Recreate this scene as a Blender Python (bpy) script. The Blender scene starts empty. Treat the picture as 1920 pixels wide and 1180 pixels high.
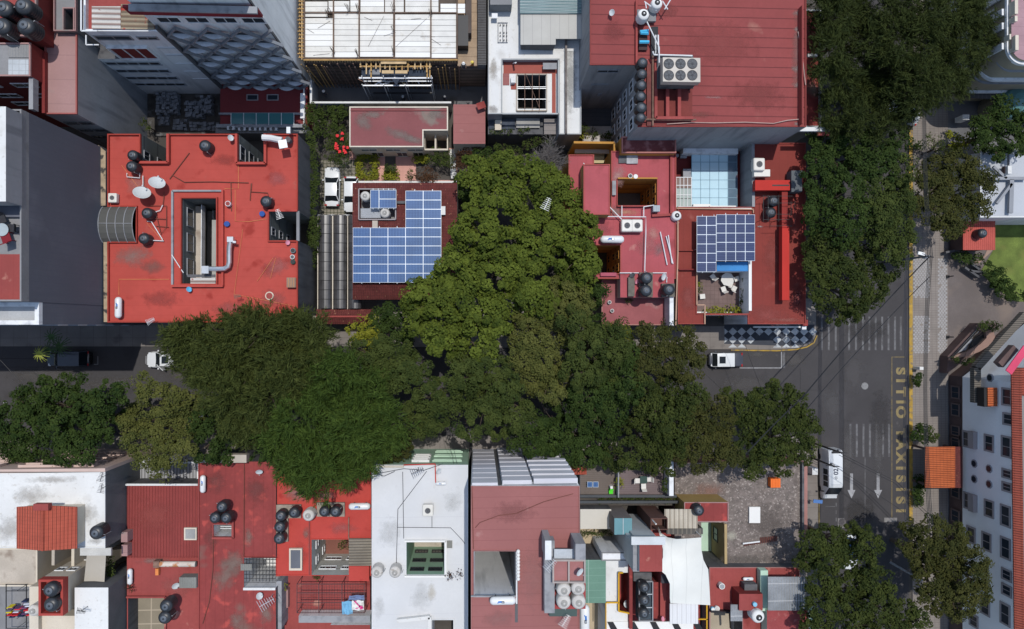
import bpy, bmesh, math, random
import numpy as np
from mathutils import Vector, Matrix, Quaternion
random.seed(7); RNG = np.random.default_rng(11)
S = bpy.context.scene; COL = S.collection
# ---------------------------------------------------------------- camera
H = 82.6; F = 1280.0; CX, CY = 960.0, 590.0; NX, NY = 895.0, 610.0
cam = bpy.data.objects.new('camera', bpy.data.cameras.new('camera')); COL.objects.link(cam)
cam.data.sensor_width = 36.0; cam.data.lens = 24.0; cam.data.clip_end = 2000; cam.data.clip_start = .5
_d = Vector(((NX-CX)/F, -(NY-CY)/F, -1)).normalized()
CQ = _d.rotation_difference(Vector((0, 0, -1)))
cam.rotation_mode = 'QUATERNION'; cam.rotation_quaternion = CQ; cam.location = (0, 0, H)
S.camera = cam
# ---------------------------------------------------------------- sky and sun
SV = Vector((-.085, -.27, -1)).normalized()            # direction the sunlight travels
elev = math.asin(-SV.z); azim = math.atan2(-SV.x, -SV.y)
W = bpy.data.worlds.new('World'); S.world = W; W.use_nodes = True
_n = W.node_tree.nodes; _s = _n.new('ShaderNodeTexSky'); _s.sky_type = 'NISHITA'; _s.sun_disc = False
_s.sun_elevation = elev; _s.sun_rotation = azim; _s.air_density = 1.3; _s.dust_density = 1.0
W.node_tree.links.new(_s.outputs[0], _n['Background'].inputs[0]); _n['Background'].inputs[1].default_value = .14
sun = bpy.data.objects.new('sun', bpy.data.lights.new('sun', 'SUN')); COL.objects.link(sun)
sun.data.energy = 2.9; sun.data.angle = math.radians(.5); sun.data.color = (1, .965, .91)
sun.rotation_mode = 'QUATERNION'; sun.rotation_quaternion = Vector((0, 0, -1)).rotation_difference(SV)
S.view_settings.view_transform = 'Standard'; S.view_settings.look = 'None'
S.view_settings.exposure = 0.12; S.view_settings.gamma = 1.0
S.cycles.max_bounces = 6; S.cycles.diffuse_bounces = 3; S.cycles.transparent_max_bounces = 8
# ---------------------------------------------------------------- helpers
def P(px, py, z=0.0):
    v = CQ @ Vector(((px-CX)/F, -(py-CY)/F, -1)); k = (z-H)/v.z
    return Vector((v.x*k, v.y*k, z))
def G(px, py, z=0.0, zz=None):
    p = P(px, py, z); return Vector((p.x, p.y, z if zz is None else zz))
def mpp(z): return (H-z)/F
def tag(o, label=None, cat=None, group=None, kind=None):
    for k, v in (('label', label), ('category', cat), ('group', group), ('kind', kind)):
        if v: o[k] = v
    return o
def thing(name, label, cat, loc=(0, 0, 0), rz=0, group=None):
    o = bpy.data.objects.new(name, None); COL.objects.link(o)
    o.location = loc; o.rotation_euler = (0, 0, rz); o.empty_display_size = .3
    return tag(o, label, cat, group)
def dup(o, parent=None, loc=None, rz=None, sc=None, label=None, group=None, rot=None):
    c = o.copy(); COL.objects.link(c)
    if parent: c.parent = parent
    if loc is not None: c.location = loc
    if rz is not None: c.rotation_euler = (0, 0, rz)
    if rot is not None: c.rotation_euler = rot
    if sc is not None: c.scale = (sc, sc, sc) if not hasattr(sc, '__len__') else sc
    if label: c['label'] = label
    if group: c['group'] = group
    for ch in [k for k in o.children]: dup(ch, c)
    return c
SPLIT = {'roof_kerb', 'roof_fitting', 'roof_block', 'coping', 'kerb', 'ledge', 'gate_pier', 'post', 'equipment_box', 'roof_pier', 'vent_cap', 'louvre_panel', 'patio_partition', 'well_kerb', 'sheet_cover', 'cowl', 'plenum_box', 'junk_cover', 'black_panel', 'window_box', 'tank_bench', 'tank_plinth', 'roof_patch', 'street_ledge', 'side_wall', 'sheet_roof', 'blue_sheet', 'kerb', 'upstand', 'glass_roof', 'skylight', 'inner_partition', 'garment', 'red_duct', 'rooftop_room', 'contents', 'emblem', 'corrugated_sheet', 'stair_box', 'terrace_tile', 'greenhouse_pane', 'white_side_wall', 'duct', 'red_wall', 'water_heater', 'roof_frame', 'terrace_rail', 'translucent_canopy', 'terrace_wall', 'netting', 'awning', 'atrium_wall', 'crimson_band', 'duct_slot', 'floor_slab', 'pole', 'frame', 'cells', 'roof', 'roof_hatch'}
class MB:
    """collects faces; build() links them as one mesh object"""
    def __init__(s): s.v = []; s.f = []; s.m = []; s.mats = []
    def mi(s, mat):
        if mat not in s.mats: s.mats.append(mat)
        return s.mats.index(mat)
    def face(s, pts, mat):
        n = len(s.v); s.v += [tuple(p) for p in pts]; s.f.append(tuple(range(n, n+len(pts)))); s.m.append(s.mi(mat))
    def hexa(s, b, t, mat):            # b, t: four corners each, counter-clockwise seen from above
        n = len(s.v); s.v += [tuple(p) for p in b]+[tuple(p) for p in t]; k = s.mi(mat)
        for f in ((3, 2, 1, 0), (4, 5, 6, 7), (0, 1, 5, 4), (1, 2, 6, 5), (2, 3, 7, 6), (3, 0, 4, 7)):
            s.f.append(tuple(n+i for i in f)); s.m.append(k)
    def box(s, x0, y0, z0, x1, y1, z1, mat):
        if x1 < x0: x0, x1 = x1, x0
        if y1 < y0: y0, y1 = y1, y0
        c = ((x0, y0), (x1, y0), (x1, y1), (x0, y1))
        s.hexa([(a, b, z0) for a, b in c], [(a, b, z1) for a, b in c], mat)
    def obox(s, c, sx, sy, sz, rz, mat, z0=None):   # oriented box; c centre of base
        ca, sa = math.cos(rz), math.sin(rz); q = []
        for a, b in ((-1, -1), (1, -1), (1, 1), (-1, 1)):
            x, y = a*sx/2, b*sy/2; q.append((c[0]+x*ca-y*sa, c[1]+x*sa+y*ca))
        s.hexa([(a, b, c[2]) for a, b in q], [(a, b, c[2]+sz) for a, b in q], mat)
    def bar(s, a, b, w, h, mat, up=Vector((0, 0, 1))):
        a = Vector(a); b = Vector(b); d = (b-a)
        if d.length < 1e-6: return
        d.normalize(); sd = d.cross(up)
        if sd.length < 1e-4: sd = Vector((1, 0, 0))
        sd.normalize(); u = sd.cross(d).normalized()
        q = lambda p: [p-sd*w/2-u*h/2, p+sd*w/2-u*h/2, p+sd*w/2+u*h/2, p-sd*w/2+u*h/2]
        s.hexa(q(a), q(b), mat)
    def tube(s, pts, r, mat, n=6, r2=None, cap=True):
        pts = [Vector(p) for p in pts]; m = len(pts); k = s.mi(mat); base = len(s.v); ref = None
        for i, p in enumerate(pts):
            d = (pts[min(i+1, m-1)]-pts[max(i-1, 0)]); d = d.normalized() if d.length > 1e-9 else Vector((0, 0, 1))
            if ref is None or abs(d.dot(ref)) > .99:
                ref = Vector((0, 0, 1)) if abs(d.z) < .9 else Vector((1, 0, 0))
            a = d.cross(ref).normalized(); b = d.cross(a).normalized(); ref = -b if False else ref
            rr = r if r2 is None else r+(r2-r)*i/max(1, m-1)
            for j in range(n):
                t = 2*math.pi*j/n; s.v.append(tuple(p+a*math.cos(t)*rr+b*math.sin(t)*rr))
        for i in range(m-1):
            for j in range(n):
                j2 = (j+1) % n
                s.f.append((base+i*n+j, base+(i+1)*n+j, base+(i+1)*n+j2, base+i*n+j2)); s.m.append(k)
        if cap:
            s.f.append(tuple(base+j for j in range(n))); s.m.append(k)
            s.f.append(tuple(base+(m-1)*n+j for j in reversed(range(n)))); s.m.append(k)
    def lathe(s, prof, mat, c=(0, 0, 0), n=20, M=None):
        k = s.mi(mat); base = len(s.v); m = len(prof)
        for r, z in prof:
            for j in range(n):
                t = 2*math.pi*j/n; p = Vector((r*math.cos(t), r*math.sin(t), z))
                if M is not None: p = M @ p
                s.v.append((p.x+c[0], p.y+c[1], p.z+c[2]))
        for i in range(m-1):
            for j in range(n):
                j2 = (j+1) % n; s.f.append((base+i*n+j, base+i*n+j2, base+(i+1)*n+j2, base+(i+1)*n+j)); s.m.append(k)
        s.f.append(tuple(base+j for j in reversed(range(n)))); s.m.append(k)
        s.f.append(tuple(base+(m-1)*n+j for j in range(n))); s.m.append(k)
    def prism(s, poly, z0, z1, mat, matside=None):
        if sum(a[0]*b[1]-b[0]*a[1] for a, b in zip(poly, poly[1:]+poly[:1])) < 0: poly = poly[::-1]
        s.face([(p[0], p[1], z1) for p in poly], mat)
        s.face([(p[0], p[1], z0) for p in poly][::-1], matside or mat)
        for a, b in zip(poly, poly[1:]+poly[:1]):
            s.face([(a[0], a[1], z0), (b[0], b[1], z0), (b[0], b[1], z1), (a[0], a[1], z1)], matside or mat)
    def build(s, name, parent=None, label=None, cat=None, group=None, kind=None, smooth=False, bevel=0, local=False):
        if parent and name in SPLIT and len(s.f) < 900:
            par = list(range(len(s.v)))
            def fd(i):
                while par[i] != i: par[i] = par[par[i]]; i = par[i]
                return i
            for f in s.f:
                for i in f[1:]: par[fd(i)] = fd(f[0])
            gr = {}
            for f, mi in zip(s.f, s.m): gr.setdefault(fd(f[0]), []).append((f, mi))
            if 1 < len(gr) <= 40:
                for fs in gr.values():
                    q = MB(); q.mats = s.mats; mp = {}
                    for f, mi in fs:
                        for i in f:
                            if i not in mp: mp[i] = len(q.v); q.v.append(s.v[i])
                        q.f.append(tuple(mp[i] for i in f)); q.m.append(mi)
                    SPLIT.discard(name); o = q.build(name, parent, label, None, None, kind, smooth, bevel, local); SPLIT.add(name)
                return o
        o0 = Vector((0, 0, 0))
        if parent and not local:
            q = parent
            while q: o0 += Vector(q.location); q = q.parent
        me = bpy.data.meshes.new(name)
        me.from_pydata([(x-o0.x, y-o0.y, z-o0.z) for x, y, z in s.v], [], s.f)
        for mt in s.mats: me.materials.append(mt)
        me.polygons.foreach_set('material_index', s.m)
        if smooth:
            bm = bmesh.new(); bm.from_mesh(me); bmesh.ops.remove_doubles(bm, verts=bm.verts, dist=1e-4); bm.to_mesh(me); bm.free()
            me.polygons.foreach_set('use_smooth', [True]*len(me.polygons))
            try: me.set_sharp_from_angle(angle=math.radians(38))
            except Exception: pass
        me.update()
        o = bpy.data.objects.new(name, me); COL.objects.link(o)
        if parent: o.parent = parent
        if bevel:
            b = o.modifiers.new('bevel', 'BEVEL'); b.width = bevel; b.segments = 2; b.limit_method = 'ANGLE'
        return tag(o, label, cat, group, kind)
# ---------------------------------------------------------------- materials
MATS = {}
def lin(c):
    if isinstance(c, str):
        c = [int(c[i:i+2], 16)/255 for i in (0, 2, 4)]
        c = [x/12.92 if x <= .04045 else ((x+.055)/1.055)**2.4 for x in c]
    return (c[0], c[1], c[2], 1)
def M(name, col, rough=.85, var=.14, vs=.5, patch=None, patch2=None, lines=None, lines2=None, ribs=None, metal=0, spec=.3, alpha=None, bump=.0, streak=None, coat=0):
    if name in MATS: return MATS[name]
    m = bpy.data.materials.new(name); m.use_nodes = True; MATS[name] = m
    N = m.node_tree.nodes; L = m.node_tree.links; b = N['Principled BSDF']
    b.inputs['Roughness'].default_value = rough; b.inputs['Metallic'].default_value = metal
    b.inputs['Specular IOR Level'].default_value = spec; b.inputs['Coat Weight'].default_value = coat
    g = N.new('ShaderNodeNewGeometry'); pos = g.outputs['Position']
    def noise(sc, det=3, off=0, vec=None):
        n = N.new('ShaderNodeTexNoise'); n.inputs['Scale'].default_value = sc; n.inputs['Detail'].default_value = det
        mp = N.new('ShaderNodeMapping'); mp.inputs['Location'].default_value = (off, off*1.7, 0)
        if vec: mp.inputs['Scale'].default_value = vec
        L.new(pos, mp.inputs[0]); L.new(mp.outputs[0], n.inputs['Vector']); return n.outputs['Fac']
    def ramp(fac, lo, hi):
        r = N.new('ShaderNodeMapRange'); r.inputs[1].default_value = lo; r.inputs[2].default_value = hi; L.new(fac, r.inputs[0]); r.clamp = True; return r.outputs[0]
    def mix(fac, a, c2):
        x = N.new('ShaderNodeMix'); x.data_type = 'RGBA'
        L.new(fac, x.inputs[0]) if not isinstance(fac, float) else setattr(x.inputs[0], 'default_value', fac)
        for s_, q in ((6, a), (7, c2)):
            if isinstance(q, tuple): x.inputs[s_].default_value = q
            else: L.new(q, x.inputs[s_])
        return x.outputs[2]
    def math_(op, a, c2=None):
        x = N.new('ShaderNodeMath'); x.operation = op
        for i, q in enumerate((a, c2)):
            if q is None: continue
            if isinstance(q, (int, float)): x.inputs[i].default_value = q
            else: L.new(q, x.inputs[i])
        return x.outputs[0]
    c = lin(col); sc_ = lambda k: (c[0]*k, c[1]*k, c[2]*k, 1)
    out = mix(ramp(noise(vs, 5), .3, .7), sc_(1-var), sc_(1+var))
    out = mix(ramp(noise(vs*14, 4, 5), .35, .75), out, mix(.5, out, sc_(1-var*1.2)))
    if streak: out = mix(ramp(noise(1.0, 3, 9, streak[1]), .5, .75), out, lin(streak[0]))
    if patch:
        out = mix(ramp(noise(patch[1], 6, 13), patch[2], patch[2]+patch[3]), out, lin(patch[0]))
    if patch2:
        out = mix(ramp(noise(patch2[1], 6, 31), patch2[2], patch2[2]+patch2[3]), out, lin(patch2[0]))
    sep = N.new('ShaderNodeSeparateXYZ'); L.new(pos, sep.inputs[0]); ax = {'x': 0, 'y': 1, 'z': 2}
    for ln in (lines, lines2):
        if ln:
            q = math_('FRACT', math_('DIVIDE', sep.outputs[ax[ln[0]]], ln[1]))
            q = math_('LESS_THAN', q, ln[2]/ln[1]); q = math_('MULTIPLY', q, ln[4] if len(ln) > 4 else .7)
            out = mix(q, out, lin(ln[3]))
    L.new(out, b.inputs['Base Color'])
    if ribs or bump:
        bp = N.new('ShaderNodeBump'); bp.inputs['Distance'].default_value = ribs[2] if ribs else .02; bp.inputs['Strength'].default_value = 1 if ribs else bump
        if ribs:
            q = math_('SINE', math_('MULTIPLY', sep.outputs[ax[ribs[0]]], 2*math.pi/ribs[1])); L.new(q, bp.inputs['Height'])
        else: L.new(noise(18, 4), bp.inputs['Height'])
        L.new(bp.outputs[0], b.inputs['Normal'])
    if alpha is not None: b.inputs['Alpha'].default_value = alpha
    return m
def glass(name, col, rough=.08, alpha=1.0, metal=0):
    return M(name, col, rough=rough, var=.05, spec=.3, alpha=alpha if alpha < 1 else None, metal=metal)
RED = M('red_roof_paint', (.385, .060, .046), var=.13, vs=.12, patch=((.30, .15, .12), .22, .63, .16), patch2=((.27, .03, .022), .5, .6, .1), lines=('y', 1.02, .05, (.30, .035, .025), .35), bump=.25)
RED2 = M('dark_red_membrane', (.225, .050, .047), var=.13, vs=.2, lines=('y', 1.02, .09, (.10, .022, .022), .9), patch=((.3, .13, .1), .3, .66, .12), bump=.3)
RED3 = M('rose_red_paint', (.27, .056, .050), var=.16, vs=.25, patch=((.42, .2, .15), .6, .66, .1), patch2=((.2, .035, .03), .4, .6, .1), lines=('x', 1.0, .04, (.2, .03, .03), .4))
RED4 = M('worn_red_membrane', (.22, .040, .037), var=.2, vs=.2, patch=((.15, .11, .09), .13, .6, .07), patch2=((.36, .06, .05), .8, .58, .1), lines=('x', 1.0, .05, (.14, .02, .02), .5))
RED5 = M('bright_red_paint', (.41, .052, .040), var=.12, vs=.3, patch=((.3, .1, .08), .4, .66, .1), patch2=((.32, .03, .025), .8, .62, .1))
REDC = M('red_ribbed_sheet', (.25, .048, .042), var=.12, ribs=('x', .3, .05), lines=('x', .3, .05, (.13, .02, .02), .55), patch=((.38, .12, .1), 1.5, .7, .05))
PINK = M('dusty_pink_membrane', (.27, .105, .098), var=.08, vs=.2, lines=('y', 1.0, .04, (.16, .05, .05), .5), patch=((.36, .2, .18), .5, .68, .1))
MAUVE = M('mauve_roof_paint', (.21, .072, .075), var=.14, vs=.3, patch=((.19, .15, .13), .18, .57, .05), patch2=((.3, .14, .14), .3, .62, .12))
ROSE = M('old_pink_concrete', (.32, .19, .18), var=.12, vs=.4, patch=((.22, .19, .18), .35, .6, .1), lines=('y', 2.4, .06, (.2, .12, .12), .6))
DRED = M('dark_red_wall', (.16, .022, .02), var=.15, vs=.3)
GREYC = M('grey_concrete', (.21, .21, .215), var=.15, vs=.3, patch=((.13, .13, .13), .4, .6, .15), bump=.3)
GREYW = M('grey_render_wall', (.27, .275, .29), var=.12, vs=.2, streak=((.16, .165, .18), (1.2, 1.2, .15)), bump=.2)
GREYD = M('dark_grey_wall', (.10, .10, .105), var=.2, vs=.3, streak=((.05, .05, .055), (1.5, 1.5, .12)))
SLATE = M('slate_blue_wall', (.112, .118, .142), rough=.9, var=.10, vs=.2, lines=('y', .55, .04, (.095, .10, .125), .6), streak=((.105, .11, .135), (1, 2.2, .08)), patch=((.15, .155, .18), .25, .6, .2), bump=.4)
WHITE = M('white_roof_paint', (.61, .61, .595), var=.06, vs=.3, patch=((.42, .4, .37), .35, .60, .2), patch2=((.45, .43, .4), 2.5, .60, .15), bump=.2)
WHITE2 = M('grey_white_membrane', (.535, .54, .545), var=.05, vs=.3, lines=('y', 5.1, .06, (.45, .45, .47), .5), patch=((.46, .45, .43), .5, .68, .1))
WHITEW = M('white_plaster', (.68, .69, .70), var=.08, vs=.4, streak=((.45, .46, .47), (1.5, 1.5, .2)))
BRIGHT = M('white_sheet', (.68, .675, .65), var=.03, vs=.5, rough=.6)
CREAM = M('cream_plaster', (.55, .49, .40), var=.1, vs=.5)
BEIGE = M('beige_plaster', (.42, .37, .31), var=.15, vs=.5, patch=((.25, .2, .16), .6, .6, .15))
OCHRE = M('ochre_plaster', (.42, .21, .045), var=.1, vs=.5, patch=((.2, .1, .04), .5, .66, .15))
MUSTARD = M('mustard_plaster', (.36, .25, .09), var=.1, vs=.5)
GREENP = M('sage_green_plaster', (.30, .45, .33), var=.1, vs=.6)
MINT = M('mint_green_plaster', (.42, .58, .46), var=.08, vs=.6)
BLACK = M('black_metal', (.018, .018, .02), rough=.5, var=.1)
PLASTIC = M('black_plastic', (.022, .025, .03), rough=.42, var=.2, vs=2, spec=.5, patch=((.06, .06, .06), 3, .62, .2))
LID = M('grey_lid', (.085, .10, .12), rough=.5, var=.15)
LIGHTM = M('pale_metal', (.5, .52, .54), rough=.45, var=.1, metal=.3)
GALV = M('galvanised_steel', (.55, .57, .58), rough=.32, var=.15, metal=.75, vs=2)
RUST = M('rusty_pipe', (.20, .12, .09), var=.3, vs=3)
WOOD = M('formwork_timber', (.42, .26, .10), var=.25, vs=2)
WOODL = M('pale_timber', (.5, .36, .2), var=.2, vs=2)
DARKP = M('dark_opening', (.02, .021, .024), rough=.3, var=.1)
PANE = glass('window_pane', (.025, .032, .042), rough=.12)
PANEB = glass('blue_glass', (.30, .50, .60), rough=.15)
FRAMEW = M('white_frame', (.62, .63, .64), rough=.5, var=.06)
FRAMEG = M('stone_frame', (.30, .27, .27), var=.1)
TILE = M('orange_clay_tile', (.40, .085, .052), var=.12, vs=1.2, ribs=('x', .3, .06), lines=('y', .36, .05, (.26, .05, .03), .5), lines2=('x', .3, .03, (.28, .055, .035), .35))
TILEX = M('orange_clay_tile_east', (.48, .12, .04), var=.15, vs=1.2, ribs=('y', .26, .06), lines=('x', .36, .05, (.28, .06, .03), .65), lines2=('y', .26, .04, (.3, .06, .03), .6))
TILED = M('old_red_tile', (.14, .034, .030), var=.3, vs=1.5, ribs=('x', .25, .05), lines=('y', .3, .05, (.08, .02, .02), .7), patch=((.38, .2, .12), 3.2, .66, .03))
ASPH = M('asphalt', (.054, .051, .053), rough=.92, var=.12, vs=.25, patch=((.045, .042, .044), .3, .6, .1), patch2=((.085, .08, .08), .7, .68, .1), bump=.35)
WALK = M('sidewalk_concrete', (.19, .17, .155), var=.14, vs=.5, lines=('x', 1.5, .05, (.09, .08, .075), .6), lines2=('y', 1.5, .05, (.09, .08, .075), .6), patch=((.12, .105, .1), .5, .6, .12))
DIRT = M('dark_ground', (.07, .062, .055), var=.25, vs=.5)
YARD = M('yard_concrete', (.13, .13, .135), var=.2, vs=.4, patch=((.07, .065, .06), .35, .58, .15))
BRICKP = M('brown_brick_paving', (.17, .125, .115), var=.18, vs=.6, lines=('x', .42, .05, (.10, .075, .07), .5), lines2=('y', .21, .035, (.10, .075, .07), .5), patch=((.24, .175, .14), .25, .6, .15))
YELLOW = M('yellow_paint', (.36, .23, .045), var=.25, vs=2, patch=((.16, .13, .09), 2.0, .52, .12))
YFADE = M('faded_yellow_paint', (.19, .145, .065), var=.25, vs=2, patch=((.085, .075, .062), 1.5, .52, .15))
WFADE = M('faded_white_paint', (.135, .134, .138), var=.25, vs=2, patch=((.078, .075, .077), 1.3, .48, .15))
WPAINT = M('white_road_paint', (.30, .30, .31), var=.2, vs=2, patch=((.15, .15, .15), 2, .6, .15))
LAWN = M('lawn', (.115, .155, .032), var=.35, vs=.6, patch=((.15, .16, .04), .4, .55, .2), bump=1)
HEDGEY = M('lime_leaf', (.27, .28, .012), var=.3, vs=3)

STN = {}
def stain_mat(col, seed=0, soft=.7, strength=.62, nz=2.6):
    k = (col, seed)
    if k in STN: return STN[k]
    m = bpy.data.materials.new('weathering_stain'); m.use_nodes = True; N = m.node_tree.nodes; L = m.node_tree.links; p = N['Principled BSDF']; p.inputs['Roughness'].default_value = .9
    def mt(op, a, b_=None, c=None):
        x = N.new('ShaderNodeMath'); x.operation = op
        for i, q in enumerate((a, b_, c)):
            if q is None: continue
            if isinstance(q, (int, float)): x.inputs[i].default_value = q
            else: L.new(q, x.inputs[i])
        return x.outputs[0]
    uv = N.new('ShaderNodeUVMap'); sp_ = N.new('ShaderNodeVectorMath'); sp_.operation = 'SUBTRACT'; sp_.inputs[1].default_value = (.5, .5, 0); L.new(uv.outputs[0], sp_.inputs[0]); ln = N.new('ShaderNodeVectorMath'); ln.operation = 'LENGTH'; L.new(sp_.outputs[0], ln.inputs[0])
    g = N.new('ShaderNodeNewGeometry'); n = N.new('ShaderNodeTexNoise'); n.inputs['Scale'].default_value = nz/2; n.inputs['Detail'].default_value = 7; n.inputs['Roughness'].default_value = .65; mp = N.new('ShaderNodeMapping'); mp.inputs['Location'].default_value = (seed*3.1, seed*1.3, 0); L.new(g.outputs['Position'], mp.inputs[0]); L.new(mp.outputs[0], n.inputs['Vector'])
    v = mt('SUBTRACT', mt('ADD', mt('SUBTRACT', 1.0, mt('MULTIPLY', ln.outputs['Value'], 2.1)), mt('MULTIPLY', n.outputs['Fac'], 1.5)), .95)
    r = N.new('ShaderNodeMapRange'); r.inputs[1].default_value = 0; r.inputs[2].default_value = soft; r.inputs[4].default_value = strength; L.new(v, r.inputs[0]); L.new(r.outputs[0], p.inputs['Alpha'])
    n2 = N.new('ShaderNodeTexNoise'); n2.inputs['Scale'].default_value = 5; n2.inputs['Detail'].default_value = 5; L.new(g.outputs['Position'], n2.inputs['Vector']); mx = N.new('ShaderNodeMix'); mx.data_type = 'RGBA'; mx.inputs[6].default_value = (col[0]*.75, col[1]*.75, col[2]*.75, 1); mx.inputs[7].default_value = (col[0]*1.25, col[1]*1.25, col[2]*1.25, 1); L.new(n2.outputs['Fac'], mx.inputs[0]); L.new(mx.outputs[2], p.inputs['Base Color'])
    STN[k] = m; return m
SK = [0]
def stain(parent, px, py, w, h, z, col, rot=0, seed=0, kind=None, name='weathering_stain', **k):
    """thin irregular patch of dirt or bare screed lying on the surface"""
    SK[0] += 1; zz = z+.006+.0009*(SK[0] % 9); c = P(px, py, z); W_, H_ = w*mpp(z), h*mpp(z); ca, sa = math.cos(rot), math.sin(rot); o0 = Vector((0, 0, 0))
    q = parent
    while q: o0 += Vector(q.location); q = q.parent
    me = bpy.data.meshes.new(name); me.from_pydata([(c.x+a*W_*ca-b_*H_*sa-o0.x, c.y+a*W_*sa+b_*H_*ca-o0.y, zz-o0.z) for a, b_ in ((-.5, -.5), (.5, -.5), (.5, .5), (-.5, .5))], [], [(0, 1, 2, 3)])
    uv = me.uv_layers.new(); uv.data.foreach_set('uv', [0, 0, 1, 0, 1, 1, 0, 1]); me.materials.append(stain_mat(col, seed, **k)); o = bpy.data.objects.new(name, me); COL.objects.link(o); o.parent = parent; return tag(o, kind=kind)
# ---------------------------------------------------------------- massing builder
def cells(inc, exc, extra=()):
    xs = sorted({v for r in list(inc)+list(exc) for v in (r[0], r[2])}); ys = sorted({v for r in list(inc)+list(exc) for v in (r[1], r[3])})
    X = sorted(set(xs) | {v+e for v in xs for e in extra}); Y = sorted(set(ys) | {v+e for v in ys for e in extra})
    ins = lambda x, y: any(r[0] < x < r[2] and r[1] < y < r[3] for r in inc) and not any(r[0] < x < r[2] and r[1] < y < r[3] for r in exc)
    return X, Y, ins
def block(root, inc, zt, zb=0.0, exc=(), roof=None, wall=None, h=0.0, t=3.0, cap=None, zref=None, holes=(), name='wall'):
    """extrudes a rectilinear roof outline given in picture pixels on the plane zref; parapet h high, t pixels thick; holes = (rect, floor z, floor material, wall material)"""
    zr = zt if zref is None else zref; allex = list(exc)+[q[0] for q in holes]
    Q = {}
    def q(x, y):
        if (x, y) not in Q: Q[(x, y)] = P(x, y, zr)
        return Q[(x, y)]
    X, Y, ins = cells(inc, allex, (-t, t) if h else ())
    e = t*.98
    def ring(x, y): return h > 0 and ins(x, y) and not all(ins(x+a*e, y+b*e) for a in (-1, 0, 1) for b in (-1, 0, 1))
    mw, mr, mp = MB(), MB(), MB(); n, m = len(X)-1, len(Y)-1
    st = {}
    for i in range(n):
        for j in range(m):
            cx, cy = (X[i]+X[i+1])/2, (Y[j]+Y[j+1])/2
            st[i, j] = 0 if not ins(cx, cy) else (2 if ring(cx, cy) else 1)
    hw = {id(k): k for k in holes}
    for (i, j), k in st.items():
        if not k: continue
        x0, x1, y0, y1 = X[i], X[i+1], Y[j], Y[j+1]
        z = zt if k == 2 or not h else zt-h
        a = [q(x0, y1), q(x1, y1), q(x1, y0), q(x0, y0)]
        (mp if k == 2 else mr).face([(p.x, p.y, z) for p in a], (cap or wall) if k == 2 else roof)
        for (di, dj), (pa, pb) in (((-1, 0), ((x0, y0), (x0, y1))), ((1, 0), ((x1, y1), (x1, y0))), ((0, -1), ((x1, y0), (x0, y0))), ((0, 1), ((x0, y1), (x1, y1)))):
            o = st.get((i+di, j+dj), 0)
            if o == k: continue
            A, B = q(*pa), q(*pb)
            if o == 0:
                bz, mt = zb, wall
                mx, my = (pa[0]+pb[0])/2+di*.5, (pa[1]+pb[1])/2+dj*.5
                for (r, fz, fm, wm) in holes:
                    if r[0] <= mx <= r[2] and r[1] <= my <= r[3]: bz, mt = fz, wm
                zz = zt-h if h else zt
                if k == 2: mp.face([(A.x, A.y, zz), (B.x, B.y, zz), (B.x, B.y, zt), (A.x, A.y, zt)], cap or wall)
                mw.face([(A.x, A.y, bz), (B.x, B.y, bz), (B.x, B.y, zz), (A.x, A.y, zz)], mt)
            elif k == 2: mp.face([(A.x, A.y, zt-h), (B.x, B.y, zt-h), (B.x, B.y, zt), (A.x, A.y, zt)], cap or wall)
    for (r, fz, fm, wm) in holes:
        a = [q2 for q2 in (P(r[0], r[3], zr), P(r[2], r[3], zr), P(r[2], r[1], zr), P(r[0], r[1], zr))]
        mf = MB(); mf.face([(p.x, p.y, fz+.01) for p in a], fm); mf.build('courtyard_floor', root)
    w = mw.build(name, root); r = mr.build('roof', root)
    if mp.f: mp.build('parapet', root)
    return w
def windows(root, A, B, specs, frame=None, pane=None, depth=.09, fw=.09, bars=1, flip=False, name='window'):
    """windows on the vertical wall from A to B; outside is to the right of A->B; specs = (u metres from A, z sill, width, height)"""
    A = Vector((A[0], A[1], 0)); B = Vector((B[0], B[1], 0)); d = (B-A).normalized(); n = Vector((d.y, -d.x, 0))*(-1 if flip else 1)
    frame = frame or FRAMEW; pane = pane or PANE
    for (u, z, w, h) in specs:
        f = MB(); c = A+d*u
        def bx(u0, u1, z0, z1, dp, mt, mb, d0=-.02):
            a, b = c+d*u0, c+d*u1; q = [a+n*d0, b+n*d0, b+n*dp, a+n*dp]
            if flip: q = q[::-1]
            mb.hexa([(p.x, p.y, z0) for p in q][::-1], [(p.x, p.y, z1) for p in q][::-1], mt)
        bx(0, fw, z, z+h, depth, frame, f); bx(w-fw, w, z, z+h, depth, frame, f)
        bx(fw, w-fw, z, z+fw, depth, frame, f); bx(fw, w-fw, z+h-fw, z+h, depth, frame, f)
        for k in range(bars):
            uu = fw+(w-2*fw)*(k+1)/(bars+1); bx(uu-.03, uu+.03, z+fw, z+h-fw, depth*.7, frame, f)
        o = f.build(name, root); g = MB(); bx(fw, w-fw, z+fw, z+h-fw, depth*.35, pane, g); g.build('pane', o)
def rect(mb, x0, y0, x1, y1, z, th, mat, zref=None):
    zr = z if zref is None else zref
    a = [P(x0, y1, zr), P(x1, y1, zr), P(x1, y0, zr), P(x0, y0, zr)]
    mb.hexa([(p.x, p.y, z-th) for p in a], [(p.x, p.y, z) for p in a], mat)
def polyp(mb, pts, z, th, mat, zref=None, side=None):
    zr = z if zref is None else zref
    mb.prism([tuple(P(x, y, zr))[:2] for x, y in pts], z-th, z, mat, side)
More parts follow.
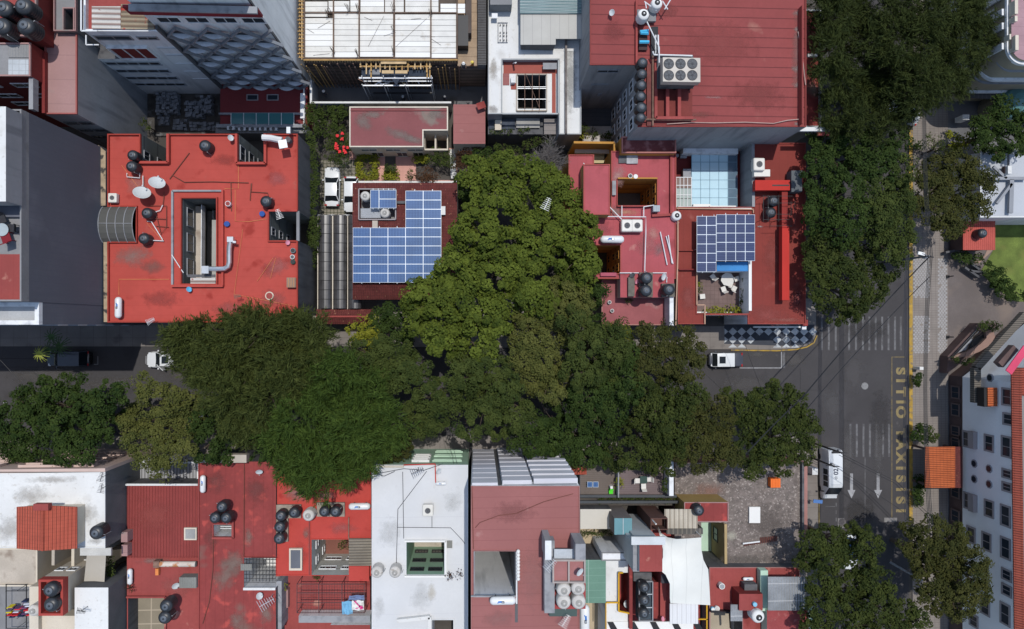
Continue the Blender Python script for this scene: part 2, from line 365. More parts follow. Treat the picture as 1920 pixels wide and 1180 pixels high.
def sheet(name, pts, z, mat, kind='structure', label=None, cat=None, **k):
    mb = MB(); a = [P(x, y, z) for x, y in pts]
    if sum(p.x*q.y-q.x*p.y for p, q in zip(a, a[1:]+a[:1])) < 0: a = a[::-1]
    mb.face(a, mat); return mb.build(name, kind=kind, label=label, cat=cat, **k)
# ---------------------------------------------------------------- ground, streets, markings
g = MB(); g.face([(-700, -700, -.03), (700, -700, -.03), (700, 700, -.03), (-700, 700, -.03)], DIRT); g.build('ground', kind='structure')
X, Y, ins = cells([(-2600, 650, 1534, 817), (1534, -2600, 1704, 3200)], [])
g = MB()
for i in range(len(X)-1):
    for j in range(len(Y)-1):
        if ins((X[i]+X[i+1])/2, (Y[j]+Y[j+1])/2): g.face([P(X[i], Y[j+1]), P(X[i+1], Y[j+1]), P(X[i+1], Y[j]), P(X[i], Y[j])], ASPH)
g.build('road', kind='structure')
def walk(name, pts, mat=None, z=.13):
    m = MB(); m.prism([tuple(P(x, y))[:2] for x, y in pts], -.03, z, mat or WALK, WALK); return m.build(name, kind='structure')
walk('pavement_north', [(-2600, 560), (1529, 560), (1529, 628), (1523, 641), (1510, 649), (1490, 653.5), (1455, 656), (700, 650), (-2600, 648)])
walk('pavement_south', [(-2600, 817), (1509, 817), (1533, 835), (1533, 3200), (1440, 3200), (1440, 900), (-2600, 900)])
walk('pavement_east', [(1710, -2600), (1776, -2600), (1776, 3200), (1710, 3200)], M('pale_paving', (.21, .185, .165), var=.15, vs=.5, lines=('x', .55, .05, (.11, .09, .085), .6), lines2=('y', .3, .04, (.11, .09, .085), .6)))
walk('kerb_yellow', [(1703.5, 245), (1710, 245), (1710, 975), (1703.5, 975)], YELLOW, .15)
walk('kerb_yellow_corner', [(1370, 655.5), (1455, 656.5), (1490, 654.5), (1511, 650), (1524, 642), (1530, 629), (1532, 629), (1526, 643.5), (1512, 652), (1491, 657), (1455, 659), (1370, 658)], YELLOW, .15)
walk('kerb_west', [(1533.5, 860), (1536, 860), (1536, 1000), (1533.5, 1000)], YFADE, .15)
PLZ = M('brown_plaza_asphalt', (.125, .105, .098), var=.15, vs=.35, patch=((.17, .135, .115), .18, .55, .12), bump=.3)
sheet('plaza', [(1776, 380), (2700, 380), (2700, 760), (1776, 760)], .05, PLZ)
sheet('plaza_north', [(1776, -900), (2700, -900), (2700, 380), (1776, 380)], .04, YARD)
sheet('plaza_south', [(1776, 760), (2700, 760), (2700, 2400), (1776, 2400)], .045, YARD)
# hexagonal white pavers, real tiles set on the pavement
HEXM = M('pale_paver', (.29, .28, .275), var=.12, vs=1.5)
hx = MB()
for (xa, xb) in ((1711, 1741), (1757, 1775)):
    j = 0; y = 487.0
    while y < 661:
        if not (558 < y < 592 and xa < 1740):
            x = xa+(2.7 if j % 2 else 0)
            while x < xb-2:
                if random.random() > .03:
                    a = [P(x+dx, y+dy) for dx, dy in ((0, 1.1), (2.1, 2.3), (4.2, 1.1), (4.2, -1.0), (2.1, -2.2), (0, -1.0))]
                    hx.face([(p.x, p.y, .136) for p in a], HEXM)
                x += 5.4
        y += 3.7; j += 1
hx.build('hexagon_pavers', kind='structure')
# chequered pavement
DIAB = M('slate_blue_tile', (.045, .05, .062), var=.15, vs=1, patch=((.1, .11, .12), 1, .6, .15)); DIAW = M('white_tile', (.44, .46, .47), var=.15, vs=.8, patch=((.2, .2, .21), 1.2, .58, .1))
m = MB(); m.prism([tuple(P(x, y, .134))[:2] for x, y in [(1358, 609), (1527, 609), (1527, 628), (1521, 640), (1505, 647), (1480, 649), (1358, 645)]], .131, .138, DIAB); m.build('chequered_pavement', kind='structure')
m = MB()
for j in range(3):
    for k in range(-1, 10):
        cx, cy = 1374+16.7*k, 622+15.2*j; hx_, hy_ = 8.2, 7.6
        if j == 1 and k in (3, 4) or (j == 2 and k in (2, 3, 4, 8, 9)) or (j == 1 and k == 9): continue
        pts = [(cx-hx_, cy), (cx, cy+hy_), (cx+hx_, cy), (cx, cy-hy_)]
        if j == 2: pts = [(cx-hx_, cy-.5), (cx+hx_, cy-.5), (cx, cy-hy_)]
        if k == -1: pts = [(cx+hx_-7, cy-6), (cx+hx_-7, cy+6), (cx+hx_, cy)] if j < 2 else None
        if pts: 
            a = [P(x, y, .142) for x, y in pts]
            if sum(p.x*q.y-q.x*p.y for p, q in zip(a, a[1:]+a[:1])) < 0: a = a[::-1]
            m.face(a, DIAW)
m.build('white_pavement_diamonds', kind='structure')
def mark(name, rects, mat, z=.006):
    m = MB()
    for r in rects:
        pts = [(r[0], r[1]), (r[2], r[1]), (r[2], r[3]), (r[0], r[3])] if len(r) == 4 else r
        a = [P(x, y, z) for x, y in pts]
        if sum(p.x*q.y-q.x*p.y for p, q in zip(a, a[1:]+a[:1])) < 0: a = a[::-1]
        m.face(a, mat)
    return m.build(name, kind='structure')
mark('zebra_crossing_north', [(x-1.8, 594, x+1.8, 657) for x in (1541, 1554, 1567, 1592, 1605, 1618, 1630, 1642, 1654, 1666, 1678, 1689)], WFADE)
mark('zebra_crossing_south', [(x-1.8, 795, x+1.8, 857) for x in (1594.5, 1606.5, 1619, 1631, 1643.5, 1655.5, 1667)], WFADE)
for x in (1596.5, 1646.5):
    mark('road_arrow', [[(x-2.8, 888), (x+2.8, 888), (x+2.8, 919), (x+7.5, 919), (x, 935), (x-7.5, 919), (x-2.8, 919)]], WPAINT)
mark('lane_line', [(1621.3, 858, 1622.7, 980), (1620.6, 590, 1622, 604), (1620.6, 600, 1622, 480)], WFADE)
mark('parking_line', [(1567, y, 1568.6, y+7) for y in range(943, 1000, 14)]+[(1548, 949.5, 1566, 950.5)], WFADE)
mark('taxi_bay_outline', [(1671.6, 669, 1673, 972), (1673, 669, 1696, 670.4)], YFADE)
mark('parking_bay_line', [(1387, 689.4, 1466, 691), (1464.4, 660, 1466, 689.4), (1270, 655, 1272, 658)], WPAINT)
mark('kerb_edge_line', [(1467, 660, 1472, 690)], WFADE)
mark('parking_bay_mark', [(273, 668, 274.6, 684), (273, 682.6, 281, 684), (183, 668, 184, 684), (5, 755, 13, 757), (176, 683, 184, 684)], WPAINT)
mark('concrete_patch', [(1658, 971, 1682, 979), (1571, 972, 1583, 990)], M('patched_concrete', (.2, .19, .185), var=.3, vs=2), .009)
# worn tar seams on the roads
mark('asphalt_seam', [(1500, 690, 1501, 760), (0, 672, 140, 673), (0, 688, 120, 689)], M('tar', (.03, .028, .03), var=.2), .005)
def text_mesh(name, s, size, mat, loc, rz, parent=None, kind=None, th=.004, bold=.02):
    cu = bpy.data.curves.new(name, 'FONT'); cu.body = s; cu.size = size; cu.offset = bold; cu.align_x = 'CENTER'; cu.align_y = 'CENTER'; cu.extrude = th
    o = bpy.data.objects.new(name, cu); COL.objects.link(o); dg = bpy.context.evaluated_depsgraph_get()
    me = bpy.data.meshes.new_from_object(o.evaluated_get(dg)); bpy.data.objects.remove(o)
    me.materials.clear(); me.materials.append(mat)
    q = bpy.data.objects.new(name, me); COL.objects.link(q); q.location = loc; q.rotation_euler = (0, 0, rz)
    if parent: q.parent = parent
    return tag(q, kind=kind)
for (x, y, w, h, c, sd) in ((1600, 700, 70, 120, (.085, .08, .082), 1), (1650, 780, 60, 130, (.045, .042, .044), 2), (1560, 760, 60, 90, (.085, .082, .084), 3), (1610, 960, 90, 70, (.04, .037, .036), 4), (1400, 720, 160, 50, (.085, .08, .08), 5), (1590, 850, 40, 160, (.09, .086, .087), 6), (1646, 850, 30, 170, (.088, .084, .085), 7), (90, 705, 200, 50, (.09, .083, .078), 2), (220, 720, 160, 40, (.085, .078, .074), 5), (1490, 675, 60, 40, (.095, .088, .085), 4), (1625, 620, 110, 60, (.045, .042, .043), 3), (1420, 665, 60, 14, (.10, .095, .09), 6), (350, 700, 120, 50, (.09, .08, .076), 1)):
    stain(None, x, y, w, h, .004, c, 0, sd, kind='structure', name='asphalt_stain', strength=.6, soft=.5)
mark('asphalt_trench_patch', [(1536, 700, 1571, 704), (1480, 730, 1536, 733), (1575, 905, 1580, 960), (1640, 600, 1646, 655)], M('newer_asphalt', (.048, .046, .048), var=.15), .0055)
for ch, y in zip('SITIOTAXISISI', (696, 714, 735, 754, 773, 812, 834, 858, 878, 898, 918, 938, 958)):
    o = text_mesh('taxi_bay_lettering', ch, 1.62, M('worn_yellow_lettering', (.23, .18, .085), var=.2, vs=2, patch=((.12, .10, .07), 2.2, .55, .15)), P(1688.5, y, .006), -math.pi/2, kind='structure', bold=.085)
    o.scale = (1.12, 1.0, 1)
g = MB(); g.lathe([(.44, 0), (.44, .012), (.36, .014)], M('cast_iron_cover', (.22, .22, .22), var=.4, vs=8), P(1621.5, 724, .0), 24); g.build('manhole_cover', kind='structure')
g = MB(); g.lathe([(.5, 0), (.5, .01)], M('worn_iron', (.11, .10, .10), var=.3, vs=5), P(1579, 980, .0), 24); g.build('manhole_cover', kind='structure')
# ================================================================ buildings
def bld(name, label, cat, px, py): return thing(name, label, cat, P(px, py, 0))
def strip(mb, pts, w, z0, z1, mat, zref):
    for a, b in zip(pts, pts[1:]):
        A, B = P(a[0], a[1], zref), P(b[0], b[1], zref); A.z = B.z = (z0+z1)/2; mb.bar(A, B, w, z1-z0, mat)
# --- tall slate block, left edge
b = bld('apartment_block', 'tall block with a blank slate blue side wall at the left edge', 'building', 150, 400)
block(b, [(-700, 205, 40, 565)], 22.5, roof=GREYC, wall=SLATE, h=1.0, t=3, cap=GREYC)
block(b, [(-700, 567, 73, 609)], 20.1, roof=M('pale_grey_roof', (.36, .37, .38)), wall=SLATE, h=.5, t=8, cap=WHITEW)
block(b, [(-700, 200, 11, 378)], 24.5, 22.5, roof=WHITE, wall=GREYW)
m = MB(); rect(m, -200, 475, 36, 563, 21.65, .15, RED3, 22.5); rect(m, -200, 378, 37, 405, 21.9, .4, SLATE, 22.5); m.build('red_terrace_floor', b)
A = P(-300, 609, 20.1); B = P(73, 609, 20.1)
windows(b, A, B, [(u, z, 1.8, 1.5) for u in (1, 4.5, 8, 11.5, 15) for z in (3, 6.2, 9.4, 12.6, 15.8)], frame=GREYW)
windows(b, P(40, 205, 22.5), P(-700, 205, 22.5), [(u, z, 1.2, .9) for u in (1, 4, 7, 10) for z in (19.4, 17, 14, 11)], frame=GREYD)
# --- top left group
b = bld('rooftop_house', 'dark red house with big black tanks in the top left corner', 'house', 0, 60)
block(b, [(-900, -900, 68, 68)], 16.8, roof=RED3, wall=DRED, h=.3, t=3, cap=ROSE)
block(b, [(-900, 80, 57, 143)], 16.4, roof=GREYC, wall=DRED, h=.15, t=3, cap=ROSE)
m = MB(); rect(m, 16, 84, 54, 108, 16.33, .05, M('fibre_sheet', (.25, .25, .25), ribs=('x', .25, .03))); rect(m, 16, 112, 54, 141, 16.33, .05, M('pale_skylight_sheet', (.42, .45, .47), rough=.4, lines=('x', .6, .06, (.3, .31, .32), .7), lines2=('y', .6, .06, (.3, .31, .32), .7)), 16.3); m.build('skylight', b)
m = MB(); rect(m, 54, 145, 62, 205, 16, .8, GREYW); m.build('ledge', b)
windows(b, P(-100, 143, 16.4), P(57, 143, 16.4), [(u, z, 2.2, 1.1) for u in (1, 4.5) for z in (13.5, 10.5, 8)])
b = bld('concrete_house', 'pink topped slab roof building with a tall grey blank side wall', 'building', 130, 150)
block(b, [(83, 58, 144, 214)], 14.3, roof=ROSE, wall=GREYW, h=.2, t=2.5, cap=M('red_kerb_paint', (.30, .09, .08)))
block(b, [(100, -300, 142, 58)], 14.9, roof=GREYC, wall=GREYD, h=.3, t=2, cap=ROSE, exc=[(119, 16, 137, 56)])
m = MB(); rect(m, 78, 96, 84, 212, 14.6, 14, DRED); m.build('red_side_wall', b)
windows(b, P(83, 214, 14.3), P(144, 214, 14.3), [(u, z, 1.2, .8) for u in (.3, 1.8) for z in (11, 8.5, 6)], frame=GREYD)
# --- tower with lattice front
b = bld('lattice_tower', 'grey tower with a diamond lattice front and ribbon windows beside it', 'building', 430, 150)
block(b, [(272, -100, 314, 176)], 10.6, roof=GREYD, wall=WHITEW, zref=0)
block(b, [(314, -100, 428, 176)], 17.3, roof=RED3, wall=WHITEW, zref=0, h=.5, t=3, cap=WHITEW)
block(b, [(428, -100, 588, 176)], 31, roof=GREYC, wall=WHITEW, zref=0)
A = P(272, 176); B = P(588, 176); y0 = A.y; x0 = A.x
windows(b, A, B, [(.4, z, 5.7, .95) for z in (9.0, 6.9, 4.8, 2.8)], frame=M('grey_frame', (.4, .42, .44)), bars=4)
windows(b, A, B, [(2.9, 15.4, 3.4, 1.0), (6.8, 15.5, 1.9, .7)], bars=1, frame=FRAMEG); windows(b, A, B, [(2.9, 11.0, 3.9, 3.0)], bars=2, pane=DRED, frame=WHITEW, depth=.3)
windows(b, A, B, [(7.6, 13.4, 2.2, .32), (7.6, 11.6, 2.3, .35), (7.6, 9.4, 2.2, .12), (7.6, 7.2, 2.2, .12), (7.6, 5.0, 2.2, .12)], bars=0)
windows(b, A, B, [(10.4+i*2.5, 19.2, 2.2, 1.3) for i in range(4)], frame=WHITEW, fw=.16)
m = MB(); m.box(x0+9, y0-.25, 21.6, x0+20.4, y0, 23.0, M('crimson_band', (.20, .02, .03))); m.box(x0+9.6, y0-.6, 23.0, x0+20.4, y0, 23.2, GREYW); m.box(x0+9.9, y0-.35, 3, x0+10.15, y0+.02, 19, GREYD); m.build('crimson_band', b)
LATT = M('lattice_steel', (.20, .21, .23), rough=.6, var=.15); LATD = M('lattice_back', (.60, .61, .64), var=.2, vs=.8)
m = MB(); m2 = MB(); u0, u1, z0, z1, nx, nz = x0+10.2, x0+20.35, 3.1, 18.9, 3.5, 9
du, dz = (u1-u0)/nx, (z1-z0)/nz
LEN = 0
def lens(cx, cz):
    f = MB(); n_ = 8; w_ = du*.40
    for k in range(n_):
        a_, c_ = -w_+2*w_*k/n_, -w_+2*w_*(k+1)/n_; fa, fc = math.cos(a_/w_*1.5708), math.cos(c_/w_*1.5708)
        f.hexa([(cx+a_, y0-.03, cz), (cx+c_, y0-.03, cz), (cx+c_, y0+.02, cz), (cx+a_, y0+.02, cz)], [(cx+a_, y0-.03, cz+.02+.42*fa), (cx+c_, y0-.03, cz+.02+.42*fc), (cx+c_, y0+.02, cz+.02+.42*fc), (cx+a_, y0+.02, cz+.02+.42*fa)], DARKP)
        f.hexa([(cx+a_, y0-.02, cz-.12), (cx+c_, y0-.02, cz-.12), (cx+c_, y0+.02, cz-.12), (cx+a_, y0+.02, cz-.12)][::-1], [(cx+a_, y0-.02-.5*fa, cz), (cx+c_, y0-.02-.5*fc, cz), (cx+c_, y0+.02, cz), (cx+a_, y0+.02, cz)][::-1], LATD)
    f.build('lens_balcony', b)
for i in range(5):
    for j in range(nz):
        for s_ in (0, 1):
            cx = u0+(i+.5*(j % 2))*du
            if not s_ and cx+du/2 <= u1+.1 and cx >= u0-.1: m.bar((cx, y0-.18, z0+j*dz), (cx+du/2, y0-.18, z0+(j+1)*dz), .3, .16, LATT)
            if s_ and cx-du/2 >= u0-.1 and cx <= u1+.1: m.bar((cx, y0-.18, z0+j*dz), (cx-du/2, y0-.18, z0+(j+1)*dz), .3, .16, LATT)
        # balcony slabs inside the diamonds
        cx = u0+(i+.5*((j+1) % 2))*du
        if u0+.3 < cx < u1-.3: lens(cx, z0+(j+.12)*dz)
lo = m.build('lattice', b)
e0 = P(588, 176)
m = MB(); 
for z in (3, 31): pass
m.box(e0.x, e0.y+.02, 0, e0.x+.12, e0.y+.3, 30, GREYD); m.build('downpipe', b)
# corrugated sheets on the lower wing
m = MB(); CORW = M('white_corrugated_sheet', (.5, .48, .45), ribs=('y', .5, .06), lines=('y', .5, .2, (.2, .12, .10), .8), patch=((.3, .1, .08), 1.2, .62, .05)); CORB = M('brown_corrugated_sheet', (.28, .23, .16), ribs=('y', .45, .06), lines=('y', .45, .2, (.14, .09, .06), .8), patch=((.35, .04, .03), .9, .62, .05))
rect(m, 172, 12, 226, 54, 17.5, .08, CORW); rect(m, 226.5, 8, 289, 55, 17.45, .08, CORB); m.build('corrugated_sheet', b)
m = MB(); strip(m, [(152, 0), (152, 58), (182, 58)], .12, 17.9, 18.02, FRAMEW, 18); strip(m, [(161, 66), (161, 84), (185, 84)], .1, 15.5, 15.6, FRAMEW, 15.6); m.build('railing', b)
# --- dark red annex at the foot of the tower
b = bld('low_annex', 'low dark red annex with a green glass roof strip below the lattice tower', 'building', 490, 220)
block(b, [(413, 150, 576, 236)], 3.2, roof=M('dark_red_roof', (.17, .028, .03), var=.1), wall=DRED)
block(b, [(404, 236, 577, 250)], 3.0, roof=GREYC, wall=GREYC)
m = MB(); GG = glass('green_glass', (.05, .16, .17), rough=.1)
for k in range(5): rect(m, 433.5+k*23.6, 212.5, 456+k*23.6, 234, 3.6, .06, GG)
m.build('glass_roof', b); m = MB(); strip(m, [(410, 213.5), (574, 213.5)], .22, 3.3, 3.55, GREYW, 3.5); strip(m, [(405, 236), (574, 236)], .4, 3.2, 3.6, GREYW, 3.6)
for x in (433, 456.6, 480.2, 503.8, 527.4, 551): strip(m, [(x, 212), (x, 235)], .06, 3.6, 3.68, FRAMEW, 3.68)
m.build('beam', b)
for x in (463, 501):
    m = MB(); rect(m, x-1, 177, x+21, 188.5, 3.3, .1, FRAMEG); f = m.build('skylight', b); m = MB(); rect(m, x+1, 178.8, x+19, 186.8, 3.34, .05, PANE); m.build('pane', f)
m = MB(); rect(m, 563, 175, 571, 222, 3.7, .5, WHITEW); m.build('planter_box', b)
m = MB(); m.prism([tuple(P(x, y, 1.5))[:2] for x, y in ((577, 160), (578.6, 160), (579, 252), (577, 252))], 0, 3.6, WHITE, WHITEW); m.build('garden_boundary_wall', label='thin white wall between the low annex and the construction yard', cat='wall')
# --- debris yard floor
sheet('yard_ground', [(268, 168), (415, 168), (415, 256), (268, 256)], .0, M('debris_ground', (.06, .055, .05), var=.4, vs=1.2, patch=((.12, .12, .12), 1, .55, .1)))
# --- red roofed block with courtyard
b = bld('courtyard_apartment_building', 'bright red roofed apartment building with a long central light well', 'building', 380, 430)
CW = M('courtyard_grey_wall', (.16, .17, .16), var=.2, vs=.4, lines=('z', 3.0, .3, (.07, .07, .07), .7)); CWB = M('courtyard_pale_wall', (.33, .33, .31), var=.1, vs=.4, lines=('z', 1.5, .12, (.15, .15, .15), .6))
block(b, [(201, 251, 558, 605)], 10.0, roof=RED, wall=GREYD, h=.3, t=2.4, cap=M('red_parapet', (.30, .04, .028)), exc=[(201, 388, 254, 453)],
      holes=[((340, 372, 405, 532), 0.2, YARD, CW), ((263, 250, 315, 305), 1.0, DIRT, CW), ((446, 250, 496, 306), 1.0, DIRT, CW), ((504, 396, 560, 451), .5, DIRT, CW)])
m = MB(); strip(m, [(323, 358), (417, 358)], .18, 9.7, 9.95, GREYW, 9.9); strip(m, [(323, 358), (323, 535)], .2, 9.7, 9.95, GREYW, 9.9); strip(m, [(418, 357), (418, 536)], .2, 9.7, 10.1, RED, 9.9); strip(m, [(322, 536.5), (419, 536.5)], .25, 9.7, 10.15, RED, 9.9)
strip(m, [(263, 305.5), (316, 305.5), (316, 252)], .25, 9.9, 10.25, RED, 10); strip(m, [(444, 252), (444, 307), (498, 307), (498, 252)], .25, 9.9, 10.25, RED, 10); strip(m, [(504, 395.5), (558, 395.5)], .2, 9.9, 10.2, RED, 10); strip(m, [(558.5, 396), (558.5, 452)], .3, 9.7, 10, GREYC, 10); m.build('kerb', b)
c0 = P(340, 532, 10); c1 = P(340, 372, 10); c2 = P(405, 372, 10); c3 = P(405, 532, 10)
windows(b, c1, c0, [(u, z, 2.0, 1.7) for u in (.7, 3.4, 6.1) for z in (1, 4, 7)], flip=True, frame=GREYW)
m = MB()
for z in (3.2, 6.4): m.box(c1.x, c0.y+.2, z-.25, c1.x+1.0, c1.y-.2, z, BEIGE); m.box(c1.x+.95, c0.y+.2, z, c1.x+1.03, c1.y-.2, z+.9, WHITEW)
m.build('gallery', b)
m = MB(); m.box(c2.x-.9, c0.y+.3, 0, c2.x-.6, c1.y-.5, 7, DRED); m.box(c2.x-2.0, c0.y+.1, 0, c2.x-.95, c1.y-1.6, 5.8, CWB); m.build('inner_partition', b)
m = MB(); rect(m, 357, 521, 404, 533, 9.7, .08, CORW, 9.7); rect(m, 352, 515, 404, 520, 9.8, .1, GREYD, 9.7); m.build('sheet_cover', b)
windows(b, P(263, 305, 10), P(263, 251, 10), [(.5, z, 1.0, 1.3) for z in (2, 5, 8)], frame=GREYW); windows(b, P(446, 306, 10), P(446, 252, 10), [(.5, z, 1.6, 1.6) for z in (2, 5, 7.8)], frame=GREYW)
windows(b, P(504, 450, 10), P(504, 397, 10), [(.6, z, .9, 1.4) for z in (2, 5, 7.8)], frame=GREYW)
E0 = P(558, 605, 10); E1 = P(558, 251, 10)
# arched translucent canopy on the west side
m = MB(); SM = glass('smoked_polycarbonate', (.09, .09, .085), rough=.3); a0 = P(192, 421, 10); a1 = P(255, 421, 10); hw = 33*mpp(10)
for k in range(7):
    t0, t1 = math.radians(-62+k*124/7), math.radians(-62+(k+1)*124/7)
    for i in range(4):
        xa, xb = a0.x+(a1.x-a0.x)*i/4+.04, a0.x+(a1.x-a0.x)*(i+1)/4-.04
        R_ = hw/math.sin(math.radians(62)); f = lambda t: (a0.y+R_*math.sin(t), 9.9+R_*(math.cos(t)-math.cos(math.radians(62)))*.8)
        y_0, z_0 = f(t0); y_1, z_1 = f(t1); m.hexa([(xa, y_0, z_0-.03), (xb, y_0, z_0-.03), (xb, y_1, z_1-.03), (xa, y_1, z_1-.03)], [(xa, y_0, z_0), (xb, y_0, z_0), (xb, y_1, z_1), (xa, y_1, z_1)], SM)
cn = m.build('arched_canopy', b); m = MB()
for i in range(5):
    xa = a0.x+(a1.x-a0.x)*i/4; m.tube([(xa, a0.y+R_*math.sin(math.radians(-62+k*12.4)), 9.93+R_*(math.cos(math.radians(-62+k*12.4))-math.cos(math.radians(62)))*.8) for k in range(11)], .045, GREYW, 5)
m.tube([(a0.x, a0.y, 9.95+R_*(1-math.cos(math.radians(62)))*.8), (a1.x, a0.y, 9.95+R_*(1-math.cos(math.radians(62)))*.8)], .04, GREYW, 5); m.build('canopy_rib', b)
m = MB(); BRW = M('old_brick_coping', (.34, .26, .17), var=.25, vs=1.5, patch=((.05, .045, .04), 1.0, .52, .08))
m.prism([tuple(P(x, y, 10.2))[:2] for x, y in ((184, 272), (198, 284), (198, 386), (184, 386))], 0, 10.2, BRW, GREYD); m.prism([tuple(P(x, y, 9.9))[:2] for x, y in ((194.5, 452), (201, 452), (203, 604), (195, 604))], 0, 9.95, BRW, GREYD)
m.build('boundary_wall', label='old brick topped wall between the slate side wall and the red roof', cat='wall')
# --- pink flat roofed house in the garden
b = bld('garden_house', 'low house with a dusty pink flat roof and a cream edge behind the garden', 'house', 740, 240)
block(b, [(655, 200, 840, 245), (655, 245, 794, 276)], 4.3, roof=MAUVE, wall=CREAM, h=.12, t=2.2, cap=M('cream_edge', (.62, .56, .47)))
m = MB(); strip(m, [(657, 207), (838, 207)], .12, 4.2, 4.3, M('pink_upstand', (.2, .06, .06)), 4.3); m.build('upstand', b)
windows(b, P(655, 276, 4.3), P(794, 276, 4.3), [(1.1, 2.7, 1.9, .9), (3.9, 2.7, 1.8, .9), (6.4, 2.7, 1.9, .9)], frame=CREAM)
windows(b, P(655, 276, 4.3), P(794, 276, 4.3), [(2.0, .1, 1.5, 2.0), (5.0, .1, 1.3, 2.0), (6.9, .1, 1.3, 2.0)], frame=CREAM)
block(b, [(794, 245, 840, 282)], 2.6, 0, roof=CREAM, wall=CREAM, exc=[(797, 249, 815, 279), (818, 249, 838, 279)])
b = bld('garden_outbuilding', 'small square outbuilding with a plain pink roof beside the garden house', 'house', 880, 235)
block(b, [(850, 196, 910, 270)], 4.8, roof=PINK, wall=CREAM); windows(b, P(850, 270, 4.8), P(910, 270, 4.8), [(.6, .8, 2.6, 1.4)], bars=2)
m = MB(); q = P(902, 199, 5.4); m.obox((q.x, q.y, 5.5), .95, .75, .12, .35, RED3); m.tube([(q.x, q.y, 4.8), (q.x, q.y, 5.5)], .05, RUST); m.build('tin_hood', b)
m = MB()
for pts in (((581, 150), (585, 150), (585, 194), (581, 194)), ((585, 190.5), (846, 190.5), (846, 194), (585, 194))): m.prism([tuple(P(x, y, 3.4))[:2] for x, y in pts], 0, 3.4, WHITE, GREYW)
m.build('yard_wall', label='long white topped wall along the south of the construction yard', cat='wall')
sheet('yard_floor', [(580, 148), (912, 148), (912, 196), (580, 196)], .01, YARD)
# --- house with solar panels
b = bld('tile_roofed_house', 'house with dark red tiled roof carrying two solar panel arrays', 'house', 745, 450)
block(b, [(661, 343, 857, 532)], 6.0, roof=TILED, wall=BEIGE, holes=[((674, 356, 741, 411), 4.6, GREYC, DRED)])
m = MB(); a = [P(661, 532, 6), P(857, 532, 6), P(857, 562, 5.0), P(661, 562, 5.0)]
m.hexa([(p.x, p.y, p.z-.15) for p in (a[3], a[2], a[1], a[0])], [a[3], a[2], a[1], a[0]], TILED); m.build('eave', b)
m = MB(); rect(m, 676, 391, 715, 409, 5.9, .05, M('zinc_sheet', (.40, .42, .45), ribs=('y', .22, .03), metal=.3, rough=.5)); rect(m, 744, 377, 760, 382, 6.3, .3, GREYD); rect(m, 698, 414, 708, 428, 6.6, .6, BEIGE); m.build('sheet_cover', b)
m = MB(); rect(m, 826, 387, 835, 403, 6.5, .4, WHITE); m.build('vent_box', b)
m = MB(); strip(m, [(673, 355), (742, 355), (742, 412), (673, 412), (673, 355)], .12, 6.0, 6.35, FRAMEG, 6.2); m.build('upstand', b)
# garage vaults
b = bld('vaulted_carport', 'carport of dark barrel vaulted plastic sheets beside the driveway', 'carport', 630, 490)
SMK = M('dark_polycarbonate', (.05, .048, .05), rough=.28, var=.35, vs=1.2, spec=.6)
for (xa, xb) in ((597, 622.5), (625, 650.5), (653, 678)):
    m = MB(); A = P(xa, 404, 3.4); B = P(xb, 404, 3.4); C = P(xa, 579, 3.4); r = (B.x-A.x)/2; n = 10
    for j in range(10):
        ya = A.y+(C.y-A.y)*j/10-.03; yb = A.y+(C.y-A.y)*(j+1)/10+.03
        for k in range(n):
            f = lambda k: ((A.x+r)-r*math.cos(math.pi*k/n), 3.4+.42*math.sin(math.pi*k/n)); (x_0, z_0), (x_1, z_1) = f(k), f(k+1)
            m.hexa([(x_0, yb, z_0-.03), (x_1, yb, z_1-.03), (x_1, ya, z_1-.03), (x_0, ya, z_0-.03)], [(x_0, yb, z_0), (x_1, yb, z_1), (x_1, ya, z_1), (x_0, ya, z_0)], SMK)
    m.build('vault', b)
    m = MB()
    for j in range(11):
        yy = A.y+(C.y-A.y)*j/10; m.tube([(A.x+r-r*math.cos(math.pi*k/10), yy, 3.42+.42*math.sin(math.pi*k/10)) for k in range(11)], .025, BLACK, 4)
    m.build('vault_rib', b)
m = MB(); strip(m, [(623.7, 403), (623.7, 580)], .12, 3.3, 3.5, CREAM, 3.5); strip(m, [(651.8, 403), (651.8, 580)], .08, 3.3, 3.5, CREAM, 3.5); strip(m, [(596, 404), (662, 404)], .14, 3.2, 3.5, WHITEW, 3.4); strip(m, [(596, 404), (596, 580)], .1, 3.2, 3.45, CREAM, 3.4)
for y in (404, 490, 578):
    for x in (597, 623.7): q = P(x, y, 3.3); m.tube([(q.x, q.y, 0), (q.x, q.y, 3.3)], .06, BLACK)
m.build('carport_frame', b)
b = bld('entrance_gate', 'street gate with a small old red tiled roof', 'gate', 650, 592)
m = MB(); a = [P(593, 580, 3.4), P(700, 580, 3.4), P(700, 594, 3.9), P(593, 594, 3.9), P(593, 608, 3.4), P(700, 608, 3.4)]
m.hexa([p-Vector((0, 0, .15)) for p in (a[3], a[2], a[1], a[0])], [a[3], a[2], a[1], a[0]], TILED); m.hexa([p-Vector((0, 0, .15)) for p in (a[4], a[5], a[2], a[3])], [a[4], a[5], a[2], a[3]], TILED); m.tube([a[3], a[2]], .12, RED3); m.build('roof', b)
m = MB(); q0 = P(595, 598, 0); q1 = P(698, 590, 0); m.box(q0.x, q0.y-.1, 0, q0.x+1, q0.y+.3, 3.3, BEIGE); m.box(q1.x-1, q0.y-.1, 0, q1.x, q0.y+.3, 3.3, BEIGE); m.build('gate_pier', b)
m = MB(); m.box(q0.x+1, q0.y, .05, q1.x-1, q0.y+.1, 2.9, WOOD); m.build('gate_leaf', b)
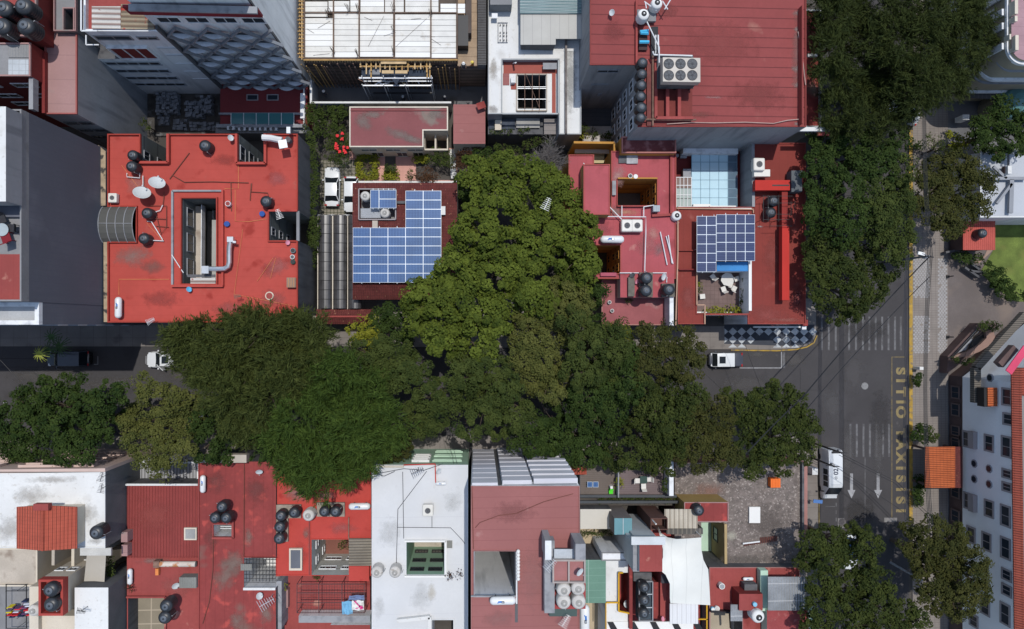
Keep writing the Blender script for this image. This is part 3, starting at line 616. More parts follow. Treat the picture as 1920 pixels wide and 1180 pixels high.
# ground of the driveway and garden
sheet('driveway', [(600, 300), (672, 300), (672, 406), (596, 406)], .02, M('grass_block_paving', (.22, .20, .16), var=.2, lines=('x', .42, .09, (.05, .055, .03), .8), lines2=('y', .42, .09, (.05, .055, .03), .8)))
sheet('garden_soil', [(578, 196), (662, 196), (662, 300), (578, 300)], .01, DIRT)
sheet('pink_patio', [(655, 278), (857, 278), (857, 346), (655, 346)], .015, M('pink_patio_tile', (.52, .28, .23), var=.08, lines=('x', .5, .04, (.4, .2, .17), .5), lines2=('y', .5, .04, (.4, .2, .17), .5)))
sheet('garden_lawn', [(671, 291), (702, 291), (702, 330), (671, 330)], .03, LAWN); sheet('garden_bed', [(780, 288), (850, 288), (850, 338), (780, 338)], .03, DIRT); sheet('planting_strip', [(722, 290), (742, 290), (742, 334), (722, 334)], .03, DIRT)
m = MB(); strip(m, [(672, 341.5), (857, 341.5)], .25, 0, .9, WHITE, .9); strip(m, [(848, 280), (851, 335)], .7, 0, .35, WHITE, .3); m.build('patio_wall', label='low white wall between the pink patio and the solar house', cat='wall')
# --- construction site
b = bld('construction_building', 'unfinished concrete frame with white formwork deck and timber edges', 'building', 740, 60)
BRN = M('raw_concrete_brown', (.15, .11, .09), var=.3, vs=.6, lines=('z', 1.0, .3, (.05, .04, .035), .7))
block(b, [(568, -300, 858, 110)], 8.0, 0, roof=M('formwork_gap', (.09, .07, .055), var=.3), wall=BRN)
block(b, [(858, -300, 911, 124)], 6.6, 0, roof=M('worn_plywood', (.34, .25, .17), var=.25, vs=.5, lines=('y', 1.0, .06, (.15, .1, .07), .7)), wall=BRN)
for (xa, xb, ya, yb) in ((571, 624, 34, 108), (571, 614, 3, 32), (616, 655, 2, 22), (627, 672, 25, 108), (657, 672, -60, 22), (675, 737, 26, 107), (676, 720, -60, 23), (722, 757, -60, 23), (741, 806.5, 27, 108), (760, 822, -60, 23), (809, 855, 27, 111), (826, 872, 7, 25), (571, 655, -60, 0)):
    FWK = M('dusty_white_panel', (.62, .605, .565), var=.08, vs=1, patch=((.45, .41, .35), 1.2, .62, .15)); m = MB(); n = max(1, int(round((yb-ya)/10.5)))
    for k in range(n): rect(m, xa, ya+(yb-ya)*k/n+.35, xb, ya+(yb-ya)*(k+1)/n-.35, 8.14+random.uniform(0, .03), .06, random.choice((BRIGHT, FWK, FWK)))
    m.build('formwork_panel', b)
m = MB(); GRID = M('rebar', (.12, .08, .06), var=.3)
for x in (571, 625.5, 673.5, 739, 808, 857): strip(m, [(x, -60), (x, 110)], .14, 8.0, 8.3, GRID, 8.2)
for y in (24.5, 110): strip(m, [(569, y), (858, y)], .12, 8.0, 8.26, GRID, 8.2)
rect(m, 858.5, 29, 878, 86, 8.02, 1.3, BLACK, 8); rect(m, 873, -20, 884, 62, 8.0, 1.3, BRN); rect(m, 896, -60, 911, 122, 7.9, 1.2, GREYD)  # first block is plain black, painting in the shade of an open pit
for k in range(14): strip(m, [(897+k*1.1, -60), (897+k*1.1, 122)], .03, 7.9, 7.93, BLACK, 7.9)
for k in range(30): strip(m, [(896, -20+k*4.8), (911, -20+k*4.8)], .05, 7.93, 7.96, M('dark_mesh_bar', (.07, .06, .055)), 7.9)
m.build('edge_beam_and_pit_shade', b)
m = MB()
for k in range(17):
    y = -4+k*7; strip(m, [(560 if k % 3 else 558, y), (572, y)], .1, 7.9, 8.05, WOOD, 8)
strip(m, [(566, -20), (566, 112)], .12, 7.85, 8.0, WOODL, 8); strip(m, [(562, -20), (562, 108)], .1, 7.6, 7.8, WOOD, 7.8); strip(m, [(569, 112), (858, 112)], .18, 7.95, 8.2, WOOD, 8.2)
for k in range(60): strip(m, [(570+k*4.8, 109), (570+k*4.8, 116)], .07, 7.8, 7.95, WOODL, 8)
m.build('timber_edge', b)
m = MB()                                             # rebar stubs above the columns and loose lying bars
for (px, py) in ((622, 30), (627, 100), (672, 20), (673, 105), (614, 30), (655, 22), (739, 60), (739, 100), (739, 20), (808, 28)):
    for k in range(7):
        q = P(px+random.uniform(-3, 3), py+random.uniform(-2, 2), 8); m.tube([q, q+Vector((random.uniform(-.1, .1), random.uniform(-.1, .1), random.uniform(1.2, 2.0)))], .018, GRID, 4)
for k in range(9):
    q = P(random.uniform(575, 850), random.uniform(0, 104), 8.2); t = random.uniform(0, 3.14); l = random.uniform(.6, 2.2); m.tube([q, q+Vector((math.cos(t)*l, math.sin(t)*l, .02))], .015, GRID, 4)
for (a_, b_) in (((690, 88), (720, 30)), ((742, 88), (800, 35))): m.tube([P(*a_, 8.2), P(*b_, 8.2)], .012, GRID, 4)
m.build('rebar', b)
m = MB()
for (z, yy) in ((6.4, 118), (3.4, 132)):
    for k in range(9): rect(m, 584+k*30+random.uniform(-3, 3), yy+random.uniform(-1, 1), 606+k*30, yy+2.5, z, .1, random.choice((WOOD, WOODL, GREYW)))
q0, q1 = P(568, 112, 8), P(858, 112, 8)
for k in range(40):
    x = q0.x+(q1.x-q0.x)*k/39; y = q0.y-.2; m.bar((x, y, 0), (x+random.uniform(-.3, .3), y-random.uniform(0, .5), 7.8), .09, .09, random.choice((WOOD, BRN, RUST)))
m.build('timber_prop', b)
for z, y in ((3.4, 131), (6.2, 120)):
    m = MB(); rect(m, 575, y, 860, y+5, z, .12, BRN); m.build('floor_slab', b)
b = thing('scaffold', 'timber and steel scaffold standing against the front of the construction', 'scaffold', P(742, 155))
m = MB(); NETB = M('blue_black_netting', (.03, .04, .06), var=.3, vs=2)
rect(m, 678, 126, 806, 143, 7.0, .05, NETB); rect(m, 692, 129, 713, 140, 7.1, .05, M('dusty_board', (.2, .21, .23))); polyp(m, [(735, 138), (742, 135), (748, 138), (749, 150), (743, 160), (736, 150)], 7.05, .3, NETB); m.build('netting', b)
m = MB(); strip(m, [(674, 114), (809, 114)], .2, 7.7, 7.85, WOODL, 7.7); strip(m, [(674, 125), (809, 125)], .16, 7.4, 7.55, WOOD, 7.5)
for x in (676, 687, 696, 705, 713, 722, 731, 743, 754, 765, 778, 789, 800, 806): strip(m, [(x, 112), (x, 126+random.uniform(0, 14))], .13, 7.55, 7.67, random.choice((WOOD, WOODL)), 7.6)
rect(m, 716, 132, 738, 138, 7.9, .06, WOODL); rect(m, 741, 132, 764, 138, 7.9, .06, WOODL); rect(m, 714, 115, 762, 120, 8.0, .08, WOODL)
for x in (696, 806, 801): strip(m, [(x, 116), (x, 146)], .14, 7.3, 7.4, WOOD, 7.3)
m.build('timber_platform', b)
m = MB(); strip(m, [(673, 146.5), (811, 146.5)], .17, 7.0, 7.15, FRAMEW, 7.1); strip(m, [(680, 161), (810, 161)], .13, 6.0, 6.1, LIGHTM, 6); strip(m, [(681, 153), (810, 153)], .1, 6.2, 6.3, LIGHTM, 6.2); strip(m, [(700, 174), (812, 174)], .15, 3.2, 3.4, BLACK, 3.4)
for x in (680, 720, 760, 809): q = P(x, 146.5, 7); m.tube([(q.x, q.y, 0), (q.x, q.y, 7.6)], .05, LIGHTM); q2 = P(x, 161, 6); m.tube([(q2.x, q2.y, 0), (q2.x, q2.y, 6.4)], .05, LIGHTM)
for k in range(22):
    q = P(random.uniform(684, 800), random.uniform(148, 160), 6.1); t = random.uniform(0, 3.1); l = random.uniform(.5, 1.6); m.bar(q, q+Vector((math.cos(t)*l, math.sin(t)*l, random.uniform(0, .6))), .07, .05, random.choice((WOODL, LIGHTM, FRAMEW, RUST)))
m.build('steel_pole', b)
# --- white building with light well
b = bld('white_courtyard_building', 'worn white roofed building with an open square light well', 'building', 1000, 120)
CWH = M('white_red_tiles', (.30, .08, .06), var=.1)
block(b, [(915, -300, 1048, 112), (1048, -300, 1090, 252), (915, 112, 942, 214)], 7.0, roof=WHITE, wall=GREYW, h=.25, t=2, cap=M('grey_coping', (.35, .36, .36)))
block(b, [(942, 112, 1048, 214)], 6.2, roof=WHITE, wall=GREYD, holes=[((971, 141, 1023, 207), .2, DIRT, GREYD)])
m = MB(); rect(m, 944, 116, 1044, 138, 6.25, .04, CWH); rect(m, 1035, 138, 1042, 212, 6.25, .04, CWH); rect(m, 943, 138, 955, 160, 6.25, .04, PINK); rect(m, 958, 156, 968, 168, 6.25, .04, CWH); rect(m, 1018, 118, 1044, 130, 6.9, .05, GREYW); m.build('terrace_tile', b)
m = MB(); strip(m, [(969, 140), (1025, 140), (1025, 208), (969, 208), (969, 140)], .12, 6.2, 6.5, BEIGE, 6.4); strip(m, [(943, 112), (1047, 112), (1047, 214), (942, 214)], .15, 6.9, 7.15, M('grey_coping', 0), 7)
m.build('kerb', b); m = MB()
for x in (984, 998, 1011): strip(m, [(x, 139), (x, 209)], .05, 6.5, 6.56, RUST, 6.5)
for y in (163, 166, 186, 205): strip(m, [(969, y), (1025, y)], .06, 6.4, 6.48, LIGHTM, 6.5)
strip(m, [(985, 138), (1012, 205)], .03, 6.6, 6.63, RUST, 6.5); m.build('well_grille', b)
block(b, [(915, 214, 1058, 252)], 4.5, roof=GREYD, wall=GREYD)
m = MB(); rect(m, 968, 222, 1012, 240, 4.8, .1, M('grey_board', (.3, .29, .27))); rect(m, 1020, 222, 1056, 252, 5.2, .08, M('wire_glass_sheet', (.2, .18, .17), lines=('y', .6, .05, (.1, .1, .1), .8))); rect(m, 928, 225, 940, 244, 5.0, .06, CREAM); rect(m, 917, 224, 966, 243, 4.65, .1, M('blue_grey_tarpaulin', (.05, .06, .08), var=.4, vs=2)); m.build('junk_cover', b)
m = MB(); rect(m, 976, 26, 1096, 73, 8.4, .1, M('putty_sheet_roof', (.42, .41, .38), var=.06, lines=('x', 1.0, .05, (.25, .24, .23), .6))); rect(m, 976, 73, 1042, 84, 8.4, .1, M('putty_sheet_roof', 0)); rect(m, 975, -60, 1096, 25.3, 8.6, .1, M('green_glass_sheet', (.13, .20, .21), rough=.25, ribs=('y', .35, .03), lines=('y', .35, .06, (.3, .36, .37), .8))); m.build('sheet_roof', b)
q = P(976, 84, 8.4); q2 = P(1042, 84, 8.4); m = MB(); m.box(q.x+.1, q.y+.05, 6.9, q2.x-.1, q.y+1, 8.28, GREYD); q = P(978, 70, 8.3); q2 = P(1094, 0, 8.3); m.box(q.x, q.y+.3, 6.9, q2.x, q2.y, 8.2, GREYW); m.build('rooftop_room', b)
m = MB(); rect(m, 919, -60, 960, 9, 8.6, 1.7, GREYC); rect(m, 922, 25, 933, 34, 7.6, .08, FRAMEW); m.build('stair_box', b)
m = MB()
for x in (934, 943, 950): strip(m, [(x, 43), (x, 79)], .05, 6.9, 6.98, GREYD, 7)
for y in (46, 60, 66, 74):
    for x in (938, 945, 950): rect(m, x-1, y, x+1, y+2, 6.95, .1, BLACK)
rect(m, 933, 42, 952, 43, 6.9, .06, GREYW); rect(m, 933, 79, 952, 80, 6.9, .06, GREYW); m.build('roof_frame', b)
m = MB(); strip(m, [(1061, 72), (1061, 252)], .22, 6.9, 7.3, M('rusty_coping', (.16, .14, .13), var=.4, vs=2), 7); rect(m, 1056, 72, 1088, 96, 6.8, .03, WHITE); m.build('coping', b)
m = MB(); q = P(963, 115, 7); m.bar((q.x, q.y, 6.4), (q.x+.2, q.y-.4, 7.6), .2, .1, FRAMEW); rect(m, 958, 143, 966, 155, 6.9, .7, WHITE); m.build('water_heater', b)
# --- big red roof with the six fan unit
b = bld('large_red_roofed_building', 'largest building with a huge dark red membrane roof and pale walls', 'building', 1350, 120)
block(b, [(1106, -300, 1196, 122), (1196, -300, 1512, 238)], 14.2, roof=RED2, wall=GREYW, h=.15, t=2, cap=M('dark_red_coping', (.2, .04, .035)))
m = MB(); rect(m, 1503.5, 10, 1506, 232, 14.9, .8, M('dark_red_coping', 0)); rect(m, 1192, 0, 1195.5, 124, 14.5, .4, RED3); rect(m, 1213, 120, 1223, 236, 14.35, .2, M('worn_red_channel', (.16, .05, .045), var=.3, vs=1)); m.build('roof_kerb', b)
windows(b, P(1196, 122, 14.2), P(1196, 238, 14.2), [(u, z, 1.3, 1.7) for u in (.6, 2.6, 4.6) for z in (10.5, 7.3, 4.1, 1)], frame=WHITEW)
windows(b, P(1106, 122, 14.2), P(1196, 122, 14.2), [(1.0, 12.2, 2.3, .8), (1, 8.5, 2.0, .25), (2.4, 5, .4, .6)], frame=GREYW)
block(b, [(1488, 18, 1540, 239)], 8.8, 0, roof=RED4, wall=GREYW, h=.3, t=3, cap=M('grey_coping', 0))
m = MB(); rect(m, 1500, 238.5, 1558, 246, 11.5, .3, WHITE); rect(m, 1534, 246, 1557, 254, 11.2, .3, RED3); rect(m, 1515, 101, 1533, 106, 12.4, .3, WHITE); q = P(1533, 104, 12); m.tube([(q.x-1, q.y, 12.2), (q.x+1, q.y+.4, 12.4)], .03, RED3); m.build('ledge', b)
for j, (pa, pb) in enumerate((((1496, 60), (1510, 160)), ((1250, 233), (1340, 231)), ((1340, 231), (1450, 232)), ((1450, 232), (1500, 224)))):
    m = MB(); A, B = P(*pa, 14.2), P(*pb, 14.2); m.tube([A+Vector((0, 0, .05)), (A+B)/2+Vector((.05, .1, .05)), B+Vector((0, 0, .05))], .045, M('pale_pipe', (.42, .30, .26), var=.2), 5); m.build('roof_pipe', b)
m = MB(); DUST = M('dusty_grey_patch', (.22, .17, .155), var=.25, vs=1.2)
for (x, y, w, h_) in ((1494, 25, 26, 17), (1494, 55, 26, 15), (1493, 130, 28, 19), (1493, 160, 26, 17), (1494, 233, 22, 12), (1495, 69, 18, 12)): stain(b, x, y, w, h_, 14.056, (.24, .19, .175), 0, int(x+y) % 7)
# sunk plant bay with beams
m = MB(); rect(m, 1232, 166, 1298, 218, 14.1, .06, M('plant_bay_floor', (.17, .035, .03), var=.2), 14.1)
for x in (1249, 1271): rect(m, x, 160, x+6, 218, 14.75, .5, RED3)
strip(m, [(1230, 118), (1230, 221), (1300, 221)], .3, 14.1, 14.8, RED3, 14.8); m.build('plant_bay', b)
sheet('courtyard_paving', [(1080, 150), (1200, 150), (1200, 268), (1080, 268)], .01, M('dark_courtyard_paving', (.10, .10, .11), lines=('y', .5, .04, (.06, .06, .06), .7)))
m = MB(); rect(m, 1092, 237, 1146, 268, 1.0, .95, M('worn_white_paving', (.42, .39, .36), var=.2, vs=1)); m.build('terrace_slab', label='small raised pale terrace with potted shrubs south of the dark courtyard', cat='terrace')

GS = (.20, .145, .13); D_ = bpy.data.objects
R_ = D_['courtyard_apartment_building']
for (x, y, w, h, c, r, sd) in ((250, 480, 90, 60, (.24, .16, .14), .2, 1), (285, 500, 60, 40, (.2, .09, .075), 0, 2), (520, 335, 56, 40, (.34, .085, .08), 0, 3), (520, 500, 90, 45, (.33, .10, .09), .5, 4), (440, 580, 120, 40, (.34, .085, .075), 0, 5), (255, 345, 60, 60, (.36, .14, .12), 0, 6), (300, 560, 90, 50, (.30, .055, .045), 0, 7), (510, 560, 70, 50, (.32, .09, .08), 0, 2), (225, 410, 30, 60, (.3, .08, .07), 0, 3), (420, 300, 80, 30, (.30, .05, .04), 0, 5)): stain(R_, x, y, w, h, 9.7, c, r, sd)
for (x, y, w, h, r, sd) in ((682, 228, 62, 44, -.6, 1), (750, 252, 84, 26, -.35, 2), (775, 262, 70, 22, -.2, 3), (700, 215, 60, 20, 0, 4), (820, 215, 50, 30, 0, 5)): stain(D_['garden_house'], x, y, w, h, 4.18, (.20, .165, .15), r, sd)
L_ = D_['large_red_roofed_building']
for (x, y, w, h, c, sd) in ((1350, 80, 200, 120, (.25, .058, .052), 1), (1420, 180, 160, 80, (.20, .045, .04), 2), (1340, 183, 60, 6, (.3, .16, .15), 3), (1150, 60, 60, 60, (.2, .045, .042), 4), (1250, 20, 60, 40, (.2, .05, .045), 5), (1493, 100, 26, 200, (.24, .12, .11), 6), (1300, 215, 120, 20, (.2, .06, .05), 7)): stain(L_, x, y, w, h, 14.055, c, 0, sd, strength=.6)
# --- ochre walled house
b = bld('ochre_house', 'rose red roofed house whose deep light wells have ochre walls', 'house', 1190, 430)
RW = M('ochre_well_wall', (.40, .19, .04), var=.12, lines=('z', 2.7, .5, (.20, .09, .03), .8)); REDP = M('rose_parapet', (.32, .07, .06))
ROSR = M('rose_roof_paint', (.35, .075, .085), var=.13, vs=.25, patch=((.42, .2, .17), .6, .66, .1), patch2=((.26, .055, .06), .4, .58, .12), lines=('x', 1.0, .04, (.24, .05, .055), .35)); block(b, [(1066, 290, 1114, 403), (1096, 403, 1268, 523), (1146, 283, 1268, 403)], 8.2, roof=ROSR, wall=OCHRE, h=.15, t=1.8, cap=REDP, exc=[(1066, 403, 1098, 405)],
      holes=[((1158, 337, 1232, 386), .3, YARD, RW), ((1097, 460, 1163, 513), .3, DIRT, RW)])
block(b, [(1094, 308, 1144, 403)], 10.4, 8.2, roof=ROSR, wall=MUSTARD, h=.12, t=1.6, cap=REDP)
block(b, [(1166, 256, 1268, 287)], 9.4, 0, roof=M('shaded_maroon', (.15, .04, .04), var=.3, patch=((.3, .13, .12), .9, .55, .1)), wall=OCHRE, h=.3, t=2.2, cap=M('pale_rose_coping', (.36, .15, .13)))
block(b, [(1078, 268, 1150, 308)], 4.0, 0, roof=DIRT, wall=OCHRE, h=0)
m = MB(); q0, q1 = P(1076, 267, 8), P(1152, 267, 8); m.box(q0.x, q0.y-.12, 0, q1.x, q0.y+.12, 8, OCHRE); m.box(q1.x-.1, q0.y-2.6, 0, q1.x+.1, q0.y, 8, OCHRE); m.build('patio_wall', b)
m = MB(); rect(m, 1108, 288, 1133, 306, 4.4, .3, M('pale_awning_sheet', (.5, .42, .24), lines=('y', .35, .04, (.3, .24, .14), .7))); q0 = P(1078, 284, 5.5); q1 = P(1146, 284, 5.5); m.box(q0.x, q0.y-.2, 5.2, q1.x, q0.y+.3, 5.5, BEIGE); m.build('awning', b)
windows(b, P(1232, 386, 8.2), P(1232, 338, 8.2), [(u, z, 1.0, 1.4) for u in (.25, 1.55) for z in (1, 3.8, 6.3)], frame=M('orange_frame', (.46, .2, .04)), flip=True)
windows(b, P(1163, 513, 8.2), P(1163, 461, 8.2), [(u, z, .9, 1.6) for u in (.3, 1.7) for z in (1, 3.8, 6)], frame=M('orange_frame', 0), flip=True)
block(b, [(1128, 523, 1256, 610)], 6.6, roof=M('faded_rose_roof', (.27, .085, .09), var=.14, vs=.4, patch=((.3, .17, .16), .4, .62, .12)), wall=BEIGE, h=.12, t=1.5, cap=M('rose_coping', (.38, .2, .17)))
block(b, [(1163, 513, 1264, 558)], 8.5, 6.6, roof=ROSR, wall=BEIGE)
m = MB(); rect(m, 1255.5, 556, 1263, 611, 8.6, 8.5, WHITEW); rect(m, 1126, 511.5, 1156, 518, 8.4, .4, M('magenta_sill', (.34, .08, .11))); m.build('white_side_wall', b)
m = MB(); DC = M('damp_concrete', (.13, .12, .10), var=.3, vs=2)
for r in ((1199, 511, 1224, 557), (1241, 532, 1265, 557), (1178, 520, 1190, 556)): rect(m, *r, 9.0, .5, DC)
m.build('tank_plinth', b)
m = MB(); strip(m, [(1270, 403), (1270, 475), (1266, 610)], .12, 8.2, 8.45, M('tan_coping', (.42, .26, .18)), 8.2); strip(m, [(1233, 385), (1228, 388), (1228, 405)], .1, 8.1, 8.25, RED3, 8.2); strip(m, [(1258, 284), (1258, 403), (1222, 405)], .25, 8.1, 8.5, RED3, 8.3); strip(m, [(1157, 387), (1233, 387)], .15, 8.2, 8.5, RED3, 8.3); strip(m, [(1158, 335), (1232, 335)], .15, 8.2, 8.5, OCHRE, 8.3); m.build('coping', b)
m = MB(); rect(m, 1148, 339, 1155, 366, 8.5, .3, GREYW); rect(m, 1175, 290, 1196, 307, 8.3, .1, M('torn_sheet', (.34, .34, .35), var=.3, vs=2)); rect(m, 1160, 292, 1175, 306, 8.24, .05, GREYD); m.build('roof_patch', b)
# --- corner house, dark red roof
b = bld('corner_building', 'dark red roofed building on the street corner with terrace and glass atrium', 'building', 1400, 440)
NW = M('brick_red_roof', (.20, .036, .028), var=.12, vs=.25, patch=((.27, .08, .065), .4, .64, .12), lines=('x', 1.0, .05, (.13, .025, .02), .4))
block(b, [(1271, 268, 1511, 608)], 7.6, roof=NW, wall=BEIGE, h=.14, t=1.6, cap=M('brick_red_coping', (.25, .05, .04)), exc=[(1271, 268, 1410, 388)],
      holes=[((1307, 508, 1405, 588), 4.6, M('brown_terrace_tile', (.16, .11, .10), lines=('x', .5, .04, (.09, .06, .055), .7), lines2=('y', .5, .04, (.09, .06, .055), .7), var=.2), WHITEW), ((1322, 591, 1402, 612), .2, DIRT, WHITEW)])
block(b, [(1250, 262, 1412, 388)], 4.2, roof=M('atrium_dark_red', (.14, .022, .022)), wall=GREYW)
AT = glass('atrium_glass', (.44, .62, .70), rough=.07); m = MB()
for i in range(5):
    for j in range(6):
        x0_, x1_ = 1297+i*17.0, 1297+(i+1)*17.0-.7; y0_, y1_ = 288+j*16.7, 288+(j+1)*16.7-.7
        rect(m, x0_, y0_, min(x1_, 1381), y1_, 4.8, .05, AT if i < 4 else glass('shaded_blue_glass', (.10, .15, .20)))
m.build('glass_roof', b)
m = MB()
for i in range(6): strip(m, [(1296.7+i*17, 287), (1296.7+i*17, 388)], .05, 4.8, 4.84, M('steel_blue_bar', (.22, .34, .42)), 4.8)
for j in range(7): strip(m, [(1296, 287.6+j*16.7), (1381, 287.6+j*16.7)], .05, 4.8, 4.84, M('steel_blue_bar', 0), 4.8)
q0, q1 = P(1281, 284, 5.6), P(1384, 284, 5.6); m.box(q0.x, q0.y-.2, 0, q1.x, q0.y+.5, 5.6, WHITEW); rect(m, 1300, 383, 1332, 388, 5.6, .5, BRIGHT); rect(m, 1331, 386, 1380, 391, 6.2, .4, BRIGHT); m.build('glazing_bar', b)
m = MB(); GH = glass('greenhouse_glass', (.30, .36, .34), rough=.2)
for i in range(5):
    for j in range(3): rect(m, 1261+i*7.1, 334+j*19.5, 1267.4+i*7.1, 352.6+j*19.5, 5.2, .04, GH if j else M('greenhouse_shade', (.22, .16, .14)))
m.build('greenhouse_pane', b); m = MB()
for i in range(6): strip(m, [(1260.6+i*7.1, 333), (1260.6+i*7.1, 392)], .07, 5.2, 5.27, FRAMEW, 5.2)
for y in (333, 348, 366, 392): strip(m, [(1260, y), (1297, y)], .08, 5.2, 5.28, FRAMEW, 5.2)
m.build('greenhouse_bar', b)
m = MB(); rect(m, 1264, 289, 1273, 294, 4.7, .4, GREYW); rect(m, 1276, 288, 1288, 296, 4.8, .4, GREYW); rect(m, 1281, 317, 1296, 332, 5.0, .6, GREYW); m.build('equipment_box', b)
q0, q1 = P(1410, 388, 7.6), P(1410, 268, 7.6); m = MB(); m.box(q0.x-.02, q0.y, 0, q0.x+.3, q1.y+1.2, 7.7, GREYW); q = P(1272, 388, 7.6); m.box(q.x, q0.y-.3, 0, q0.x, q0.y, 7.5, WHITEW); m.build('atrium_wall', b)
m = MB(); CP = M('tan_coping', 0); strip(m, [(1268, 391), (1412, 393), (1412, 400)], .12, 7.55, 7.72, CP, 7.6); strip(m, [(1306, 510), (1306, 572), (1321, 572), (1321, 608)], .12, 7.55, 7.75, CP, 7.6); strip(m, [(1271, 470), (1306, 470)], .12, 7.5, 7.8, NW, 7.6); strip(m, [(1271, 506), (1306, 506)], .15, 7.5, 8.0, DRED, 7.6); m.build('coping', b)
m = MB(); rect(m, 1344, 491, 1404, 509, 7.62, .12, M('blue_painted_wall', (.05, .22, .50), var=.15, lines=('y', .6, .1, (.03, .12, .3), .6))); m.build('blue_strip', b)
m = MB(); rect(m, 1404, 489, 1409.5, 583, 7.85, .3, BRIGHT); strip(m, [(1321, 585), (1400, 585)], .14, 4.8, 4.95, BRIGHT, 7.6); strip(m, [(1321, 590), (1400, 590)], .14, 4.8, 4.95, BRIGHT, 7.6); m.build('terrace_rail', b)
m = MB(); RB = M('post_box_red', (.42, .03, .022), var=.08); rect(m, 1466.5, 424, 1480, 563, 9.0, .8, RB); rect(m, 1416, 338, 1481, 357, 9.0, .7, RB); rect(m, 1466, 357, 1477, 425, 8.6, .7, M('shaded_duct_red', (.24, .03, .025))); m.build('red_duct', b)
m = MB(); rect(m, 1448, 346.5, 1480, 349, 9.02, .05, BLACK); rect(m, 1484, 320, 1504, 360, 8.9, 1.2, M('grey_machine_casing', (.10, .11, .12))); m.build('duct_slot', b)
m = MB(); rect(m, 1413, 612, 1505, 615, 5, .2, WHITE); rect(m, 1505, 600, 1515, 611, 7.0, .5, RED4); rect(m, 1504, 612, 1512, 618, 6.5, .4, WHITEW); m.build('street_ledge', b)
m = MB()
for x in (1431, 1440, 1460, 1483, 1490): strip(m, [(x, 366 if x < 1470 else 378), (x, 416 if x < 1470 else 425)], .04, 9.4, 9.45, BLACK, 9.4)
for y in (368, 412, 381, 402, 424): strip(m, [(1431 if y in (368, 412) else 1443, y), (1486, y)], .04, 9.4, 9.45, BLACK, 9.4)
for x, y in ((1431, 368), (1431, 412), (1460, 368), (1460, 412), (1486, 381), (1486, 424)): q = P(x, y, 9.4); m.tube([(q.x, q.y, 7.4), (q.x, q.y, 9.4)], .03, BLACK, 5)
m.build('black_railing', b)
# ================================================================ south row
def facade_rows(root, px0, px1, py, z, specs, **k): windows(root, P(px1, py, z), P(px0, py, z), specs, **k)
b = bld('white_terrace_house', 'white roofed house with an orange tiled rooftop room, bottom left', 'house', 100, 960)
block(b, [(-500, 885, 197, 1028)], 11.4, roof=WHITE, wall=M('charcoal_side_wall', (.12, .125, .13), var=.2, vs=.4), h=.12, t=1.5, cap=WHITE)
q0, q1 = P(-500, 885, 11.4), P(197, 885, 11.4)
PB = M('pinkish_facade', (.50, .38, .33), var=.08)
m = MB(); m.box(q0.x, q1.y-.02, 0, q1.x, q1.y+.35, 11.4, PB); m.build('street_facade', b)
facade_rows(b, -300, 197, 884, 11.4, [(u, z, w, h_) for u, w in ((1.6, 7.5), (11, 3.0), (16, 5)) for z, h_ in ((9.3, 1.2), (6.2, 1.6), (3.0, 1.6))], frame=PB, depth=.45, bars=3)
a = [P(31, 951, 13), P(80, 948, 14.0), P(144, 951, 13), P(144, 1029, 13), P(80, 1033, 14.0), P(31, 1029, 13)]
m = MB(); m.hexa([p-Vector((0, 0, .12)) for p in (a[5], a[4], a[1], a[0])], [a[5], a[4], a[1], a[0]], TILE); m.hexa([p-Vector((0, 0, .12)) for p in (a[4], a[3], a[2], a[1])], [a[4], a[3], a[2], a[1]], TILE); m.tube([a[1]+Vector((0, 0, .03)), a[4]+Vector((0, 0, .03))], .1, TILE); m.build('tiled_roof', b)
m = MB(); w0, w1 = a[5], a[2]; m.box(w0.x+.15, w0.y+.15, 11.3, w1.x-.15, w1.y-.15, 12.85, CREAM); m.build('rooftop_room', b); m = MB(); rect(m, 66, 944, 94, 956, 14.3, .6, RED3, 14); m.build('chimney', b)
m = MB(); rect(m, 150, 1028, 208, 1042, 11.0, .25, M('pale_ledge', (.45, .44, .41), var=.2)); m.build('canopy_slab', b)
block(b, [(140, 1102, 203, 1320)], 10.4, roof=WHITE, wall=M('charcoal_side_wall', 0)); block(b, [(-300, 1028, 70, 1100)], 7.6, roof=BEIGE, wall=CREAM, h=.2, t=3, cap=CREAM); block(b, [(-300, 1100, 55, 1320)], 6.6, roof=GREYC, wall=CREAM)
block(b, [(55, 1100, 72, 1320)], 9.2, roof=CREAM, wall=CREAM); block(b, [(72, 1087, 118, 1155)], 11.6, roof=RED3, wall=CREAM, h=.9, t=4.5, cap=M('tank_box_red', (.33, .05, .04))); block(b, [(72, 1155, 140, 1320)], 8.6, roof=CREAM, wall=CREAM)
sheet('patio_floor', [(60, 1020), (250, 1020), (250, 1300), (60, 1300)], .5, M('dark_patio_floor', (.16, .12, .10), var=.3))
q0, q1 = P(72, 1087, 11.6), P(118, 1087, 11.6); windows(b, P(118, 1087, 11.6), P(72, 1087, 11.6), [(.2, 8.2, .9, 1), (1.4, 8.2, .9, 1), (.2, 5, .9, 1), (1.4, 5, .9, 1)])
m = MB(); m.box(q0.x+1, q0.y, 0, q0.x+1.3, q0.y+4.6, 7.8, CREAM); m.box(q0.x-1.2, q0.y, 0, q0.x-.9, q0.y+4.6, 7.5, BEIGE); m.box(q1.x-.6, q0.y+1, 0, q1.x+1.5, q0.y+2.2, 6.5, CREAM); m.build('patio_partition', b)
m = MB(); a = [P(160, 1043, 9.3), P(196, 1043, 9.3), P(196, 1091, 9.0), P(178, 1089, 8.9), P(158, 1090, 9.0), P(161.5, 1066, 8.9)]; m.prism([(p.x, p.y) for p in a], 9.0, 9.04, M('beige_shade_cloth', (.38, .35, .30), var=.05)); m.build('shade_cloth', b)
m = MB()
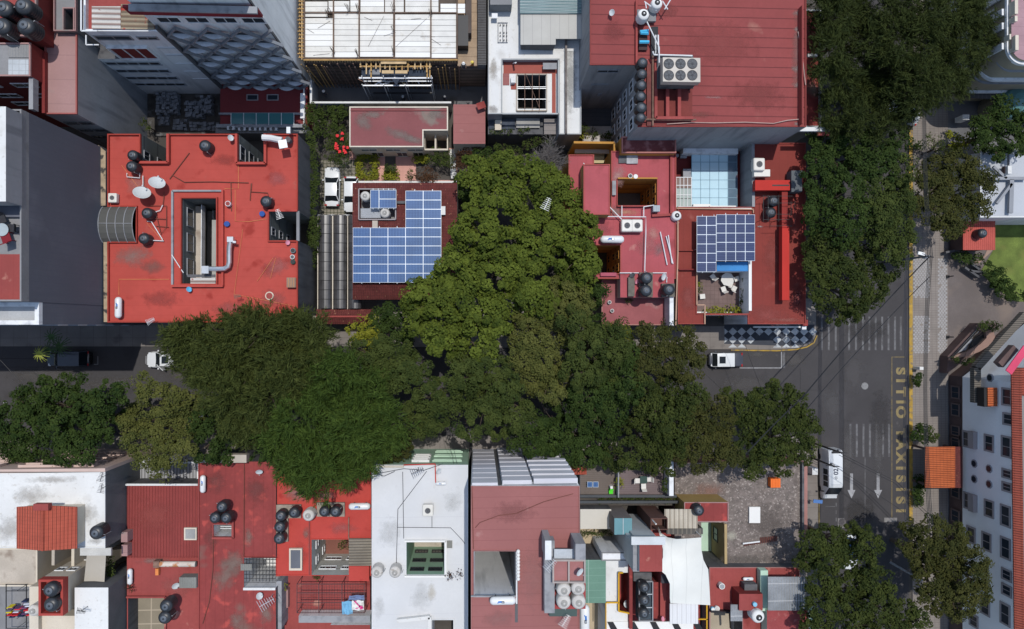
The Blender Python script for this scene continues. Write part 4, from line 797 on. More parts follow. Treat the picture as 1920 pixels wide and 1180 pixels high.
for x in (12, 50): strip(m, [(x, 1095), (x, 1178)], .06, 7.6, 7.68, BLACK, 7.6)
for y in (1096, 1108, 1140, 1155, 1178): strip(m, [(11, y), (52, y)], .05, 7.6, 7.68, BLACK, 7.6)
for (u, v) in (((32, 1108), (50, 1096)), ((32, 1160), (50, 1148)), ((32, 1178), (50, 1165))): strip(m, [u, v], .05, 7.6, 7.66, BLACK, 7.6)
m.build('clothes_frame', b)
b = bld('ribbed_roof_house', 'house with a ribbed brick red sheet roof between the white and worn red roofs', 'house', 300, 1000)
block(b, [(238, 909, 372, 1046)], 7.3, roof=REDC, wall=GREYD, h=.06, t=1.2, cap=REDC); block(b, [(238, 1046, 372, 1340)], 7.0, roof=RED3, wall=GREYD, exc=[(240, 1119, 312, 1340)])
block(b, [(238, 1119, 312, 1340)], 4.8, roof=M('tan_terrace', (.22, .19, .14), var=.1, lines=('x', 1.5, .12, (.4, .34, .26), .8), lines2=('y', 1.5, .12, (.4, .34, .26), .8)), wall=GREYD)
block(b, [(238, 866, 372, 908)], 4.5, roof=M('pale_front_roof', (.30, .30, .31), lines=('x', .35, .14, (.1, .1, .1), .8)), wall=WHITEW, h=.3, t=3, cap=WHITEW)
m = MB(); strip(m, [(237, 908.5), (372, 908.5)], .2, 7.25, 7.5, WHITE, 7.3); strip(m, [(238, 1119), (311, 1119), (311, 1180)], .18, 7.0, 7.3, RED3, 7.1)
rect(m, 345, 990, 368.5, 1013, 7.5, .25, CREAM); rect(m, 347.5, 992.5, 366, 1010.5, 7.54, .06, M('skylight_grey', (.26, .26, .25), var=.2)); rect(m, 336, 1083, 368, 1103, 8.2, 1.2, M('asbestos_sheet', (.22, .22, .20), ribs=('x', .2, .03))); rect(m, 227, 998, 239, 1017, 8.4, 1.4, ROSE); rect(m, 228, 1022, 239, 1043, 8.2, 1.2, ROSE); m.build('roof_fitting', b)
b = bld('worn_red_house', 'long house with a scuffed dark red roof and grey bare patches', 'house', 440, 1010)
block(b, [(371.5, 866, 517, 1340)], 7.8, roof=RED4, wall=GREYD, h=.15, t=1.5, cap=RED3, holes=[((400, 984, 434, 1007), 3, GREYC, WHITEW), ((457, 1046, 518, 1103), 1.0, WHITE, WHITEW)])
m = MB(); rect(m, 371, 863, 425, 868, 8.6, .9, BEIGE); rect(m, 425, 853, 462, 868, 8.8, 1.0, BEIGE); rect(m, 471, 1046, 518, 1047, 7.9, .1, BLACK)
for k in range(9): strip(m, [(462+k*6.2, 1046), (462+k*6.2, 1090)], .04, 7.8, 7.85, BLACK, 7.8)
for k in range(7): strip(m, [(458, 1050+k*7), (517, 1050+k*7)], .04, 7.75, 7.8, BLACK, 7.8)
strip(m, [(457, 1103.5), (517, 1103.5)], .25, 7.7, 8.0, WHITE, 7.8); strip(m, [(399, 1008), (438, 1008), (438, 975)], .2, 7.7, 8.1, RED3, 7.8); rect(m, 451, 1058, 472, 1070, 8.0, .1, M('asbestos_sheet', 0)); m.build('well_kerb', b)
m = MB()
for y in (992, 996, 1000): strip(m, [(402, y), (434, y)], .08, 6, 6.1, FRAMEW, 7.8)
m.build('louvre', b)
for (x, y, w, h, r, sd) in ((425, 1075, 60, 110, -.5, 1), (440, 1055, 60, 60, -.4, 2), (466, 1008, 24, 44, 0, 3), (445, 1165, 44, 50, .6, 4), (395, 1010, 40, 60, 0, 5), (480, 920, 60, 80, 0, 6), (405, 905, 50, 60, 0, 7), (500, 1150, 40, 60, 0, 3)): stain(b, x, y, w, h, 7.655, (.21, .15, .125) if sd < 5 else (.17, .05, .045), r, sd)
b = bld('bright_red_house', 'house with a bright red roof, tank row and caged laundry terrace', 'house', 600, 1010)
block(b, [(517, 866, 696, 1080)], 7.4, roof=RED5, wall=M('off_white_wall', (.5, .5, .46), var=.1, lines=('z', 2.6, .2, (.2, .18, .16), .6)), h=.1, t=1.4, cap=RED5, holes=[((584, 1012, 654, 1079), .4, M('patio_red', (.2, .08, .06)), M('off_white_wall', 0))])
block(b, [(517, 1080, 694, 1340)], 4.4, roof=RED3, wall=GREYD)
windows(b, P(584, 1079, 7.4), P(584, 1013, 7.4), [(u, z, .9, 1.1) for u in (.5, 2.2) for z in (1.2, 4.4)]); windows(b, P(653, 1079, 7.4), P(584, 1079, 7.4), [(u, z, w_, 1.0) for u, w_ in ((.3, .9), (1.7, 1.9)) for z in (1.6, 4.6)], frame=WHITEW, bars=2)
m = MB(); rect(m, 654, 1010, 697, 1061, 7.8, .1, M('brown_asbestos_sheet', (.22, .19, .15), var=.2, ribs=('y', .3, .04), lines=('y', .3, .1, (.10, .08, .06), .7))); m.build('corrugated_sheet', b)
m = MB(); rect(m, 654, 1062, 692, 1090, 7.9, 3.4, RED5); m.build('stair_room', b)
m = MB(); rect(m, 542, 1029, 566, 1070, 7.75, .35, CREAM); f = m.build('skylight', b); m = MB(); rect(m, 545, 1032, 563, 1066, 7.8, .06, M('skylight_acrylic', (.12, .125, .14), rough=.1)); m.build('pane', f)
m = MB(); CB = M('tank_bench_concrete', (.27, .23, .19), var=.25, vs=1.5); rect(m, 518, 947, 564, 972, 7.7, .35, CB); rect(m, 518, 972, 540, 1016, 7.7, .35, CB); rect(m, 594, 943, 646, 969, 7.7, .35, CB); strip(m, [(580, 975), (580, 1078)], .12, 7.3, 7.5, RED3, 7.4); strip(m, [(654, 970), (654, 1010)], .1, 7.3, 7.5, RUST, 7.4); m.build('tank_bench', b)
m = MB(); rect(m, 518, 1090, 528, 1180, 7.0, 2.6, GREYW); rect(m, 528, 1105, 540, 1140, 5.2, .8, ROSE); m.build('side_wall', b)
m = MB(); CG = M('cage_steel', (.10, .05, .05))
for x in (557, 598, 641, 684): strip(m, [(x, 1095), (x, 1149)], .07, 7.0, 7.07, CG, 7)
for y in (1095, 1112, 1149, 1130): strip(m, [(557, y), (684, y)], .06, 7.0, 7.07, CG, 7)
for x in (557, 598, 641, 684):
    for y in (1095, 1149): q = P(x, y, 7); m.tube([(q.x, q.y, 4.4), (q.x, q.y, 7)], .035, CG, 5)
for k in range(26): strip(m, [(557+k*5, 1095), (557+k*5, 1149)], .018, 6.98, 7.0, CG, 7)
for k in range(11): strip(m, [(557, 1096+k*5), (684, 1096+k*5)], .018, 6.98, 7.0, CG, 7)
m.build('cage', b)
block(b, [(560, 1155, 694, 1168)], 6.0, 4.4, roof=GREYW, wall=WHITEW); block(b, [(620, 1172, 694, 1330)], 6.2, 4.4, roof=RED3, wall=WHITEW)
b = bld('pale_membrane_house', 'house with a smooth grey white roof and a green walled light well', 'house', 790, 990)
block(b, [(697, 872, 877.5, 1340)], 9.5, roof=WHITE2, wall=GREENP, h=.1, t=1.5, cap=M('pale_coping', (.6, .61, .62)), holes=[((762, 1016, 833, 1078), .3, BEIGE, GREENP), ((810, 1163, 850, 1300), 5, DIRT, WHITEW)])
facade_rows(b, 702, 876, 871, 9.5, [(u, z, 3.2, .8) for u in (.6,) for z in (7.2, 4.6, 2.0)], frame=M('pale_green_frame', (.40, .55, .42)), bars=1, depth=.15)
facade_rows(b, 702, 876, 871, 9.5, [(4.1, z, 1.9, .9) for z in (7.4, 6.1, 4.8)], frame=WHITE, bars=0, depth=.25, fw=.16); 
windows(b, P(833, 1078, 9.5), P(762, 1078, 9.5), [(u, z, 1.5, 1.0) for u in (.3, 2.25) for z in (1.6, 4.6, 7.4)], frame=BLACK, bars=3)
m = MB(); strip(m, [(759, 1014), (836, 1014), (836, 1080), (759, 1080)], .18, 9.4, 9.75, BRIGHT, 9.5); strip(m, [(757, 872), (816, 870), (817, 905)], .1, 9.5, 9.7, RED5, 9.6); strip(m, [(745, 1163), (790, 1158), (806, 1156), (806, 1180)], .35, 9.4, 9.9, WHITE, 9.6); strip(m, [(697, 875), (757, 875)], .15, 9.5, 9.8, CREAM, 9.6); rect(m, 838, 1014, 848, 1028, 9.5, .05, M('asbestos_sheet', 0)); m.build('kerb', b)
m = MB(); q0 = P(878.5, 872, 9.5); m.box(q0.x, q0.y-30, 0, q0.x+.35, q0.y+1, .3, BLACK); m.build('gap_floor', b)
b = bld('louvred_building', 'tallest pink roofed building with grey white louvred street front', 'building', 980, 1000)
block(b, [(883, 911.5, 1087, 1034), (883, 1034, 890, 1120), (969, 1034, 1087, 1120), (883, 1120, 1087, 1400)], 19.0, roof=PINK, wall=WHITEW, h=.12, t=1.2, cap=M('pink_coping', (.30, .15, .14)))
sheet('light_well_floor', [(885, 960), (960, 960), (960, 1010), (885, 1010)], .1, GREYC)
q0, q1 = P(883, 911.5, 19), P(1087, 911.5, 19); m = MB(); LV = M('louvre_panel', (.50, .50, .54), var=.06); LV2 = M('recess_grey', (.20, .21, .23))
wd = q1.x-q0.x
for k in range(8):
    z = 1.4+k*2.2
    m.box(q0.x+.1, q1.y-.01, z, q0.x+wd*.245, q1.y+.35, z+1.95, LV); m.box(q0.x+wd*.29, q1.y-.01, z, q0.x+wd*.56, q1.y+.5, z+1.75, LV); m.box(q0.x+wd*.58, q1.y-.01, z+.2, q1.x-.1, q1.y+.6, z+1.6, LV)
m.build('louvre_panel', b); m = MB()
m.box(q0.x+wd*.25, q1.y-.01, 0, q0.x+wd*.285, q1.y+.1, 18.8, GREYD)
for k in range(8): z = 1.4+k*2.2; m.box(q0.x+wd*.3, q1.y, z+1.25, q1.x-.2, q1.y+.12, z+1.9, LV2)
m.box(q0.x+wd*.56, q1.y, 0, q0.x+wd*.575, q1.y+.3, 18.5, GREYW); m.build('recess', b)
windows(b, P(966, 1120, 19), P(890, 1120, 19), [(.2, 16.6, .05, .05)], bars=0)
block(b, [(1021, 1014, 1040, 1150)], 20.4, 19, roof=GREYW, wall=GREYW); 
block(b, [(1036, 1050, 1098, 1094)], 21.3, 19, roof=M('platform_pink', (.30, .13, .125)), wall=GREYW, h=.3, t=3, cap=M('warm_grey_coping', (.33, .29, .27)))
block(b, [(1079, 1020, 1098, 1050)], 22.2, 19, roof=GREYW, wall=GREYW); block(b, [(1036, 1094, 1098, 1142)], 19.8, 19, roof=M('platform_red', (.28, .05, .05)), wall=GREYW); block(b, [(1030, 1142, 1082, 1156)], 19.6, 17, roof=M('dark_green_strip', (.06, .09, .085)), wall=GREYD)
block(b, [(1022, 1014, 1034, 1050)], 22.2, 19, roof=M('pale_coping', 0), wall=GREYW)
m = MB(); strip(m, [(1066.5, 1052), (1066.5, 1092)], .15, 21.1, 21.35, M('warm_grey_coping', 0), 21.3); rect(m, 1039, 1030, 1079, 1049, 20.9, .1, M('pale_blue_grey_slab', (.38, .41, .44))); m.build('platform_beam', b)
m = MB()
for k in range(9): q = P(971.5, 1033+k*6.4, 19.2); m.lathe([(.16, 0), (.17, .25), (.1, .35)], BRIGHT, q, 10)
m.build('vent_cap', b)
m = MB(); q = P(966, 1036, 19); m.box(q.x-.02, q.y-6.5, 0, q.x+.25, q.y, 18.9, GREYD); m.build('well_wall', b)
m = MB(); rect(m, 883, 1117.5, 968, 1120, 19.25, .2, GREYW); strip(m, [(968.5, 1034), (968.5, 1131)], .12, 18.9, 19.2, M('pale_coping', 0), 19); strip(m, [(889, 1034), (889, 1117)], .08, 18.9, 19.1, GREYW, 19); m.build('well_kerb', b)
# --- cluster right of the louvred building
b = bld('deck_house', 'house with dark timber deck terraces behind the street trees', 'house', 1180, 910)
DECK = M('dark_deck_boards', (.14, .115, .10), var=.15, lines=('y', .22, .03, (.07, .055, .05), .8)); DECK2 = M('brown_deck_boards', (.15, .115, .115), var=.15, lines=('y', .22, .03, (.08, .06, .06), .8))
block(b, [(1087, 862, 1156, 932)], 5.6, roof=DECK, wall=GREYD, h=.15, t=1.2, cap=GREYD); block(b, [(1158, 862, 1262, 932)], 5.6, roof=DECK2, wall=GREYD, h=.15, t=1.2, cap=GREYD); block(b, [(1087, 934, 1282, 948)], 4.6, roof=DIRT, wall=GREYD)
m = MB(); BT = M('black_tube', (.05, .055, .06), rough=.5)
for y in (930, 941): strip(m, [(1087, y), (1268 if y < 935 else 1282, y)], .28, 5.9, 6.2, BT, 6)
rect(m, 1255, 866, 1263, 930, 7.6, 2.4, WHITEW); strip(m, [(1157, 866), (1157, 930)], .14, 5.6, 6.8, GREYW, 6); rect(m, 1062, 876, 1100, 890, 6.6, .5, TILE); m.build('terrace_wall', b)
b = bld('patio_house', 'cluster of white, glass and dark red rooftop volumes around a tan patio', 'house', 1180, 1060)
block(b, [(1088, 955, 1146, 992)], 6.6, roof=M('cream_sheet', (.50, .47, .41), var=.05), wall=GREYD); block(b, [(1088, 992, 1184, 1300)], 3.0, roof=M('tan_patio', (.42, .34, .23), var=.08), wall=GREYD); block(b, [(1184, 985, 1313, 1300)], 3.4, roof=RED4, wall=GREYD)
block(b, [(1098, 1050, 1136, 1131)], 8.6, 3, roof=M('green_translucent_sheet', (.12, .22, .165), rough=.3, lines=('y', .8, .04, (.2, .33, .26), .7), lines2=('x', 2.0, .1, (.25, .36, .3), .8)), wall=GREYD)
block(b, [(1136, 1050, 1186, 1320)], 8.0, 3, roof=WHITE, wall=WHITEW, holes=[((1161, 1074, 1182, 1147), 5.5, RED4, DRED)]); block(b, [(1128, 1036, 1178, 1052)], 8.8, 3, roof=WHITEW, wall=WHITEW, h=.1, t=2, cap=GREYC)
block(b, [(1187, 1020, 1242, 1072)], 14.0, 3, roof=RED3, wall=M('concrete_pale', (.40, .42, .43), var=.1), exc=[(1187, 1020, 1199, 1072)]); block(b, [(1187, 1020, 1199, 1072)], 13.2, 3, roof=GREYW, wall=M('concrete_pale', 0)); m = MB(); rect(m, 1184, 1007, 1248, 1022, 14.6, .25, M('light_concrete', (.52, .54, .55))); m.build('roof_slab', b)
BRD = M('dark_brown_cladding', (.10, .05, .04), var=.1)
block(b, [(1152, 972, 1185, 1003)], 9.5, 3, roof=glass('teal_glass', (.13, .26, .29)), wall=M('grey_timber_cladding', (.17, .15, .14), lines=('z', .3, .04, (.08, .07, .07), .7))); m = MB(); rect(m, 1168, 972, 1169, 1003, 9.56, .1, LIGHTM); m.build('glazing_bar', b)
block(b, [(1220, 972, 1252, 994)], 9.5, 3, roof=BRD, wall=BRD, h=1.5, t=1.4, cap=BRD)
m = MB(); rect(m, 1246, 955, 1308, 991, 8.6, .08, M('beige_corrugated_sheet', (.47, .42, .34), ribs=('x', .5, .07), lines=('x', .5, .14, (.28, .24, .19), .8))); rect(m, 1250, 991, 1318, 1002, 8.0, 5, M('dark_pergola', (.09, .085, .08), lines=('x', .5, .15, (.2, .18, .15), .6))); m.build('corrugated_sheet', b)
block(b, [(1283, 942, 1366, 979)], 8.2, 0, roof=RED4, wall=MUSTARD, h=.12, t=1.5, cap=ROSE)
m = MB(); rect(m, 1198, 1092, 1224.5, 1165, 8.6, 1.6, M('steel_tray', (.05, .07, .09))); m.build('tank_tray', b); m = MB(); strip(m, [(1199, 1091), (1224, 1091), (1224, 1165), (1199, 1165), (1199, 1091)], .1, 8.7, 9.0, GREYW, 9)
for y in (1115, 1140): strip(m, [(1199, y), (1224, y)], .08, 8.8, 8.95, LIGHTM, 9)
m.build('tray_frame', b)
m = MB(); rect(m, 1180, 1056, 1186, 1180, 8.6, 5, RED4); rect(m, 1238, 1076, 1249, 1165, 8.2, 5, RED3); rect(m, 1225, 1092, 1236, 1160, 7.6, 4.4, RED4); rect(m, 1188, 1074, 1222, 1090, 8.0, 4.8, GREYD); rect(m, 1240, 1077, 1265, 1094, 9, .05, M('dark_screen', (.05, .05, .06))); m.build('roof_pier', b)
m = MB(); OY = M('orange_yellow_rail', (.55, .30, .02)); strip(m, [(1168, 1074), (1160, 1074), (1160, 1146), (1180, 1150)], .14, 8.4, 8.6, OY, 8.5); strip(m, [(1137, 1130), (1160, 1130)], .12, 8.4, 8.6, OY, 8.5); strip(m, [(1136, 1130), (1136, 1180)], .1, 8.4, 8.6, OY, 8.5); strip(m, [(1325, 1132), (1325, 1180)], .12, 8.4, 8.6, OY, 8.5); strip(m, [(1308, 1161), (1326, 1161)], .1, 8.4, 8.6, OY, 8.5); m.build('orange_rail', b)
m = MB()
for k in range(5):
    x = 1139+k*40; m.prism([tuple(P(*p, 8.2))[:2] for p in ((x, 1167), (x+11, 1167), (x+22, 1186), (x+9, 1186))], 8.0, 8.2, BLACK)
m.build('black_panel', b); m = MB(); rect(m, 1138, 1166, 1300, 1200, 8.1, .2, BRIGHT); m.build('white_edge', b)
b = bld('gravel_roof_building', 'corner house with a mottled grey brown gravel roof', 'house', 1420, 970)
GRV = M('mottled_gravel', (.165, .138, .125), var=.3, vs=1.5, patch=((.34, .30, .27), 4.5, .56, .12), patch2=((.09, .08, .07), 2.2, .58, .15), bump=1)
block(b, [(1265, 868, 1508, 1062)], 4.6, roof=GRV, wall=M('brick_pink_wall', (.3, .15, .13)), holes=[((1315, 980, 1357, 1062), .4, MINT, MUSTARD)])
windows(b, P(1357, 1062, 4.6), P(1357, 985, 4.6), [(2.1, 1.2, 1.6, 1.5)], flip=True, frame=BLACK)
m = MB(); q0, q1 = P(1357, 1060, 4.6), P(1357, 982, 4.6); m.box(q0.x, q0.y, 0, q0.x+.3, q1.y, 4.9, M('mustard_coping', (.36, .27, .14))); rect(m, 1405, 951, 1425.5, 981, 4.95, .3, BRIGHT); m.build('roof_hatch', b)
m = MB()
for k in range(17): x = 1396+k*3.7; strip(m, [(x, 1024-k*.6), (x+.5, 1011-k*.4+(6 if k < 8 else 0))], .12, 4.7, 4.8, M('red_brown_rod', (.13, .05, .04)), 4.7)
strip(m, [(1392, 1019), (1424, 1015)], .16, 4.85, 4.95, FRAMEW, 4.8); m.build('ladder_frame', b)
m = MB(); rect(m, 1508, 868, 1514, 1062, 5.0, 5, M('brick_pink_wall', 0)); rect(m, 1504, 868, 1508, 1062, 5.1, 5.1, GREYD); m.build('side_wall', b)
b = bld('translucent_canopy_house', 'dark red roofed house with a translucent grey canopy, bottom right of the row', 'house', 1430, 1110)
block(b, [(1330, 1064, 1500, 1340)], 6.0, roof=RED3, wall=GREYD, h=.1, t=1.4, cap=M('pink_coping', 0), exc=[(1332, 1146, 1392, 1340)])
block(b, [(1386, 1114, 1430, 1145)], 8.2, 6, roof=RED3, wall=DRED); block(b, [(1438, 1144, 1518, 1340)], 7.4, 0, roof=M('worn_rose_roof', (.25, .05, .05), var=.25, patch=((.36, .14, .13), .8, .6, .1)), wall=MINT)
block(b, [(1332, 1146, 1392, 1340)], 3.5, 0, roof=M('tan_floor', (.36, .31, .23)), wall=MINT); block(b, [(1426, 1070, 1440, 1146)], 7.0, 6, roof=MINT, wall=MINT); m = MB(); rect(m, 1440, 1082, 1509, 1145, 8.6, .1, M('clouded_polycarbonate', (.24, .25, .26), rough=.3, var=.3, vs=.4, ribs=('x', .3, .03), lines=('y', 1.9, .1, (.45, .45, .45), .8))); rect(m, 1370, 1134, 1392, 1165, 7.8, .1, M('clouded_polycarbonate', 0)); strip(m, [(1332, 1146), (1370, 1148), (1372, 1180)], .2, 6, 6.6, BLACK, 6.4); rect(m, 1396, 1096, 1420, 1112, 7.2, 1, GREYD); rect(m, 1518, 1135, 1523, 1180, 7.8, 7, MINT); m.build('translucent_canopy', b)
# ================================================================ east side
HOT = M('white_blue_render', (.78, .79, .80), var=.05, vs=.4); BRB = M('brown_stone_base', (.10, .065, .06), var=.2, vs=.8)
b = bld('white_corner_hotel', 'long white building with orange tile eaves and octagonal windows on the right', 'building', 1860, 900)
pt = [(1777, 704), (1795, 690), (1852, 640), (1893, 604), (1925, 596), (2500, 596), (2500, 1600), (1777, 1600)]
w = [P(x, y, 0) for x, y in pt]
m = MB(); m.prism([(p.x, p.y) for p in w], 2.6, 11.0, GREYC, HOT); m.build('upper_wall', b); m = MB(); m.prism([(p.x+.15, p.y) for p in w], 0, 2.6, BRB, BRB); m.build('base_wall', b)
A = P(1777, 704); B = P(1777, 1600); U = lambda py: (A.y-P(1777, py).y)
def pz(px): return H*(1-(NX-1777)/(NX-px))
L_ = []
for (xv, yv, w_) in ((1815, 824, 2.0), (1858, 832, 2.0), (1892, 839, 2.4), (1893, 890, 1.1), (1893, 915, 1.1), (1817, 940, 2.0), (1858, 955, 2.0), (1890, 969, 2.4), (1823, 1004, 2.0), (1853, 1017, 2.1), (1890, 1030, 2.4), (1892, 1080, 1.3), (1892, 1109, 1.3), (1889, 1154, 2.4), (1828, 1165, 1.5), (1893, 745, 2.0), (1895, 787, 1.4), (1850, 1140, 1.8)):
    zc = H*(1-882/(xv-895)); yg = 610+(yv-610)*(H-zc)/H; L_.append((U(yg)-w_/2, zc-.75, w_, 1.5))
windows(b, A, B, L_, frame=FRAMEG, fw=.2, depth=.12)
windows(b, P(1777.5, 704), P(1777.5, 1600), [(U(y), .6, 1.6, 1.5) for y in (722, 754, 795, 812, 905, 950, 1030, 1090)], frame=M('dark_stone_frame', (.14, .1, .09)), fw=.16)
for (yv, z) in ((709, 7.1), (870, 4.6), (880, 6.95), (899, 4.6), (909, 6.95), (1067, 6.4)):
    yg = 610+(yv-610)*(H-z)/H; q = P(1777, yg); m = MB(); Mx = Matrix.Rotation(math.radians(90), 3, 'Y') @ Matrix.Rotation(math.pi/8, 3, 'Z')
    m.lathe([(.5, -.08), (.5, .08), (.38, .1)], M('octagon_frame', (.30, .29, .31)), (q.x, q.y, z), 8, Mx); f = m.build('octagonal_window', b); m = MB(); m.lathe([(.36, -.12), (.36, -.1)], PANE, (q.x, q.y, z), 8, Mx); m.build('pane', f)
ex = A.x
m = MB(); 
EAV = M('brick_red_eave_tile', (.36, .085, .055), var=.15, vs=1.2, ribs=('y', .26, .06), lines=('x', .36, .05, (.22, .05, .03), .6), lines2=('y', .26, .04, (.24, .05, .03), .6))
for (ya, yb, x0_, x1_) in ((690, 1600, -.15, -.5), (690, 742, .28, .5)):
    a_, c_ = P(1777, 610+(ya-610)*.867).y, P(1777, 610+(yb-610)*.867).y
    m.hexa([(ex-.35+x0_, c_, 10.7), (ex+.6+x1_, c_, 11.25), (ex+.6+x1_, a_, 11.25), (ex-.35+x0_, a_, 10.7)], [(ex-.35+x0_, c_, 10.85), (ex+.6+x1_, c_, 11.5), (ex+.6+x1_, a_, 11.5), (ex-.35+x0_, a_, 10.85)], EAV)
m.build('tile_eave', b)
m = MB(); m.box(ex+.9, P(0, 1070, 0).y, 11, ex+1.6, P(0, 700, 0).y, 11.8, GREYW); m.build('roof_parapet', b)
# grille beam along the splayed corner, balcony and planters
SLT = M('slatted_dark_bronze', (.075, .065, .055), lines=('y', .25, .08, (.22, .19, .15), .7))
m = MB(); q = [P(1829, 755, 6.6), P(1829, 690, 6.6), P(1920, 590, 6.6)]
for a_, c_ in zip(q, q[1:]): m.bar(a_, c_, .8, .7, SLT)
m.build('bronze_canopy', b)
m = MB(); q = P(1863, 745, 8.6); m.obox((q.x, q.y, 8.3), 1.1, 2.1, .15, 0, TILEX); q = P(1848, 745, 8); m.obox((q.x, q.y, 7.2), .8, 2.1, 1.1, 0, BLACK); m.build('window_hood', b)
for y, x in ((826, 1832), (945, 1832)):
    m = MB(); q = P(x, y, 5); m.obox((q.x-.1, q.y, 4.2), .9, 2.0, .9, 0, FRAMEG); m.build('window_box', b)
m = MB(); q = P(1904, 675, 11); m.obox((q.x, q.y, 11.2), .8, 3.4, .12, -.65, M('pink_red_awning', (.55, .06, .12))); q = P(1886, 668, 10); m.obox((q.x, q.y, 9.6), .8, 2.6, .8, -.75, BRB); m.build('awning', b)
q0 = P(1866, 990, 9); q1 = P(1866, 1175, 9); m = MB(); m.box(ex-.14, q1.y, 7.3, ex+.0, q0.y, 7.9, M('brick_red_string_course', (.25, .10, .09), var=.3, lines=('y', .3, .06, (.12, .06, .05), .8))); m.build('string_course', b)
# curved planter in front of the splayed corner
b = thing('curved_planter_ramp', 'curved brown masonry planter with a sunken well beside the hotel corner', 'planter', P(1825, 640))
m = MB(); cx, cy = P(1845, 634, 2).x, P(1845, 634, 2).y
pr = lambda L, z, th, mt: polyp(m, L, z, th, mt)
pr([(1777, 668), (1835, 606), (1870, 606), (1860, 625), (1830, 660), (1790, 690), (1776, 700)], 1.6, 1.6, BRB)
ar = [(1790, 668), (1812, 662), (1838, 648), (1851, 636), (1852, 624), (1842, 621), (1832, 624), (1862, 617), (1867, 632), (1856, 648), (1836, 662), (1812, 671), (1790, 672)]
pr([(1790, 667), (1813, 660), (1838, 646), (1850, 634), (1848, 622), (1862, 618), (1866, 632), (1856, 648), (1836, 660), (1812, 669), (1788, 672)], 2.2, .4, M('brown_masonry', (.24, .15, .12), var=.15))
pr([(1825, 630), (1846, 628), (1849, 634), (1838, 644), (1816, 656)], 1.7, .05, BLACK); pr([(1786, 668), (1832, 618), (1836, 622), (1826, 632), (1812, 656), (1798, 661)], 1.75, .05, GREYW); m.build('planter_wall', b)
m = MB(); strip(m, [(1778, 672), (1788, 668), (1834, 619), (1840, 610)], .1, 2.1, 2.3, BLACK, 2.2); m.build('handrail', b)
# tiled street canopies
b = thing('orange_tiled_canopy', 'orange tiled porch roof reaching from the white hotel over the pavement', 'canopy', P(1770, 875))
a = [P(1735, 915, 3.2), P(1791, 915, 4.1), P(1791, 838, 4.1), P(1735, 838, 3.2)]; m = MB(); m.hexa([p-Vector((0, 0, .15)) for p in a], a, TILEX); a = [P(1791.3, 915, 4.1), P(1805, 915, 3.4), P(1805, 838, 3.4), P(1791.3, 838, 4.1)]; m.hexa([p-Vector((0, 0, .15)) for p in a], a, TILED); m.build('tiled_roof', b); m = MB()
for x, y in ((1740, 843), (1740, 910), (1800, 843), (1800, 910)): q = P(x, y, 3); m.box(q.x-.12, q.y-.12, .1, q.x+.12, q.y+.12, 3.0, BRB)
m.build('post', b)
# ornate building, top right
b = bld('rounded_corner_mansion', 'ornate olive and white building with a rounded corner, top right', 'building', 1870, 60)
def rc(x0_, y1_, r, z, n=10):
    pts = [(x0_, -400)]
    for k in range(n+1): t = math.pi-math.pi/2*k/n; pts.append((x0_+r+r*math.cos(t), y1_-r+r*math.sin(t)))
    pts.append((2600, y1_+2)); pts.append((2600, -400)); return [tuple(P(x, y, z))[:2] for x, y in pts]
OLV = M('olive_render', (.31, .27, .20), var=.12, vs=.6)
for (x, y, r, z, th, mt, nm) in ((1884, 122, 30, 12, 12, OLV, 'wall'), (1884, 123.5, 33, 12.3, .4, WHITEW, 'cornice'), (1884.5, 126, 34, 10.6, .18, GREYW, 'string_course'), (1884, 128, 38, 8.2, .5, WHITEW, 'string_course'), (1881, 127, 38, 7.0, .16, GREYW, 'string_course'), (1880, 127, 38, 4, .3, WHITEW, 'string_course')):
    m = MB(); pts = rc(x, y, r, 12.0); 
    m.prism(pts, z-th, z, mt, mt); m.build(nm, b)
m = MB(); m.prism(rc(1891, 116, 28, 12.3), 12.3, 12.7, M('pink_roof_tile', (.33, .20, .22), lines=('y', 1, .04, (.2, .12, .13), .6)), OLV); m.build('roof', b)
q0 = P(1884, 122, 12); windows(b, P(1884, -60, 12), P(1884, 90, 12), [(u, z, 1.5, 2.0) for u in (.8, 3.8, 6.6) for z in (1.5, 5, 8.6)], frame=WHITEW, fw=.18)
m = MB()
for (x, y, w_, h_) in ((1893, 64, 3, 10), (1903, 0, 6, 26), (1903, 30, 5, 10), (1904, 66, 6, 28)): rect(m, x, y, x+w_, y+h_, 13.2, .8, CREAM)
m.build('roof_block', b)
m = MB()
for y in (-40, -10, 22, 48, 86): q = P(1884, y, 12); m.box(q.x-.25, q.y-.35, .2, q.x+.2, q.y+.35, 11.9, WHITEW)
m.build('pilaster', b); m = MB(); q = P(1906, 190, 4); m.lathe([(2.0, 3.2), (1.9, 3.7), (1.5, 4.3), (.8, 4.7), (.05, 4.85)], glass('teal_dome_glass', (.10, .22, .22)), (q.x, q.y, 0), 20); m.lathe([(1.9, 0), (1.9, 3.2)], OLV, (q.x, q.y, 0), 20); m.build('glass_dome', b)
m = MB(); polyp(m, [(1818, 160), (1880, 156), (1905, 150), (1890, 178), (1870, 186), (1820, 184)], 3.4, .12, M('dark_slatted_awning', (.07, .065, .065), lines=('x', .5, .06, (.14, .13, .13), .7))); m.build('entrance_awning', b)
b = bld('pale_flat_roofed_building', 'pale flat roofed building crossed by grey ducts on the right edge', 'building', 1890, 350)
block(b, [(1838, 284, 2300, 408)], 6.0, roof=M('pale_blue_grey_roof', (.40, .42, .45), var=.05, vs=.3), wall=WHITEW, h=.2, t=2, cap=WHITE)
m = MB(); DUCTG = M('grey_duct', (.24, .25, .27), var=.1)
